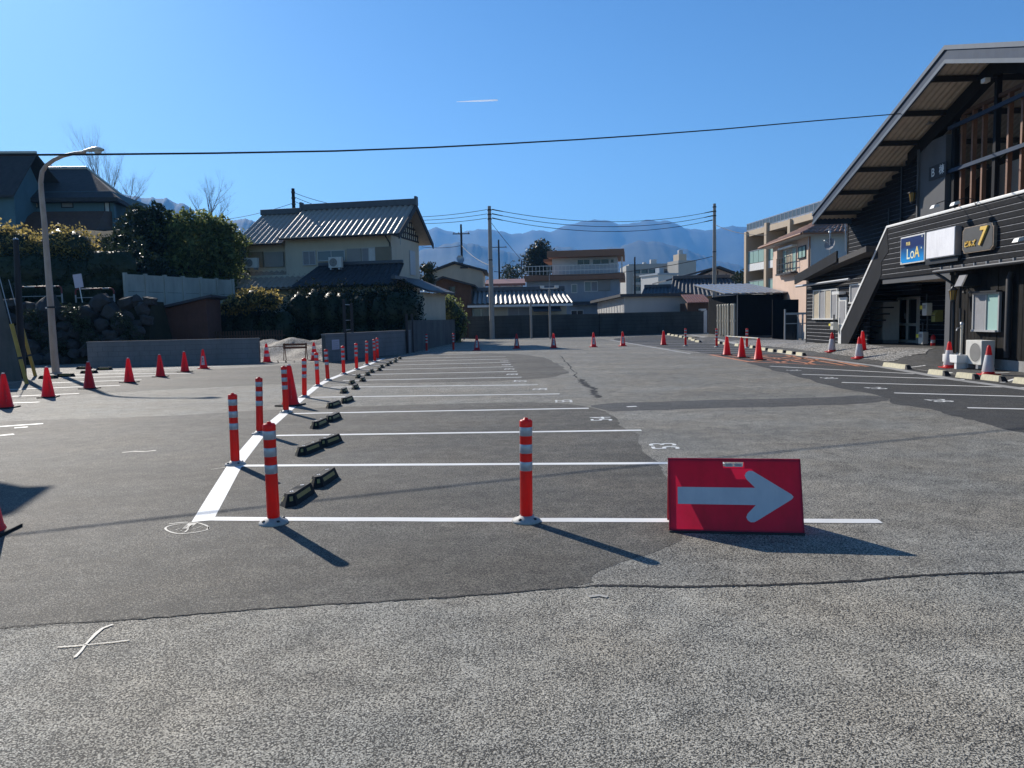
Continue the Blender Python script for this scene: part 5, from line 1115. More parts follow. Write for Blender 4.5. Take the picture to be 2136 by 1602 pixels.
t = thing('cross_rail', 'thin grey rungs between the two tall black posts', 'rail', (a1.x, a1.y - .12, 0)); 
for z in (1.25, 1.65, 2.3): MB().tube([(.05, 0, z), (a2.x - a1.x - .05, a2.y - a1.y, z)], .018, 6).build('rung', M['grey_metal'], t)
gate_posts((851, 737), 1.9, 'left short black post at the right end of the block wall', 0); gate_posts((862, 735), 1.9, 'right short black post at the right end of the block wall', 0)
# barricade
p = G0(617, 752); t = thing('barricade', 'rusty folding barricade with striped rails between two banded cones', 'barricade', p, R(3))
for x in (-.45, .45):
    for y in (-.22, .22): MB().tube([(x, y, 0), (x, .02 * (1 if y > 0 else -1), .74)], .018, 6).build('leg', M['rust'], t)
for z in (.68, .55): MB().box(-.5, .5, -.035, -.015, z - .045, z + .045).build('board', M['rust'], t)
for i in range(5): MB().box(-.45 + i * .2, -.36 + i * .2, -.039, -.035, .64, .72).build('stripe', M['brown_wood'], t)
t = thing('barrier_rod', 'thin dark rod from the left banded cone to the barricade', 'rod', (0, 0, 0)); a = G0(557, 756); MB().tube([(a.x, a.y, .62), (p.x - .45, p.y, .62)], .015, 6).build('rod', M['rust'], t)
t = thing('barrier_rod', 'thin dark rod from the barricade to the right banded cone', 'rod', (0, 0, 0)); a = G0(656, 753); MB().tube([(p.x + .45, p.y, .62), (a.x, a.y, .62)], .015, 6).build('rod', M['rust'], t)
def hedge(name, label, blobs, n, size, m, seed, cat='hedge', trunk=True, floor=None, group=None):
    c0 = blobs[0][0]; t = thing(name, label, cat, (0, 0, 0), 0, group)
    leaves('foliage', blobs, n, size, M[m], t, seed, .45, 0, floor)
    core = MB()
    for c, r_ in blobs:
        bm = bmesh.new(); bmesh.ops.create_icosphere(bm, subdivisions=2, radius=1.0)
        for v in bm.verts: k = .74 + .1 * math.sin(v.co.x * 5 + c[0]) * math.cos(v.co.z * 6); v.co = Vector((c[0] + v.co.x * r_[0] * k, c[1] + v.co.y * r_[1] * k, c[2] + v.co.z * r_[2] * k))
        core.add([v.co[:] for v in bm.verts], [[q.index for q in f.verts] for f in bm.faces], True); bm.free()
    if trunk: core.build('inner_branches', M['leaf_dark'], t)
    return t
def row_blobs(x0, x1, y, zc_, rx, ry, rz, n, jz=.15, rng=None):
    rng = rng or RG; return [((x0 + (x1 - x0) * (i + .5) / n + rng.uniform(-.2, .2), y + rng.uniform(-.2, .2), zc_ + rng.uniform(-jz, jz)), (rx * rng.uniform(.9, 1.15), ry, rz * rng.uniform(.92, 1.1))) for i in range(n)]
X = lambda px, y: AT(px, 660, y).x; Z = lambda px, py, y: AT(px, py, y).z
yh = 43.5
hb = row_blobs(X(605, yh), X(872, yh), yh, 2.05, .95, 1.3, 1.6, 8, .08) + row_blobs(X(610, yh), X(876, yh), yh, .9, .95, 1.3, 1.2, 8, .08) + row_blobs(X(640, yh), X(860, yh), yh + .6, 2.6, .9, .9, 1.0, 6, .1)
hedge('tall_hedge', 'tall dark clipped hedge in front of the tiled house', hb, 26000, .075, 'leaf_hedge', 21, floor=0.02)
yh = 41.5
hb = row_blobs(X(428, yh), X(600, yh), yh, 1.35, .9, 1.1, 1.45, 6, .08) + row_blobs(X(440, yh), X(600, yh), yh, .6, .9, 1.1, .9, 5, .08)
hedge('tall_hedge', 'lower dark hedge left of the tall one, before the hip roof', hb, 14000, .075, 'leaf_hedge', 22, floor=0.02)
hb = [((X(px, 40.6), 40.6, Z(px, py, 40.6)), (r_, .7, r_ * .75)) for px, py, r_ in ((505, 630, .8), (535, 620, .75), (562, 626, .7), (480, 640, .6))]
hedge('flowering_shrub', 'sunlit shrub with pale glossy leaves under the lit hip roof', hb, 2600, .075, 'leaf_gold', 23, 'shrub')
hb = [((X(px, 54), 54, Z(px, py, 54)), (r_, .8, r_ * 1.3)) for px, py, r_ in ((942, 655, .9), (960, 668, .6), (930, 640, .7), (948, 690, .8))]
hedge('garden_shrub', 'loose green shrub right of the tiled house, before the brown hut', hb, 2200, .09, 'leaf_green', 24, 'shrub')
hb = [((X(895, 60), 60, Z(895, py, 60)), (.7, .7, .5)) for py in (560, 580, 596)]
hedge('cloud_pruned_tree', 'dark cloud pruned pine beside the right wall of the tiled house', hb, 900, .1, 'leaf_pine', 25, 'tree')

# ================================================================ LEFT SIDE: BOULDER WALL, FENCES, LAMP
t = thing('boulder_wall', 'retaining wall of stacked dark boulders behind the lamp post', 'retaining wall')
bw = MB(); rb_ = random.Random(4); placed = []
for _ in range(900):
    x = rb_.uniform(-25, -16.2); z = rb_.uniform(.1, 2.75); r1 = rb_.choice((.24, .3, .36, .44, .55)) * rb_.uniform(.85, 1.15)
    if any(math.hypot((x - q[0]) * .92, z - q[1]) < (r1 + q[2]) * .74 for q in placed): continue
    placed.append((x, z, r1)); y = 33.4 + z * .55 + rb_.uniform(-.15, .15)
    bm = bmesh.new(); bmesh.ops.create_icosphere(bm, subdivisions=2, radius=1); s_ = (r1 * rb_.uniform(.95, 1.3), r1 * .9, r1 * rb_.uniform(.75, 1.1)); tl = Matrix.Rotation(rb_.uniform(-.6, .6), 3, 'Y'); a, b, c = (rb_.uniform(0, 6) for _ in range(3))
    for v in bm.verts:
        w_ = v.co.copy(); m_ = max(abs(w_.x), abs(w_.y), abs(w_.z)); w_ *= (.72 + .28 / m_) * (1 + .12 * math.sin(w_.x * 4 + a) + .12 * math.sin(w_.y * 5 + b) + .1 * math.sin(w_.z * 6 + c))
        v.co = tl @ Vector((w_.x * s_[0], w_.y * s_[1], w_.z * s_[2])) + Vector((x, y, z))
    bw.add([v.co[:] for v in bm.verts], [[q.index for q in f.verts] for f in bm.faces], False); bm.free()
bw.build('boulders', M['boulder'], t); MB().hexa([(-26, 33.6, 0), (-15.9, 33.6, 0), (-15.9, 36.5, 0), (-26, 36.5, 0), (-26, 35.2, 2.75), (-16.4, 35.2, 2.7), (-16.4, 36.5, 2.7), (-26, 36.5, 2.75)]).build('earth_backing', M['hill_earth'], t)
hb = [((-23.2 + i * .55, 33.5 + .5 * ((i * 37) % 10) / 10, .3 + 2.2 * ((i * 37) % 10) / 10), (.5, .35, .4)) for i in range(14)]
hedge('trailing_weeds', 'sparse weeds growing between the boulders', hb, 3600, .06, 'leaf_dark', 31, 'weeds', False)
# street lamp
p = G0(117, 779); t = thing('street_lamp', 'weathered beige street lamp with a long curved arm, standing by the left stalls', 'street lamp', p)
y_ = p.y; q = [AT(px, py, y_) - p for px, py in ((117, 779), (113, 740), (103, 600), (93, 470), (87, 410), (85, 380), (88, 358), (97, 345), (112, 334), (132, 325), (155, 320), (178, 317))]
MB().tube([v for v in q], [.125, .12, .105, .09, .085, .078, .072, .068, .064, .06, .056, .05], 14).build('lamp_post', M['lamp_post'], t)
MB().lathe([(.19, 0), (.19, .03), (.14, .05)], 14).build('base_plate', M['lamp_post'], t)
hd = AT(196, 314, y_) - p; hm_ = MB(); ring = []
for k, (dx, w_, h_) in enumerate([(-.34, .05, .05), (-.22, .09, .08), (-.05, .14, .12), (.12, .17, .14), (.26, .14, .10), (.34, .05, .03)]):
    for i in range(12): a = i * math.pi / 6; ring.append((hd.x + dx, hd.y + w_ * math.cos(a), hd.z + .02 * (k > 1) + h_ * math.sin(a) * (.75 if math.sin(a) > 0 else .45)))
hm_.add(ring, [(k * 12 + i, k * 12 + (i + 1) % 12, (k + 1) * 12 + (i + 1) % 12, (k + 1) * 12 + i) for k in range(5) for i in range(12)], True); hm_.build('lamp_head', M['lamp_head'], t)
MB().lathe([(.0, -.13), (.08, -.11), (.12, -.06), (.12, -.03)], 14, (hd.x + .13, hd.y, hd.z)).build('lamp_lens', M['white_plastic'], t)
b_ = AT(107, 641, y_) - p; MB().lathe([(.135, -.03), (.135, .03)], 14, b_).build('band', M['dark_metal'], t); MB().tube([b_, b_ + Vector((-.2, 0, -.02))], .03, 6).build('band_bolt', M['white_metal'], t)
# red and white guard pipes
def guard(px0, px1, pyt, pyb, y, label):
    a, b = AT(px0, pyt, y), AT(px1, pyt + (px1 - px0) * -.0, y); zb_g = Z(px0, pyb, y); t = thing('guard_pipe', label, 'guard rail', (a.x, y, 0), 0, 'red and white guard pipes'); L = b.x - a.x; zt_g = a.z
    MB().tube([(0, 0, zb_g - .35), (0, 0, zt_g - .12), (.04, 0, zt_g - .03), (.14, 0, zt_g), (L - .14, 0, zt_g), (L - .04, 0, zt_g - .03), (L, 0, zt_g - .12), (L, 0, zb_g - .35)], .034, 8).build('pipe_frame', M['red_paint'], t)
    for f0, f1 in ((.16, .40), (.72, .88)): MB().tube([(L * f0, 0, zt_g), (L * f1, 0, zt_g)], .036, 8).build('white_band', M['pipe_white'], t)
    MB().tube([(0, 0, (zt_g * .35 + zb_g * .65)), (L, 0, (zt_g * .35 + zb_g * .65))], .02, 8).build('lower_rail', M['pipe_white'], t)
    for x in (0, L): MB().tube([(x, 0, zb_g - .4), (x, 0, zb_g + .35)], .037, 8).build('post_sleeve', M['pipe_white'], t)
guard(36, 128, 599, 630, 36.2, 'red and white guard pipe left, passing behind the lamp post'); guard(157, 237, 603, 631, 36.2, 'red and white guard pipe behind the tilted white sign')
a = AT(172, 631, 35.7); b = AT(161, 572, 35.7); t = thing('notice_sign', 'blank white sign on a leaning stake above the boulder wall', 'sign', a)
dv = b - a; MB().tube([(0, 0, 0), dv * 1.0], .022, 8).build('stake', M['white_paint'], t); dn = dv.normalized(); sx_ = dn.cross(Vector((0, 1, 0))).normalized() * -1
c_ = dv * .78; P = lambda i, j, k: c_ + sx_ * i + dn * j + Vector((0, k, 0)); MB().hexa([P(-.2, -.33, -.03), P(.2, -.33, -.03), P(.2, -.33, -.01), P(-.2, -.33, -.01), P(-.2, .29, -.03), P(.2, .29, -.03), P(.2, .29, -.01), P(-.2, .29, -.01)]).build('board', M['pink_paper'], t)
# concrete panel fence
a = AT(265, 636, 38.5); b = AT(488, 640, 45.0); z0_, z1_ = Z(265, 571, 38.5), Z(484, 584, 45); t = thing('panel_fence', 'pale concrete panel fence with posts above the boulder wall', 'fence', (a.x, a.y, 0), math.atan2(b.y - a.y, b.x - a.x))
L = math.hypot(b.x - a.x, b.y - a.y); npn = 6
for k in range(npn):
    x0, x1 = L * k / npn, L * (k + 1) / npn; zt_ = z0_ + (z1_ - z0_) * (k + .5) / npn; zb_f = 1.6
    for j in range(3): MB().box(x0 + .06, x1 - .06, 0, .06, zb_f + (zt_ - zb_f) * j / 3 + .008, zb_f + (zt_ - zb_f) * (j + 1) / 3 - .008).build('panel', M['panel_concrete'], t)
for k in range(npn + 1): zt_ = z0_ + (z1_ - z0_) * k / npn; MB().box(L * k / npn - .075, L * k / npn + .075, -.06, .10, 1.5, zt_ + .06).build('post', M['panel_concrete'], t)
# red-brown shed
S = Frame(X(333, 37), 37, 6); t = fthing(S, 'garden_shed', 'low red brown shed with a dark sloping roof behind the left block wall', 'shed'); u1 = S.hit(432, 660)[0]; zt0, zt1 = S.hit(333, 643)[1], S.hit(430, 618)[1]
MB().hexa([(0, 0, 0), (u1, 0, 0), (u1, 2.5, 0), (0, 2.5, 0), (0, 0, zt0 - .1), (u1, 0, zt1 - .1), (u1, 2.5, zt1 - .1), (0, 2.5, zt0 - .1)]).build('wall', M['shed_red'], t); bt = MB()
for i in range(9): bt.box(u1 * i / 9 + .02, u1 * i / 9 + .06, -.02, 0, 0, zt0 + (zt1 - zt0) * i / 9 - .1)
bt.build('batten', M['shed_red'], t)
MB().hexa([(-.3, -.3, zt0 - .12), (u1 + .3, -.3, zt1 - .05), (u1 + .3, 2.7, zt1 - .05), (-.3, 2.7, zt0 - .12), (-.3, -.3, zt0), (u1 + .3, -.3, zt1 + .07), (u1 + .3, 2.7, zt1 + .07), (-.3, 2.7, zt0)]).build('roof', M['tile_dark'], t)
t = thing('picket_fence', 'dark wooden picket fence below the lower hedge', 'fence', (X(440, 38.4), 38.4, 0), R(4)); L = X(590, 38.4) - X(440, 38.4); pk = MB()
for i in range(int(L / .13)): pk.box(i * .13, i * .13 + .08, 0, .025, 0, 1.25)
pk.build('pickets', M['brown_wood'], t); MB().box(0, L, .025, .06, .3, .38).box(0, L, .025, .06, .95, 1.03).build('rail', M['brown_wood'], t)
# concrete buttress, black pole with yellow guards at the left edge
t = thing('concrete_buttress', 'sloping grey concrete wall end at the left picture edge', 'wall'); yb = 23.2
e = [AT(px, py, yb) for px, py in ((-120, 560), (-4, 585), (13, 650), (30, 720), (47, 797))]
prof = [(e[0].x, 0), (e[0].x, e[0].z)] + [(v.x, max(v.z, 0)) for v in e[1:]]
MB().prism(prof, lambda a, b: (a, yb, b), lambda a, b: (a - .55, yb + .7, b)).build('mass', M['concrete_dark'], t)
p = G0(48, 790); t = thing('net_pole', 'black steel pole between two yellow wire guards', 'pole', p); q = [AT(px, py, p.y) - p for px, py in ((48, 790), (42, 680), (33, 500))]
MB().tube(q, [.11, .10, .075], 12).build('pole', M['beam_dark'], t); MB().lathe([(.08, 0), (.05, .05), (0, .06)], 12, q[2]).build('pole_cap', M['grey_metal'], t)
for (x0, y0, x1, y1), lb in (((56, 801, 24, 676), 'yellow guy wire guard left of the black pole'), ((74, 785, 46, 684), 'yellow guy wire guard right of the black pole')):
    p = G0(x0, y0); e_ = AT(x1, y1, p.y + .15) - p; t = thing('wire_guard', lb, 'wire guard', p, 0, 'yellow guy wire guards'); MB().tube([(0, 0, 0), e_], .055, 8).build('guard_tube', M['guard_yellow'], t)
    MB().tube([e_ * .41, e_ * .45], .06, 8).build('black_band', M['ink'], t); MB().tube([e_, e_ * 2.0], .012, 5).build('guy_wire', M['grey_metal'], t)

# ---- vegetation on the raised ground
yh = 40.5
hb = [((X(px, yh), yh + .3, Z(px, py, yh)), (r_, .9, r_ * .9)) for px, py, r_ in ((-30, 505, 1.4), (10, 508, 1.3), (42, 516, 1.2), (75, 534, 1.1), (102, 526, 1.1), (128, 510, 1.15), (160, 514, 1.15), (192, 542, .9), (20, 545, 1.2), (140, 550, 1.2))]
hedge('golden_bush', 'bush line with golden sunlit tops above the guard pipes', hb, 11000, .085, 'leaf_gold', 41, 'bush')
hb = [((X(px, yh - .4), yh - .4, Z(px, py, yh)), (1.3, .8, 1.3)) for px, py in ((-20, 575), (30, 570), (80, 570), (130, 575), (180, 580), (225, 560), (255, 560), (240, 590), (60, 600), (110, 600), (10, 600), (160, 605), (205, 605))]
hedge('dark_bush', 'dark undergrowth behind the guard pipes', hb, 9000, .09, 'leaf_dark', 42, 'bush')
def tree(name, label, blobs, n, size, m, seed, base, grp='trees left of the tiled house'):
    t = thing(name, label, 'tree', (0, 0, 0), 0, grp); rr_ = random.Random(seed); ext = []
    for c, r_ in blobs:
        for k in range(7):
            a_ = rr_.uniform(0, 6.28); e_ = rr_.uniform(.15, 1.35); q_ = r_[0] * rr_.uniform(.16, .34)
            ext.append(((c[0] + r_[0] * .95 * math.cos(a_) * math.cos(e_), c[1] + r_[1] * .95 * math.sin(a_) * math.cos(e_), c[2] + r_[2] * .95 * math.sin(e_)), (q_, q_, q_ * rr_.uniform(.9, 1.6))))
    leaves('crown', blobs + ext, n, size, M[m], t, seed, .25)
    k = MB(); top = blobs[0][0]; bs = Vector(base); k.tube([bs, bs.lerp(Vector(top), .5) + Vector((.1, 0, 0)), Vector(top)], [.16, .12, .05], 8)
    for c, r_ in blobs[1:]: k.tube([bs.lerp(Vector(top), .45), (bs.lerp(Vector(top), .6) + Vector(c)) / 2, Vector(c)], [.07, .05, .02], 6)
    k.build('trunk', M['bark'], t); return t
yt = 47
def tb(L, y): return [((X(px, y), y + dy, Z(px, py, y)), (r_, r_, r_ * kz)) for px, py, r_, dy, kz in L]
tree('broadleaf_tree', 'dark leafy tree nearest the blue house, with bronze tips', tb([(312, 500, 1.4, 0, 1.1), (300, 458, .7, 0, 1.1), (333, 462, .85, .3, 1.1), (295, 520, 1.3, 0, 1), (330, 535, 1.5, 0, 1.0), (350, 475, 1.0, .2, 1)], yt), 6000, .125, 'leaf_dark', 51, (X(315, yt), yt, 3))
tree('broadleaf_tree', 'green sunlit tree in the middle of the group', tb([(392, 510, 1.6, .5, 1.1), (370, 472, .8, 0, 1.1), (398, 466, .65, .2, 1.3), (422, 470, .9, .4, 1.1), (370, 520, 1.5, 0, 1), (410, 530, 1.6, 0, 1.0), (395, 560, 1.5, -.3, .9)], yt + .5), 6800, .125, 'leaf_green', 52, (X(392, yt), yt, 3))
tree('broadleaf_tree', 'green tree touching the left eave of the tiled house', tb([(455, 520, 1.4, .5, 1.2), (440, 476, .8, 0, 1.1), (466, 476, .7, .3, 1.2), (488, 492, .7, .3, 1.1), (485, 520, 1.1, .5, 1.1), (450, 545, 1.6, 0, 1.0), (480, 565, 1.2, 0, 1)], yt + 1.5), 6000, .125, 'leaf_green', 53, (X(455, yt), yt + 1.5, 2.5))
tree('broadleaf_tree', 'dark leafy tree below the blue house, behind the panel fence', tb([(265, 540, 1.3, 0, 1), (240, 560, 1.1, 0, 1), (285, 570, 1.3, 0, 1), (330, 580, 1.3, -.5, .8)], yt - 4), 6500, .11, 'leaf_dark', 54, (X(265, yt - 4), yt - 4, 3))
t = thing('bare_tree', 'tall bare birch rising behind the blue house roof', 'bare tree'); p = AT(229, 520, 70); k = MB(); bare_tree(k, (p.x, 70, p.z), (AT(229, 285, 70).z - p.z) * 1.22, .16, 12, .42, 5, 3, .45); k.build('branches', M['bark_pale'], t)
t = thing('bare_tree', 'low bare tree leaning right of the birch', 'bare tree'); p = AT(268, 470, 68); k = MB(); bare_tree(k, (p.x, 68, p.z), (AT(268, 360, 68).z - p.z) * 1.15, .10, 5, .7, 5, 3, .3); k.build('branches', M['bark_pale'], t)
t = thing('bare_tree', 'bare fan shaped tree above the green trees', 'bare tree'); p = AT(440, 520, 55); k = MB(); bare_tree(k, (p.x, 55, p.z), (AT(440, 383, 55).z - p.z) * 1.18, .12, 8, .75, 5, 3, .5); k.build('branches', M['bark'], t)

# ---- blue-green house on the slope
Hb = Frame(X(0, 60), 60, 4); hb_ = fthing(Hb, 'blue_house', 'blue green house with dark shingle roofs high on the slope at left', 'house'); 
rc = Hb.rect(28, 408, 240, 510, 0); MB().box(rc[0], rc[1], 0, 7, rc[2] - 3, rc[3] + .3).build('wall', M['teal_wall'], hb_)
ze = Hb.hit(150, 412, -.8)[1]; zr_ = Hb.hit(140, 352, 3.5)[1]; ul, ur = Hb.hit(20, 412, -.8)[0], Hb.hit(245, 412, -.8)[0]; r1, r2 = Hb.hit(90, 352, 3.5)[0], Hb.hit(180, 352, 3.5)[0]
ue = Hb.hit(300, 417, 7.5)[0]
MB().add([(ul, -.8, ze), (ur, -.8, ze), (ue - .2, 7.8, ze), (ul, 7.8, ze), (r1, 3.5, zr_), (r2, 3.5, zr_), (ul, -.8, ze - .3), (ur, -.8, ze - .3), (ue - .2, 7.8, ze - .3), (ul, 7.8, ze - .3)], [(0, 1, 5, 4), (1, 2, 5), (2, 3, 4, 5), (3, 0, 4), (6, 7, 1, 0), (7, 8, 2, 1), (9, 8, 7, 6)]).build('roof', M['shingle'], hb_)
MB().tube([(r1, 3.5, zr_ + .05), (r2, 3.5, zr_ + .05)], .14, 8).tube([(r2, 3.5, zr_ + .05), (ue - .2, 7.8, ze + .05)], .12, 8).build('roof_ridge', M['lamp_head'], hb_)
MB().hexa([(rc[1], 0, rc[2] - 3), (rc[1] + .1, 0, rc[2] - 3), (ue - .6, 6.8, rc[2] - 3), (rc[1], 7, rc[2] - 3), (rc[1], 0, ze), (rc[1] + .1, 0, ze), (ue - .6, 6.8, ze), (rc[1], 7, ze)]).build('wall', M['teal_wall'], hb_)
for r_, g in (((55, 417, 79, 433), ['glass_dark', 'curtain']), ((129, 417, 152, 432), 'curtain_grey'), ((219, 421, 229, 447), 'white_plastic')): window(Hb, hb_, Hb.rect(*r_), 0, 2 if r_[0] < 100 else 1, 'beam_dark', g, .06, -1)
rp = Hb.rect(38, 437, 212, 490, -2); MB().hexa([(rp[0] - .6, -2.6, rp[2] + .2), (rp[1] - .1, -2.6, rp[2] + .2), (rp[1], 0, rp[2] + .2), (rp[0], 0, rp[2] + .2), (rp[0] + .6, -1.0, rp[3]), (rp[1] - .1, -1.0, rp[3]), (rp[1], 0, rp[3] + .1), (rp[0] + .6, 0, rp[3] + .1)]).build('porch_roof', M['brown_wood'], hb_)
# left wing with steep gable
u0, z0_ = Hb.hit(-90, 318, -1); u1, zr2 = Hb.hit(76, 320, -1.0); ug, zg_ = Hb.hit(92, 352, -1); u3, z3 = Hb.hit(30, 408, -3.5)
MB().hexa([(u0, -3.6, z3 - .1), (u3, -3.6, z3 - .1), (u1, -1, zr2 - .15), (u0, -1, zr2 - .15), (u0, -3.6, z3 + .05), (u3, -3.6, z3 + .05), (u1, -1, zr2), (u0, -1, zr2)]).hexa([(u0, -1, zr2 - .15), (u1, -1, zr2 - .15), (ug, 2.2, zg_ - 1.2), (u0, 2.2, zg_ - 1.2), (u0, -1, zr2), (u1, -1, zr2), (ug, 2.2, zg_ - 1.05), (u0, 2.2, zg_ - 1.05)]).build('wing_roof', M['shingle'], hb_)
MB().box(u0, u1, -1.1, -.9, zr2, zr2 + .16).build('roof_ridge', M['lamp_head'], hb_)
MB().box(u0, u3 - .3, -3.0, 2, z3 - 6, z3).prism([(-3.0, z3), (1.8, z3), (-1, zr2 - .3)], lambda a, b: (u3 - .6, a, b), lambda a, b: (u3 - .3, a, b)).build('wing_wall', M['teal_wall'], hb_)
# ================================================================ FAR END: WALL, POLES, HOUSES
def solid_wall(pa, pb, h, th, label, m):
    a, b = G0(*pa), G0(*pb); d = b - a; L = d.length; t = thing('boundary_wall', label, 'wall', (a.x, a.y, 0), math.atan2(d.y, d.x)); mb = MB(); n = int(L / 1.8)
    for k in range(n):
        for j in range(6): mb.box(L * k / n + .006, L * (k + 1) / n - .006, RG.uniform(0, .012), th, h * j / 6 + .006, h * (j + 1) / 6 - .004)
    mb.build('panels', M[m], t); MB().box(0, L, .03, th - .01, 0, h - .01).build('core', M['dark_void'], t); MB().box(-.02, L + .02, -.02, th + .02, h, h + .06).build('coping', M[m], t); return t
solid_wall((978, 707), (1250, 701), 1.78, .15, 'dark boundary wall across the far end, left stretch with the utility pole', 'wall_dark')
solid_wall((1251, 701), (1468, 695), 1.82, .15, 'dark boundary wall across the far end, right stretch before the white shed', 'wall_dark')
def upole(px, pyb, pyt, y, r0, label, px_t=None, m='pole_concrete', arms=(), bands=(), base=None):
    b = G0(px, pyb) if y is None else Vector((AT(px, pyb, y).x, y, 0)); t = thing('utility_pole', label, 'utility pole', b); h = AT(px_t or px, pyt, b.y).z
    MB().tube([(0, 0, 0), (0, 0, h)], [r0, r0 * .62], 12).build('pole_shaft', M[m], t)
    for z, w_ in arms: MB().box(-w_, w_, -.06, .06, h - z - .06, h - z + .06).build('cross_arm', M['dark_metal'], t); [MB().lathe([(.05, 0), (.07, .08), (.03, .2), (0, .22)], 8, (x, 0, h - z + .06)).build('insulator', M['porcelain'], t) for x in (-w_ * .85, -w_ * .3, w_ * .85)]
    for z in bands: MB().lathe([(r0 * .8, h - z - .05), (r0 * .8, h - z + .05)], 12).build('band', M['dark_metal'], t)
    return b, h
b1, h1 = upole(1027, 707, 430, None, .21, 'tall bare utility pole in front of the far wall, nearest the centre', 1018, bands=(.3, .65, 1.0, 4.2, 6.2))
b2, h2 = upole(1490, 700, 425, 72, .22, 'tall utility pole right of the mountains, behind the black shed', 1488, bands=(.3, .7, 1.1, 4.4))
b3, h3 = upole(622, 640, 393, 66, .22, 'pole top rising behind the ridge of the tiled house', None, 'dark_panel', bands=(.3, .8, 1.3))
b4, h4 = upole(966, 640, 468, 100, .2, 'distant pole with a cross arm above the cream gabled house', None, 'dark_panel', ((1.2, 1.1),), (2, 3))
b5, h5 = upole(1043, 640, 500, 125, .2, 'distant pole with a cross arm just right of the tall centre pole', None, 'dark_panel', ((1.2, 1.3),), (2.4, 3.4))
b6, h6 = upole(1325, 660, 536, 92, .14, 'thin dark pole beside the distant flats', None, 'beam_dark')
b7, h7 = upole(1090, 650, 545, 110, .14, 'short dark pole before the large pine', None, 'beam_dark', ((.5, .8),))
def cable(pts, r_, label, group=None): return tag(MB().tube(pts, r_, 5).build('cable', M['cable_black']), label, 'cable', group)
gC = 'cables between the poles'; nm = ['topmost', 'middle', 'lowest']
for k in range(3):
    a = Vector((b1.x + .2, b1.y, AT(1018, 437 + 9 * k, b1.y).z)); b = Vector((b2.x - .2, b2.y, AT(1488, 441 + 9 * k, b2.y).z)); pts = sag(a, b, .95 + .05 * k)
    cable(pts, .024, f'{nm[k]} of three cables between the two tall poles', gC)
    hd = thing('cable_insulator', f'dark insulator string on the {nm[k]} cable at the centre pole', 'insulator', a, 0, 'insulator strings'); MB().tube([p - a for p in pts[:2]], [.05, .035], 6).build('insulator_body', M['dark_metal'], hd)
    hd = thing('cable_insulator', f'dark insulator string on the {nm[k]} cable at the right tall pole', 'insulator', b, 0, 'insulator strings'); MB().tube([p - b for p in pts[-2:]], [.04, .06], 6).build('insulator_body', M['dark_metal'], hd)
    a = Vector((b1.x - .2, b1.y, AT(1018, 437 + 9 * k, b1.y).z)); b = AT(790, 452 + 6 * k, 66)
    cable(sag(a, b, .25), .022, f'{nm[k]} of three cables running left from the centre pole to the tiled roof', gC)
    a = Vector((b3.x + .1, b3.y, AT(622, 402 + 9 * k, b3.y).z)); b = AT(760, 432 + 14 * k, 68); cable(sag(a, b, .3), .022, f'{nm[k]} of three cables sloping right from the pole behind the tiled roof', gC)
cable(sag(Vector((b1.x, b1.y, AT(1020, 460, b1.y).z)), AT(1100, 556, 72), .1), .02, 'guy cable slanting down right from the centre pole', gC)
cable(sag(Vector((b3.x, b3.y, AT(622, 423, b3.y).z)), AT(420, 462, 70), .3), .02, 'cable running left from the pole behind the tiled roof', gC)
cable(sag(AT(1030, 566, 80), Vector((b2.x, b2.y, AT(1488, 534, b2.y).z)), 1.0), .03, 'low cable crossing in front of the modern house', gC)
cable(sag(Vector((b2.x, b2.y, AT(1490, 468, b2.y).z)), AT(1600, 490, 60), .3), .025, 'cable from the right tall pole to the flats with green balconies', gC)
cable(sag(AT(880, 515, 90), Vector((b4.x, b4.y, AT(966, 512, b4.y).z)), .2), .03, 'cable left of the distant cross arm pole', gC)
cable(sag(Vector((b4.x, b4.y, AT(966, 512, b4.y).z)), AT(1030, 556, 80), .4), .03, 'upper cable right of the distant cross arm pole', gC)
for px, pyt, lb in ((1108, 631, 'thin pale post before the far wall, left one'), (1147, 604, 'thin pale lamp post before the far wall, right one')):
    b = G0(px, 706); b.y -= .6; t = thing('thin_post', lb, 'post', b, 0, 'thin pale posts'); h = AT(px - 2, pyt, b.y).z; MB().tube([(0, 0, 0), (0, 0, h)], .09, 10).build('post', M['pole_concrete'], t)
    if px > 1120: MB().tube([(-.6, 0, h + .1), (.6, 0, h + .1)], .05, 6).build('cross_arm', M['white_metal'], t); MB().box(-.7, -.4, -.12, .12, h + .1, h + .3).box(.4, .7, -.12, .12, h + .1, h + .3).build('lamp_head', M['white_metal'], t); MB().tube([(0, 0, h), (0, 0, h + 1.8)], .025, 6).build('mast', M['grey_metal'], t)
    else: MB().lathe([(.1, h), (.1, h + .05), (0, h + .08)], 10).build('post_cap', M['white_metal'], t)

# ---- low tiled house behind the wall
L1 = Frame(X(1085, 68), 68, 4); t = fthing(L1, 'low_house', 'low cream house with a short striped tile roof right behind the centre pole', 'house')
ul, ze = L1.hit(975, 636, -.8); ur, ze2 = L1.hit(1194, 628, -.8); ze = (ze + ze2) / 2; zr_ = L1.hit(1085, 606, 2.6)[1]; wl, wr_ = L1.hit(981, 650)[0], L1.hit(1182, 650)[0]
MB().box(wl, wr_, 0, 5, 0, ze + .1).build('wall', M['cream_wall'], t); rf = MB(); tile_roof(rf, (ul, -.8, ze), (ur, -.8, ze), (ur - .3, 2.6, zr_), (ul + .3, 2.6, zr_), .40, .06, 6, .008, .12); r_ = rf.build('roof', M['tile_low'], t)
MB().box(ul + .2, ur - .2, 2.4, 2.8, zr_ - .05, zr_ + .35, .05).build('roof_ridge', M['tile_ridge'], r_); MB().box(ul, ur, -1.0, -.75, ze - .32, ze - .14).build('eave_board', M['white_paint'], r_)
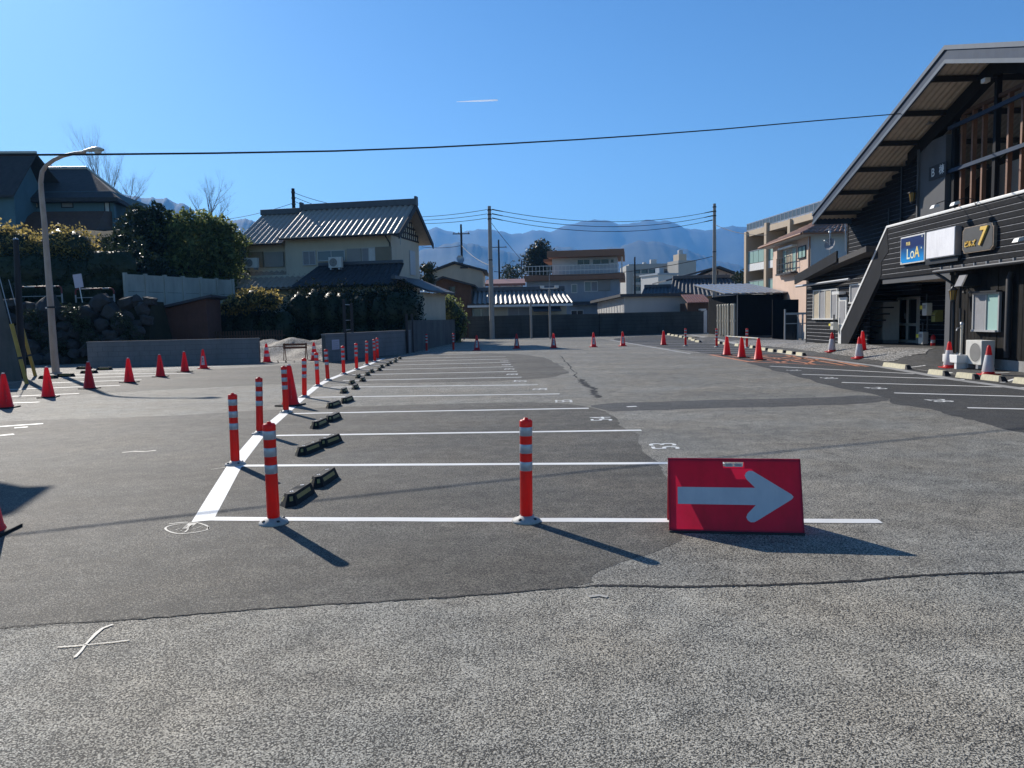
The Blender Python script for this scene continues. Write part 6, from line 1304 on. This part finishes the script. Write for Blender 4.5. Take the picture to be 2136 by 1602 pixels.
for rc, g in (((987, 645, 1020, 667), 'glass_blue'), ((1060, 642, 1104, 664), 'curtain_grey')): window(L1, t, L1.rect(*rc), 0, 2, 'alu', g, .06, -1)
cn = L1.rect(1112, 638, 1170, 650, -1.0); MB().hexa([(cn[0], -1.4, cn[2]), (cn[1], -1.4, cn[2]), (cn[1], 0, cn[3]), (cn[0], 0, cn[3]), (cn[0], -1.4, cn[2] + .08), (cn[1], -1.4, cn[2] + .08), (cn[1], 0, cn[3] + .08), (cn[0], 0, cn[3] + .08)]).build('awning', M['tile_dark'], t)
# ---- modern flat roofed house
Mh = Frame(X(1215, 86), 86, -9); t = fthing(Mh, 'flat_roof_house', 'pale two storey house with brown flat roof bands and a roof balcony', 'house')
r2 = Mh.rect(1141, 521, 1302, 535, -.8); r1 = Mh.rect(1092, 572, 1303, 584, -.8); w1 = Mh.rect(1150, 537, 1287, 572); w0 = Mh.rect(1098, 585, 1292, 660)
MB().box(w0[0], w0[1], 0, 9, 0, w0[3] + .2).build('lower_wall', M['grey_blue_wall'], t); MB().box(w1[0], w1[1], .8, 8, w1[2] - .3, w1[3] + .2).build('upper_wall', M['pale_blue_wall'], t)
MB().box(r2[0], r2[1], -.8, 9, r2[2], r2[3], .03).build('roof_band', M['brown_fascia'], t); MB().box(r1[0], r1[1], -.8, 9.3, r1[2], r1[3], .03).build('floor_band', M['brown_fascia'], t)
rl_ = MB(); z0_ = r1[3]; xr0, xr1 = Mh.hit(1095, 565, -.7)[0], Mh.hit(1290, 560, -.7)[0]
for z in (.45, 1.0): rl_.box(xr0, xr1, -.72, -.66, z0_ + z - .03, z0_ + z + .03)
for i in range(26): x = xr0 + (xr1 - xr0) * i / 25; rl_.box(x - .02, x + .02, -.71, -.67, z0_, z0_ + 1.0)
rl_.build('balcony_railing', M['white_metal'], t)
for rc, g, pn in (((1205, 542, 1230, 553), 'glass_dark', 2), ((1237, 541, 1270, 552), 'glass_dark', 2), ((1274, 541, 1280, 548), 'glass_dark', 1)): window(Mh, t, Mh.rect(*rc, .8), .8, pn, 'alu', g, .06, -1)
for rc, g, pn in (((1193, 594, 1203, 610), 'glass_blue', 1), ((1220, 588, 1246, 607), ['glass_blue', 'curtain_grey'], 2), ((1192, 648, 1216, 660), 'glass_dark', 2)): window(Mh, t, Mh.rect(*rc), 0, pn, 'white_metal', g, .07, -1)
a = Mh.rect(1247, 584, 1273, 606); MB().box(a[0], a[1], -.15, 0, a[2], a[3]).build('shutter_box', M['shutter'], t)
a = Mh.rect(1190, 629, 1262, 636); MB().box(a[0], a[1], -.9, 0, a[2], a[3]).build('canopy', M['tile_dark'], t)
a = Mh.rect(1120, 538, 1150, 545, .8); MB().box(a[0] + .6, a[1], 2, 8, w1[3] - .2, w1[3] + .1).build('roof_overhang', M['brown_fascia'], t)
MB().tube([(Mh.hit(1297, 545)[0], .5, w1[2]), (Mh.hit(1297, 545)[0], .5, w1[3])], .09, 6).build('column', M['white_paint'], t)
# ---- cream gabled house and brown hut
Gh = Frame(X(950, 82), 82, 0); t = fthing(Gh, 'gabled_house', 'cream gabled house with a dark roof between the tiled house and the centre pole', 'house'); pk, zp = Gh.hit(948, 547); e0, z0_ = Gh.hit(893, 567); e1, z1_ = Gh.hit(1016, 566); zz = (z0_ + z1_) / 2
MB().prism([(e0 + .5, 0), (e1 - .5, 0), (e1 - .5, zz), (pk, zp - .2), (e0 + .5, zz)], lambda a, b: (a, 0, b), lambda a, b: (a, 9, b)).build('wall', M['cream_wall'], t)
rf = MB()
for a, za_, b, zb_ in ((e0, zz, pk, zp), (pk, zp, e1, zz)): rf.hexa([(a, -.5, za_ - .12), (b, -.5, zb_ - .12), (b, 9.5, zb_ - .12), (a, 9.5, za_ - .12), (a, -.5, za_ + .08), (b, -.5, zb_ + .08), (b, 9.5, zb_ + .08), (a, 9.5, za_ + .08)])
rf.build('roof', M['tile_dark'], t); gv_ = MB()
for i in range(22): x = e0 + .6 + (e1 - e0 - 1.2) * i / 21; gv_.box(x - .02, x + .02, -.025, 0, 3, zz - .1 + min(x - e0, e1 - x) * .02)
gv_.build('siding_seams', M['cream_wall'], t); a = Gh.rect(960, 556, 976, 560); MB().box(a[0], a[1], -.1, 0, a[2], a[3]).build('vent', M['dark_metal'], t)
p = Gh.W(*[Gh.hit(957, 539)[0], 2, Gh.hit(957, 539)[1]]); ds = thing('satellite_dish', 'grey dish aerial above the cream gabled house', 'dish', p); MB().lathe([(0, 0), (.25, .04), (.45, .16)], 16).build('dish', M['grey_metal'], ds); ds.rotation_euler = (R(70), 0, R(20)); MB().tube([(0, 0, 0), (0, -.9, -.3)], .03, 6).build('mast', M['grey_metal'], ds)
Hh = Frame(X(950, 67), 67, 0); t = fthing(Hh, 'brown_hut', 'small brown hut with a shallow dark gable left of the far wall', 'hut'); pk, zp = Hh.hit(925, 578); e0, z0_ = Hh.hit(902, 588); e1, z1_ = Hh.hit(992, 596)
MB().prism([(e0 + .3, 0), (e1 - .4, 0), (e1 - .4, z1_), (pk, zp - .1), (e0 + .3, z0_)], lambda a, b: (a, 0, b), lambda a, b: (a, 6, b)).build('wall', M['brown_wood'], t); rf = MB()
for a, za_, b, zb_ in ((e0, z0_, pk, zp), (pk, zp, e1, z1_)): rf.hexa([(a, -.6, za_ - .1), (b, -.6, zb_ - .1), (b, 6.4, zb_ - .1), (a, 6.4, za_ - .1), (a, -.6, za_ + .06), (b, -.6, zb_ + .06), (b, 6.4, zb_ + .06), (a, 6.4, za_ + .06)])
rf.build('roof', M['tile_dark'], t); window(Hh, t, Hh.rect(936, 598, 950, 640), 0, 1, 'brown_wood', 'glass_dark', .08, -1)
Rr = Frame(X(1050, 76), 76, 0); t = fthing(Rr, 'red_roof_house', 'low house with a faded red roof left of the modern house', 'house'); a = Rr.rect(1012, 583, 1096, 597)
MB().hexa([(a[0], -.5, a[2]), (a[1], -.5, a[2]), (a[1], 4, a[3]), (a[0], 4, a[3]), (a[0], -.5, a[2] + .25), (a[1], -.5, a[2] + .25), (a[1], 4, a[3] + .25), (a[0], 4, a[3] + .25)]).build('roof', M['roof_rust'], t); MB().box(a[0] + .3, a[1] - .3, 0, 4, 0, a[2]).build('wall', M['white_wall'], t)
# ---- white shed right behind the wall
Ws = Frame(X(1302, 70), 70, 9); t = fthing(Ws, 'white_shed', 'white shed with a sunlit left side and dark roof edge behind the far wall', 'shed'); u1, zt_ = Ws.hit(1436, 618); zt0 = Ws.hit(1304, 618)[1]
MB().box(0, u1, 0, 9, 0, zt0).build('wall', M['white_wall'], t); MB().hexa([(-.5, -.5, zt0 - .04), (u1 + .3, -.5, zt0 - .04), (u1 + .3, 10, zt0 - .4), (-.5, 10, zt0 - .4), (-.5, -.5, zt0 + .2), (u1 + .3, -.5, zt0 + .2), (u1 + .3, 10, zt0 - .15), (-.5, 10, zt0 - .15)]).build('roof', M['tile_dark'], t); sm_ = MB()
for i in range(10): sm_.box(-.03, 0, .3 + i * .9, .36 + i * .9, 0, zt0 - .4)
sm_.build('siding_seams', M['white_wall'], t)
# ---- dark tiled roofs to the right
for px0, px1, pyr, pye, y, rx0, rx1, lb in ((1395, 1548, 580, 616, 78, 1403, 1522, 'house with a broad dark tiled roof left of the right tall pole foot'), (1336, 1424, 599, 617, 80, 1344, 1415, 'small house with a dark tiled roof just right of the thin pole')):
    f_ = Frame(X((px0 + px1) / 2, y), y, -3); t = fthing(f_, 'dark_tiled_house', lb, 'house', 'dark tiled houses'); a0, z0_ = f_.hit(px0, pye, -1); a1, z1_ = f_.hit(px1, pye, -1); c0, zc0 = f_.hit(rx0, pyr, 3); c1, zc1 = f_.hit(rx1, pyr, 3); z0_ = (z0_ + z1_) / 2; zc0 = (zc0 + zc1) / 2
    rf = MB(); tile_roof(rf, (a0, -1, z0_), (a1, -1, z0_), (c1, 3, zc0), (c0, 3, zc0), .42, .05, 6, .01, .12); r_ = rf.build('roof', M['tile_dark'], t); MB().box(c0, c1, 2.8, 3.2, zc0 - .05, zc0 + .3, .05).build('roof_ridge', M['tile_ridge'], r_); MB().box(a0 + .8, a1 - .8, 0, 6, 0, z0_ + .1).build('wall', M['cream_wall'], t); MB().tube([(a0, -1.1, z0_ - .06), (a1, -1.1, z0_ - .06)], .07, 6).build('gutter', M['grey_metal'], t)
g_ = Frame(X(1490, 98), 98, 0); t = fthing(g_, 'timber_gable_house', 'house with a timbered gable and pale grey roof slope behind the right tall pole', 'house'); pk, zp = g_.hit(1497, 556); e0, z0_ = g_.hit(1448, 578); e1, z1_ = g_.hit(1556, 578); l0, _ = g_.hit(1404, 576)
MB().prism([(e0 + .5, 0), (e1 - .6, 0), (e1 - .6, z1_), (pk, zp - .3), (e0 + .5, z0_)], lambda a, b: (a, 0, b), lambda a, b: (a, 9, b)).build('wall', M['pink_wall'], t)
MB().hexa([(l0 - 1, -.5, z0_ - .5), (pk, -.8, zp - .2), (pk, 9, zp - .2), (l0 - 1, 9, z0_ - .5), (l0 - 1, -.5, z0_ - .3), (pk, -.8, zp + .05), (pk, 9, zp + .05), (l0 - 1, 9, z0_ - .3)]).hexa([(pk, -.8, zp - .2), (e1, -.8, z1_ - .2), (e1, 9, z1_ - .2), (pk, 9, zp - .2), (pk, -.8, zp + .05), (e1, -.8, z1_ + .05), (e1, 9, z1_ + .05), (pk, 9, zp + .05)]).build('roof', M['tile_dark'], t)
tr = MB(); 
for f in (-.6, -.3, 0, .3, .6): x = pk + (e1 - pk) * f; tr.box(x - .07, x + .07, -.05, 0, z0_ - 1.5, zp - .5 - abs(f) * (zp - z1_))
tr.box(e0 + .5, e1 - .6, -.06, 0, z0_ - .5, z0_ - .3).build('timber_frame', M['brown_wood'], t)
f_ = Frame(X(1457, 68), 68, 0); t = fthing(f_, 'rusty_roof_shed', 'little shed with a rusty metal roof left of the white pillar', 'shed'); a = f_.rect(1434, 614, 1483, 632, -.5); rf = MB(); n = 9
for i in range(n): x0, x1 = a[0] + (a[1] - a[0]) * i / n, a[0] + (a[1] - a[0]) * (i + 1) / n; rf.hexa([(x0, -.6, a[2]), (x1 - .05, -.6, a[2]), (x1 - .05, 2, a[3]), (x0, 2, a[3]), (x0, -.6, a[2] + .08), (x1 - .05, -.6, a[2] + .08), (x1 - .05, 2, a[3] + .08), (x0, 2, a[3] + .08)])
rf.build('roof', M['roof_rust'], t); MB().box(a[0] + .1, a[1] - .1, 0, 3, 0, a[2] + .02).build('wall', M['brown_wood'], t)
# ---- distant flats
def flats(px0, px1, pyt, y, label, rows, cols, m, x_side=0):
    f_ = Frame(X((px0 + px1) / 2, y), y, 0); t = fthing(f_, 'distant_flats', label, 'apartment block'); a = f_.rect(px0, pyt, px1, 660); MB().box(a[0], a[1], 0, 14, 0, a[3]).build('wall', M[m], t); fh = 2.9
    for j in range(rows):
        z = a[3] - 1.2 - j * fh - 1.2; w_ = MB(); w_.box(a[0] + 2.2, a[1] - .6, -.12, -.02, z - .35, z + 1.0); w_.build('window_band', M['glass_dark'], t); MB().box(a[0] + 2.0, a[1] - .4, -1.3, 0, z - 1.3, z - .35).build('balcony', M[m], t)
        dv_ = MB(); [dv_.box(a[0] + 2.2 + (a[1] - a[0] - 2.8) * i / cols - .15, a[0] + 2.2 + (a[1] - a[0] - 2.8) * i / cols + .15, -1.25, 0, z - .35, z + 1.1) for i in range(cols + 1)]; dv_.build('divider', M[m], t)
    MB().box(a[0] + 1, a[1] - 1, .5, 13, a[3], a[3] + .5).build('parapet', M[m], t); return f_, t, a
f_, t, a = flats(1306, 1418, 553, 260, 'long distant block of flats with dark balcony rows', 4, 6, 'flats_wall'); MB().box(a[0] + 9, a[0] + 11, 4, 6, a[3] + .5, a[3] + 2.2).box(a[0] + 6.5, a[0] + 7.5, 4, 6, a[3] + .5, a[3] + 1.3).build('roof_tank', M['white_wall'], t)
f_ = Frame(X(1433, 250), 250, 14); t = fthing(f_, 'distant_tower', 'distant pale stair tower with a stepped water tank on top', 'tower'); a = f_.rect(1415, 543, 1452, 660); b = f_.rect(1416, 530, 1432, 543); c = f_.rect(1420, 521, 1430, 530)
MB().box(a[0], a[1], 0, 8, 0, a[3]).build('wall', M['flats_wall'], t); MB().box(b[0], b[1], 0, 4, a[3], b[3]).build('stair_head', M['tan_stone'], t); MB().lathe([((c[1] - c[0]) / 2, b[3]), ((c[1] - c[0]) / 2, c[3]), (0, c[3] + .3)], 12, ((c[0] + c[1]) / 2, 2, 0)).build('water_tank', M['white_wall'], t)
f_ = Frame(X(1392, 190), 190, 18); t = fthing(f_, 'distant_house', 'small distant white building in front of the long flats', 'building'); a = f_.rect(1373, 573, 1413, 640); MB().box(a[0], a[1], 0, 9, 0, a[3]).build('wall', M['white_wall'], t); MB().box(a[0] - .3, a[1] + .3, -.3, 9.3, a[3], a[3] + .4).box(a[0] + 1.4, a[0] + 2.6, 2, 4, a[3] + .4, a[3] + 1.8).build('roof', M['grey_blue_wall'], t)
# ---- flats with green glass balconies
A4 = Frame(23.8, 78, 95); t = fthing(A4, 'balcony_flats', 'tan four storey flats with green glass balconies and a roof railing', 'apartment block')
s0, s1 = A4.hit(1557, 560)[0], A4.hit(1735, 500)[0]; s0, s1 = max(s0, s1), min(s0, s1)
zt_ = A4.hit(1562, 482)[1]; zb_ = A4.hit(1562, 494)[1]; zrail = A4.hit(1562, 466)[1]
MB().box(s1, s0, -10, -1.6, 0, zb_ + .1).build('wall', M['grey_pillar'], t); MB().box(s1, s0, -10, .05, zb_, zt_, .02).build('roof_band', M['tan_stone'], t)
rg_ = MB(); rg_.box(s1, s0, -.08, -.02, zrail - .06, zrail); rg_.box(s1, s0, -.08, -.02, zt_ + .05, zt_ + .12)
n = 22
for i in range(n + 1): x = s1 + (s0 - s1) * i / n; rg_.box(x - .03, x + .03, -.08, -.02, zt_, zrail)
rg_.build('roof_railing', M['grey_metal'], t); pn_ = MB()
for i in range(n): x0, x1 = s1 + (s0 - s1) * i / n, s1 + (s0 - s1) * (i + 1) / n; pn_.box(x0 + .06, x1 - .06, -.06, -.045, zt_ + .13, zrail - .08)
pn_.build('railing_panel', M['glass_blue'], t)
zg1 = [A4.hit(1580, py)[1] for py in (522, 547, 559, 586, 612)]
for zt2_, zb2_ in ((zg1[0], zg1[1]), (zg1[3], zg1[4])):
    MB().box(s1, s0 - .1, -1.6, .02, zb2_ - .75, zb2_ - .05).build('balcony_slab', M['white_paint'], t)
    for i in range(14):
        x1 = s0 - .5 - i * 1.25; 
        if x1 - 1.15 > s1: MB().box(x1 - 1.15, x1, -.04, 0, zb2_, zt2_).build('glass_panel', M['glass_green'], t)
    MB().box(s1, s0 - .3, -.05, .03, zt2_, zt2_ + .07).build('balcony_rail', M['grey_metal'], t)
for px in (1559, 1601, 1650):
    s_ = A4.hit(px, 540)[0]; MB().box(s_ - .25, s_ + .25, -1.7, .25, 0, zt_ - .05 if px != 1601 else zt_ + .25).build('pier', M['tan_stone'], t)
for k in range(3):
    for j in range(5): x1 = s0 - 1.2 - j * 3.2; MB().box(x1 - 2.2, x1, -1.6, -1.55, zb_ - 2.6 - k * 3.1, zb_ - .5 - k * 3.1).build('window', M['glass_dark'], t)
# ---- pink house
Pk = Frame(17.9, 46, 86.5); t = fthing(Pk, 'pink_house', 'pink walled house with a brown tiled hip roof beside the bar building', 'house')
sf = Pk.hit(1612, 560)[0]; zt_ = Pk.hit(1660, 497)[1]; ov = .75
MB().box(0, sf, -7, 0, 0, zt_).build('wall', M['pink_wall'], t); MB().box(-.03, .45, -7.02, .02, 0, zt_ - .02).build('corner_wall', M['pale_blue_wall'], t)
ap = (sf / 2, -3.4, zt_ + 1.9); c4_ = [(-ov, ov, zt_ - .02), (sf + ov, ov, zt_ - .02), (sf + ov, -7.7, zt_ - .02), (-ov, -7.7, zt_ - .02)]; ra, rb = (sf * .42, -3.4, zt_ + 1.9), (sf * .58, -3.4, zt_ + 1.9)
rf = MB(); tile_roof(rf, c4_[1], c4_[0], ra, rb, .30, .035, 8, .03, .12); tile_roof(rf, c4_[0], c4_[3], ra, ra, .30, .035, 8, .03, .12); rf.add([c4_[1], c4_[2], rb, c4_[3], ra], [(0, 1, 2), (1, 3, 4, 2)]); r_ = rf.build('roof', M['tile_brown'], t)
MB().box(-ov, sf + ov, -7.6, ov - .03, zt_ - .14, zt_ - .05).build('eaves_soffit', M['white_wall'], t); MB().tube([(-ov, ov + .05, zt_ - .08), (sf + ov, ov + .05, zt_ - .08)], .07, 6).tube([(-ov - .05, ov, zt_ - .08), (-ov - .05, -7.7, zt_ - .08)], .07, 6).tube([(-.1, .1, zt_ - .2), (-.1, .1, 0)], .05, 6).build('gutter', M['brown_fascia'], t)
a = Pk.rect(1635, 521, 1661, 566); window(Pk, t, a, 0, 4, 'alu', ['glass_green', 'curtain', 'curtain', 'glass_green'], .06, 1); MB().box(a[0] - .2, a[1] + .2, 0, .35, a[3] + .1, a[3] + .2).build('window_hood', M['white_paint'], t); bal = MB()
for z in (.15, .5, .9): bal.box(a[0] - .2, a[1] + .2, .38, .42, a[2] + z - .02, a[2] + z + .02)
for i in range(6): x = a[0] - .2 + (a[1] - a[0] + .4) * i / 5; bal.box(x - .02, x + .02, .38, .42, a[2] - .1, a[2] + .9)
bal.build('window_rail', M['dark_metal'], t); MB().box(a[0] - .3, a[1] + .3, 0, .45, a[2] - .2, a[2] - .1).build('sill', M['dark_metal'], t); MB().box(a[1] + .15, a[1] + 1.0, 0, .4, a[2] - .1, a[3] + .1).build('shutter_box', M['pink_wall'], t)
a = Pk.rect(1667, 515, 1681, 537); window(Pk, t, a, 0, 2, 'dark_metal', 'glass_green', .06, 1)
MB().box(.1, .3, 0, .06, zt_ - 2.6, zt_ - .9).build('narrow_window', M['glass_dark'], t)
for px, py0, py1, lb in ((1733, 478, 540, 'thin aerial mast with a dish beside it over the black wing'), (1765, 455, 505, 'curved aerial mast left of the upper boards')):
    q0, q1 = AT(px, py1, 41), AT(px - 2, py0, 41); t = thing('tv_antenna', lb, 'antenna', q0, 0, 'aerial masts'); v = q1 - q0; MB().tube([(0, 0, -.5), v], .03, 6).build('mast', M['grey_metal'], t); MB().tube([v + Vector((-.25, 0, -.05)), v + Vector((.35, 0, .1))], .02, 5).tube([v + Vector((-.1, -.2, 0)), v + Vector((-.1, .2, 0))], .012, 4).tube([v + Vector((.2, -.2, .06)), v + Vector((.2, .2, .06))], .012, 4).build('aerial', M['grey_metal'], t); MB().lathe([(.07, -.05), (.07, .05), (0, .06)], 8, v - Vector((0, 0, .15))).build('junction', M['white_metal'], t)
q0 = AT(1733, 510, 41); t = thing('satellite_dish', 'grey satellite dish on the roof edge before the pale blue wall', 'dish', q0, 0); MB().lathe([(0, 0), (.17, .02), (.32, .10)], 18).build('dish', M['curtain_grey'], t); t.rotation_euler = (R(75), 0, R(-60)); MB().tube([(0, 0, .0), (-.1, .1, .45)], .02, 5).build('feed_arm', M['white_metal'], t)
# ---- black shed with pipes
Sh = Frame(15.05, 51, 0); t = fthing(Sh, 'black_shed', 'black sheet metal shed with a ribbed roof, behind the joined cones', 'shed'); u1 = Sh.hit(1631, 660)[0]; zf = Sh.hit(1580, 614)[1]
MB().box(0, u1, 0, 7.5, .12, zf).build('wall', M['dark_void'], t); MB().box(-.02, u1 + .02, -.02, 7.5, 0, .12).build('plinth', M['concrete_dark'], t); rf = MB(); n = 8
for i in range(n):
    x0 = -1.0 + (u1 + 1.4) * i / n; x1 = -1.0 + (u1 + 1.4) * (i + .62) / n; rf.hexa([(x0, -.5, zf + .05), (x1, -.5, zf + .05), (x1, 8, zf + .95), (x0, 8, zf + .95), (x0, -.5, zf + .12), (x1, -.5, zf + .12), (x1, 8, zf + 1.05), (x0, 8, zf + 1.05)])
rb_o = rf.build('roof_rib', M['grey_metal'], t); MB().hexa([(-1.0, -.48, zf + .0), (u1 + .45, -.48, zf + .0), (u1 + .45, 8, zf + .9), (-1.0, 8, zf + .9), (-1.0, -.48, zf + .06), (u1 + .45, -.48, zf + .06), (u1 + .45, 8, zf + .96), (-1.0, 8, zf + .96)]).build('roof', M['dark_panel'], t)
for k, y in enumerate((.25, .75, 1.6, 2.2, 2.8, 3.5, 4.2)):
    MB().tube([(-.16, y, .15), (-.16, y, 2.2)], .085, 10).lathe([(.11, 1.05), (.11, 1.2)], 10, (-.16, y, 0)).lathe([(.10, 2.12), (.11, 2.25), (0, 2.3)], 10, (-.16, y, 0)).build('vent_pipe', M['pvc_grey'], t)
MB().box(-.05, 0, .0, .06, .12, zf).build('corner_trim', M['grey_metal'], t)
t = thing('gate_pillar', 'narrow white pillar with a flat cap left of the vent pipes', 'pillar', G0(1469, 694)); MB().box(-.22, .2, -.2, .4, 0, 1.95).build('shaft', M['white_paint'], t); MB().box(-.42, .1, -.3, .4, 1.96, 2.1).build('cap', M['white_paint'], t)
p = G0(1655, 711); f_ = Frame(p.x, p.y, 4); t = fthing(f_, 'glazed_gate', 'metal framed dark green glazed gate between the black shed and the wing', 'gate'); fr_ = MB(); a = f_.rect(1636, 652, 1684, 712)
for px in (1637, 1664, 1674, 1683): u_ = f_.hit(px, 690)[0]; fr_.box(u_ - .035, u_ + .035, -.04, .04, 0, a[3] + (.2 if px in (1637,) else 0))
fr_.box(a[0], a[1], -.03, .03, a[3] - .12, a[3]); fr_.box(a[0], a[1], -.03, .03, .95, 1.0); fr_.build('gate_frame', M['grey_metal'], t); gp = f_.hit(1662, 690)[0]
MB().box(a[0] + .04, gp, .1, .13, .05, a[3] - .14).build('gate_glass', M['glass_dark'], t); MB().box(a[0], a[1] + .2, 1.6, 1.7, 0, 2.35).build('back_panel', M['dark_void'], t)
p = G0(1650, 710); t = thing('bicycle', 'dark bicycle leaning in the shade by the glazed gate', 'bicycle', p, R(80))
for x in (-.5, .5):
    w_ = MB(); w_.tube([(x + .3 * math.cos(q), 0, .32 + .3 * math.sin(q)) for q in [i * math.pi / 12 for i in range(25)]], .02, 6, False); w = w_.build('wheel', M['ink'], t); sp_m = MB()
    for i in range(6): sp_m.tube([(x, 0, .32), (x + .29 * math.cos(i), 0, .32 + .29 * math.sin(i))], .004, 3)
    sp_m.build('spokes', M['grey_metal'], w)
MB().tube([(-.5, 0, .32), (-.1, 0, .3), (.35, 0, .75), (-.2, 0, .72), (-.1, 0, .3)], .018, 6).tube([(-.5, 0, .32), (-.2, 0, .72), (-.22, 0, .88)], .014, 6).tube([(.5, 0, .32), (.35, 0, .75), (.32, 0, .98)], .016, 6).build('bike_frame', M['dark_metal'], t)
MB().box(-.34, -.12, -.06, .06, .88, .94, .02).build('saddle', M['ink'], t); MB().tube([(.3, -.25, 1.0), (.34, 0, .98), (.3, .25, 1.0)], .014, 6).build('handlebar', M['grey_metal'], t)
# ---- pine behind the modern house
yp = 112; t = thing('pine_tree', 'large dark pine left of the modern house', 'tree'); hb = tb([(1130, 512, 1.4, 0, .6), (1120, 525, 1.5, .3, .5), (1140, 527, 1.4, -.3, .5), (1113, 540, 1.7, 0, .5), (1135, 542, 1.8, .4, .5), (1150, 540, 1.1, 0, .5), (1120, 556, 1.9, 0, .5), (1142, 558, 1.6, -.3, .5), (1108, 562, 1.3, .2, .5), (1130, 572, 2.0, 0, .6)], yp)
leaves('crown', hb, 5200, .2, M['leaf_pine'], t, 61, .2); k = MB(); k.tube([(X(1131, yp), yp, 0), (X(1131, yp), yp, Z(1131, 505, yp))], [.35, .08], 8); [k.tube([(X(1131, yp), yp, c[2] - .5), c], [.09, .03], 5) for c, _ in hb]; k.build('trunk', M['bark'], t)
for (px, py, r_, y), lb in (((1068, 572, 1.6, 105), 'dark rounded shrub tree behind the red roof house'), ((1545, 590, 1.4, 90), 'small dark tree between the gabled house and the balcony flats')):
    t = thing('far_tree', lb, 'tree'); c = (X(px, y), y, Z(px, py, y)); leaves('crown', [(c, (r_, r_, r_))], 900, .16, M['leaf_dark'], t, int(px), .2); MB().tube([(c[0], y, 0), c], [.15, .05], 6).build('trunk', M['bark'], t)
# ---- high contrail
a, b = AT(952, 212.4, 9000), AT(1039, 208.8, 9000); tag(MB().tube([a, a.lerp(b, .3), a.lerp(b, .6), a.lerp(b, .97), b], [2.0, 6.5, 9.0, 9.5, 3], 10).build('contrail', M['contrail_white']), 'short white aircraft trail high in the blue sky', 'contrail')

# ---------------------------------------------------------------- air between here and the mountains
hz = MB().box(-7500, 7500, -30, 7200, -6, 760).build('haze', None); hz['kind'] = 'stuff'
hm = bpy.data.materials.new('haze_air'); hm.use_nodes = True; hn = hm.node_tree; hn.nodes.remove(hn.nodes['Principled BSDF'])
pv = hn.nodes.new('ShaderNodeVolumePrincipled'); pv.inputs['Color'].default_value = (0.17, 0.48, 1.0, 1); pv.inputs['Density'].default_value = 0.00014; pv.inputs['Anisotropy'].default_value = 0.2
hn.links.new(pv.outputs[0], hn.nodes['Material Output'].inputs['Volume']); hz.data.materials.append(hm); hz.display_type = 'WIRE'
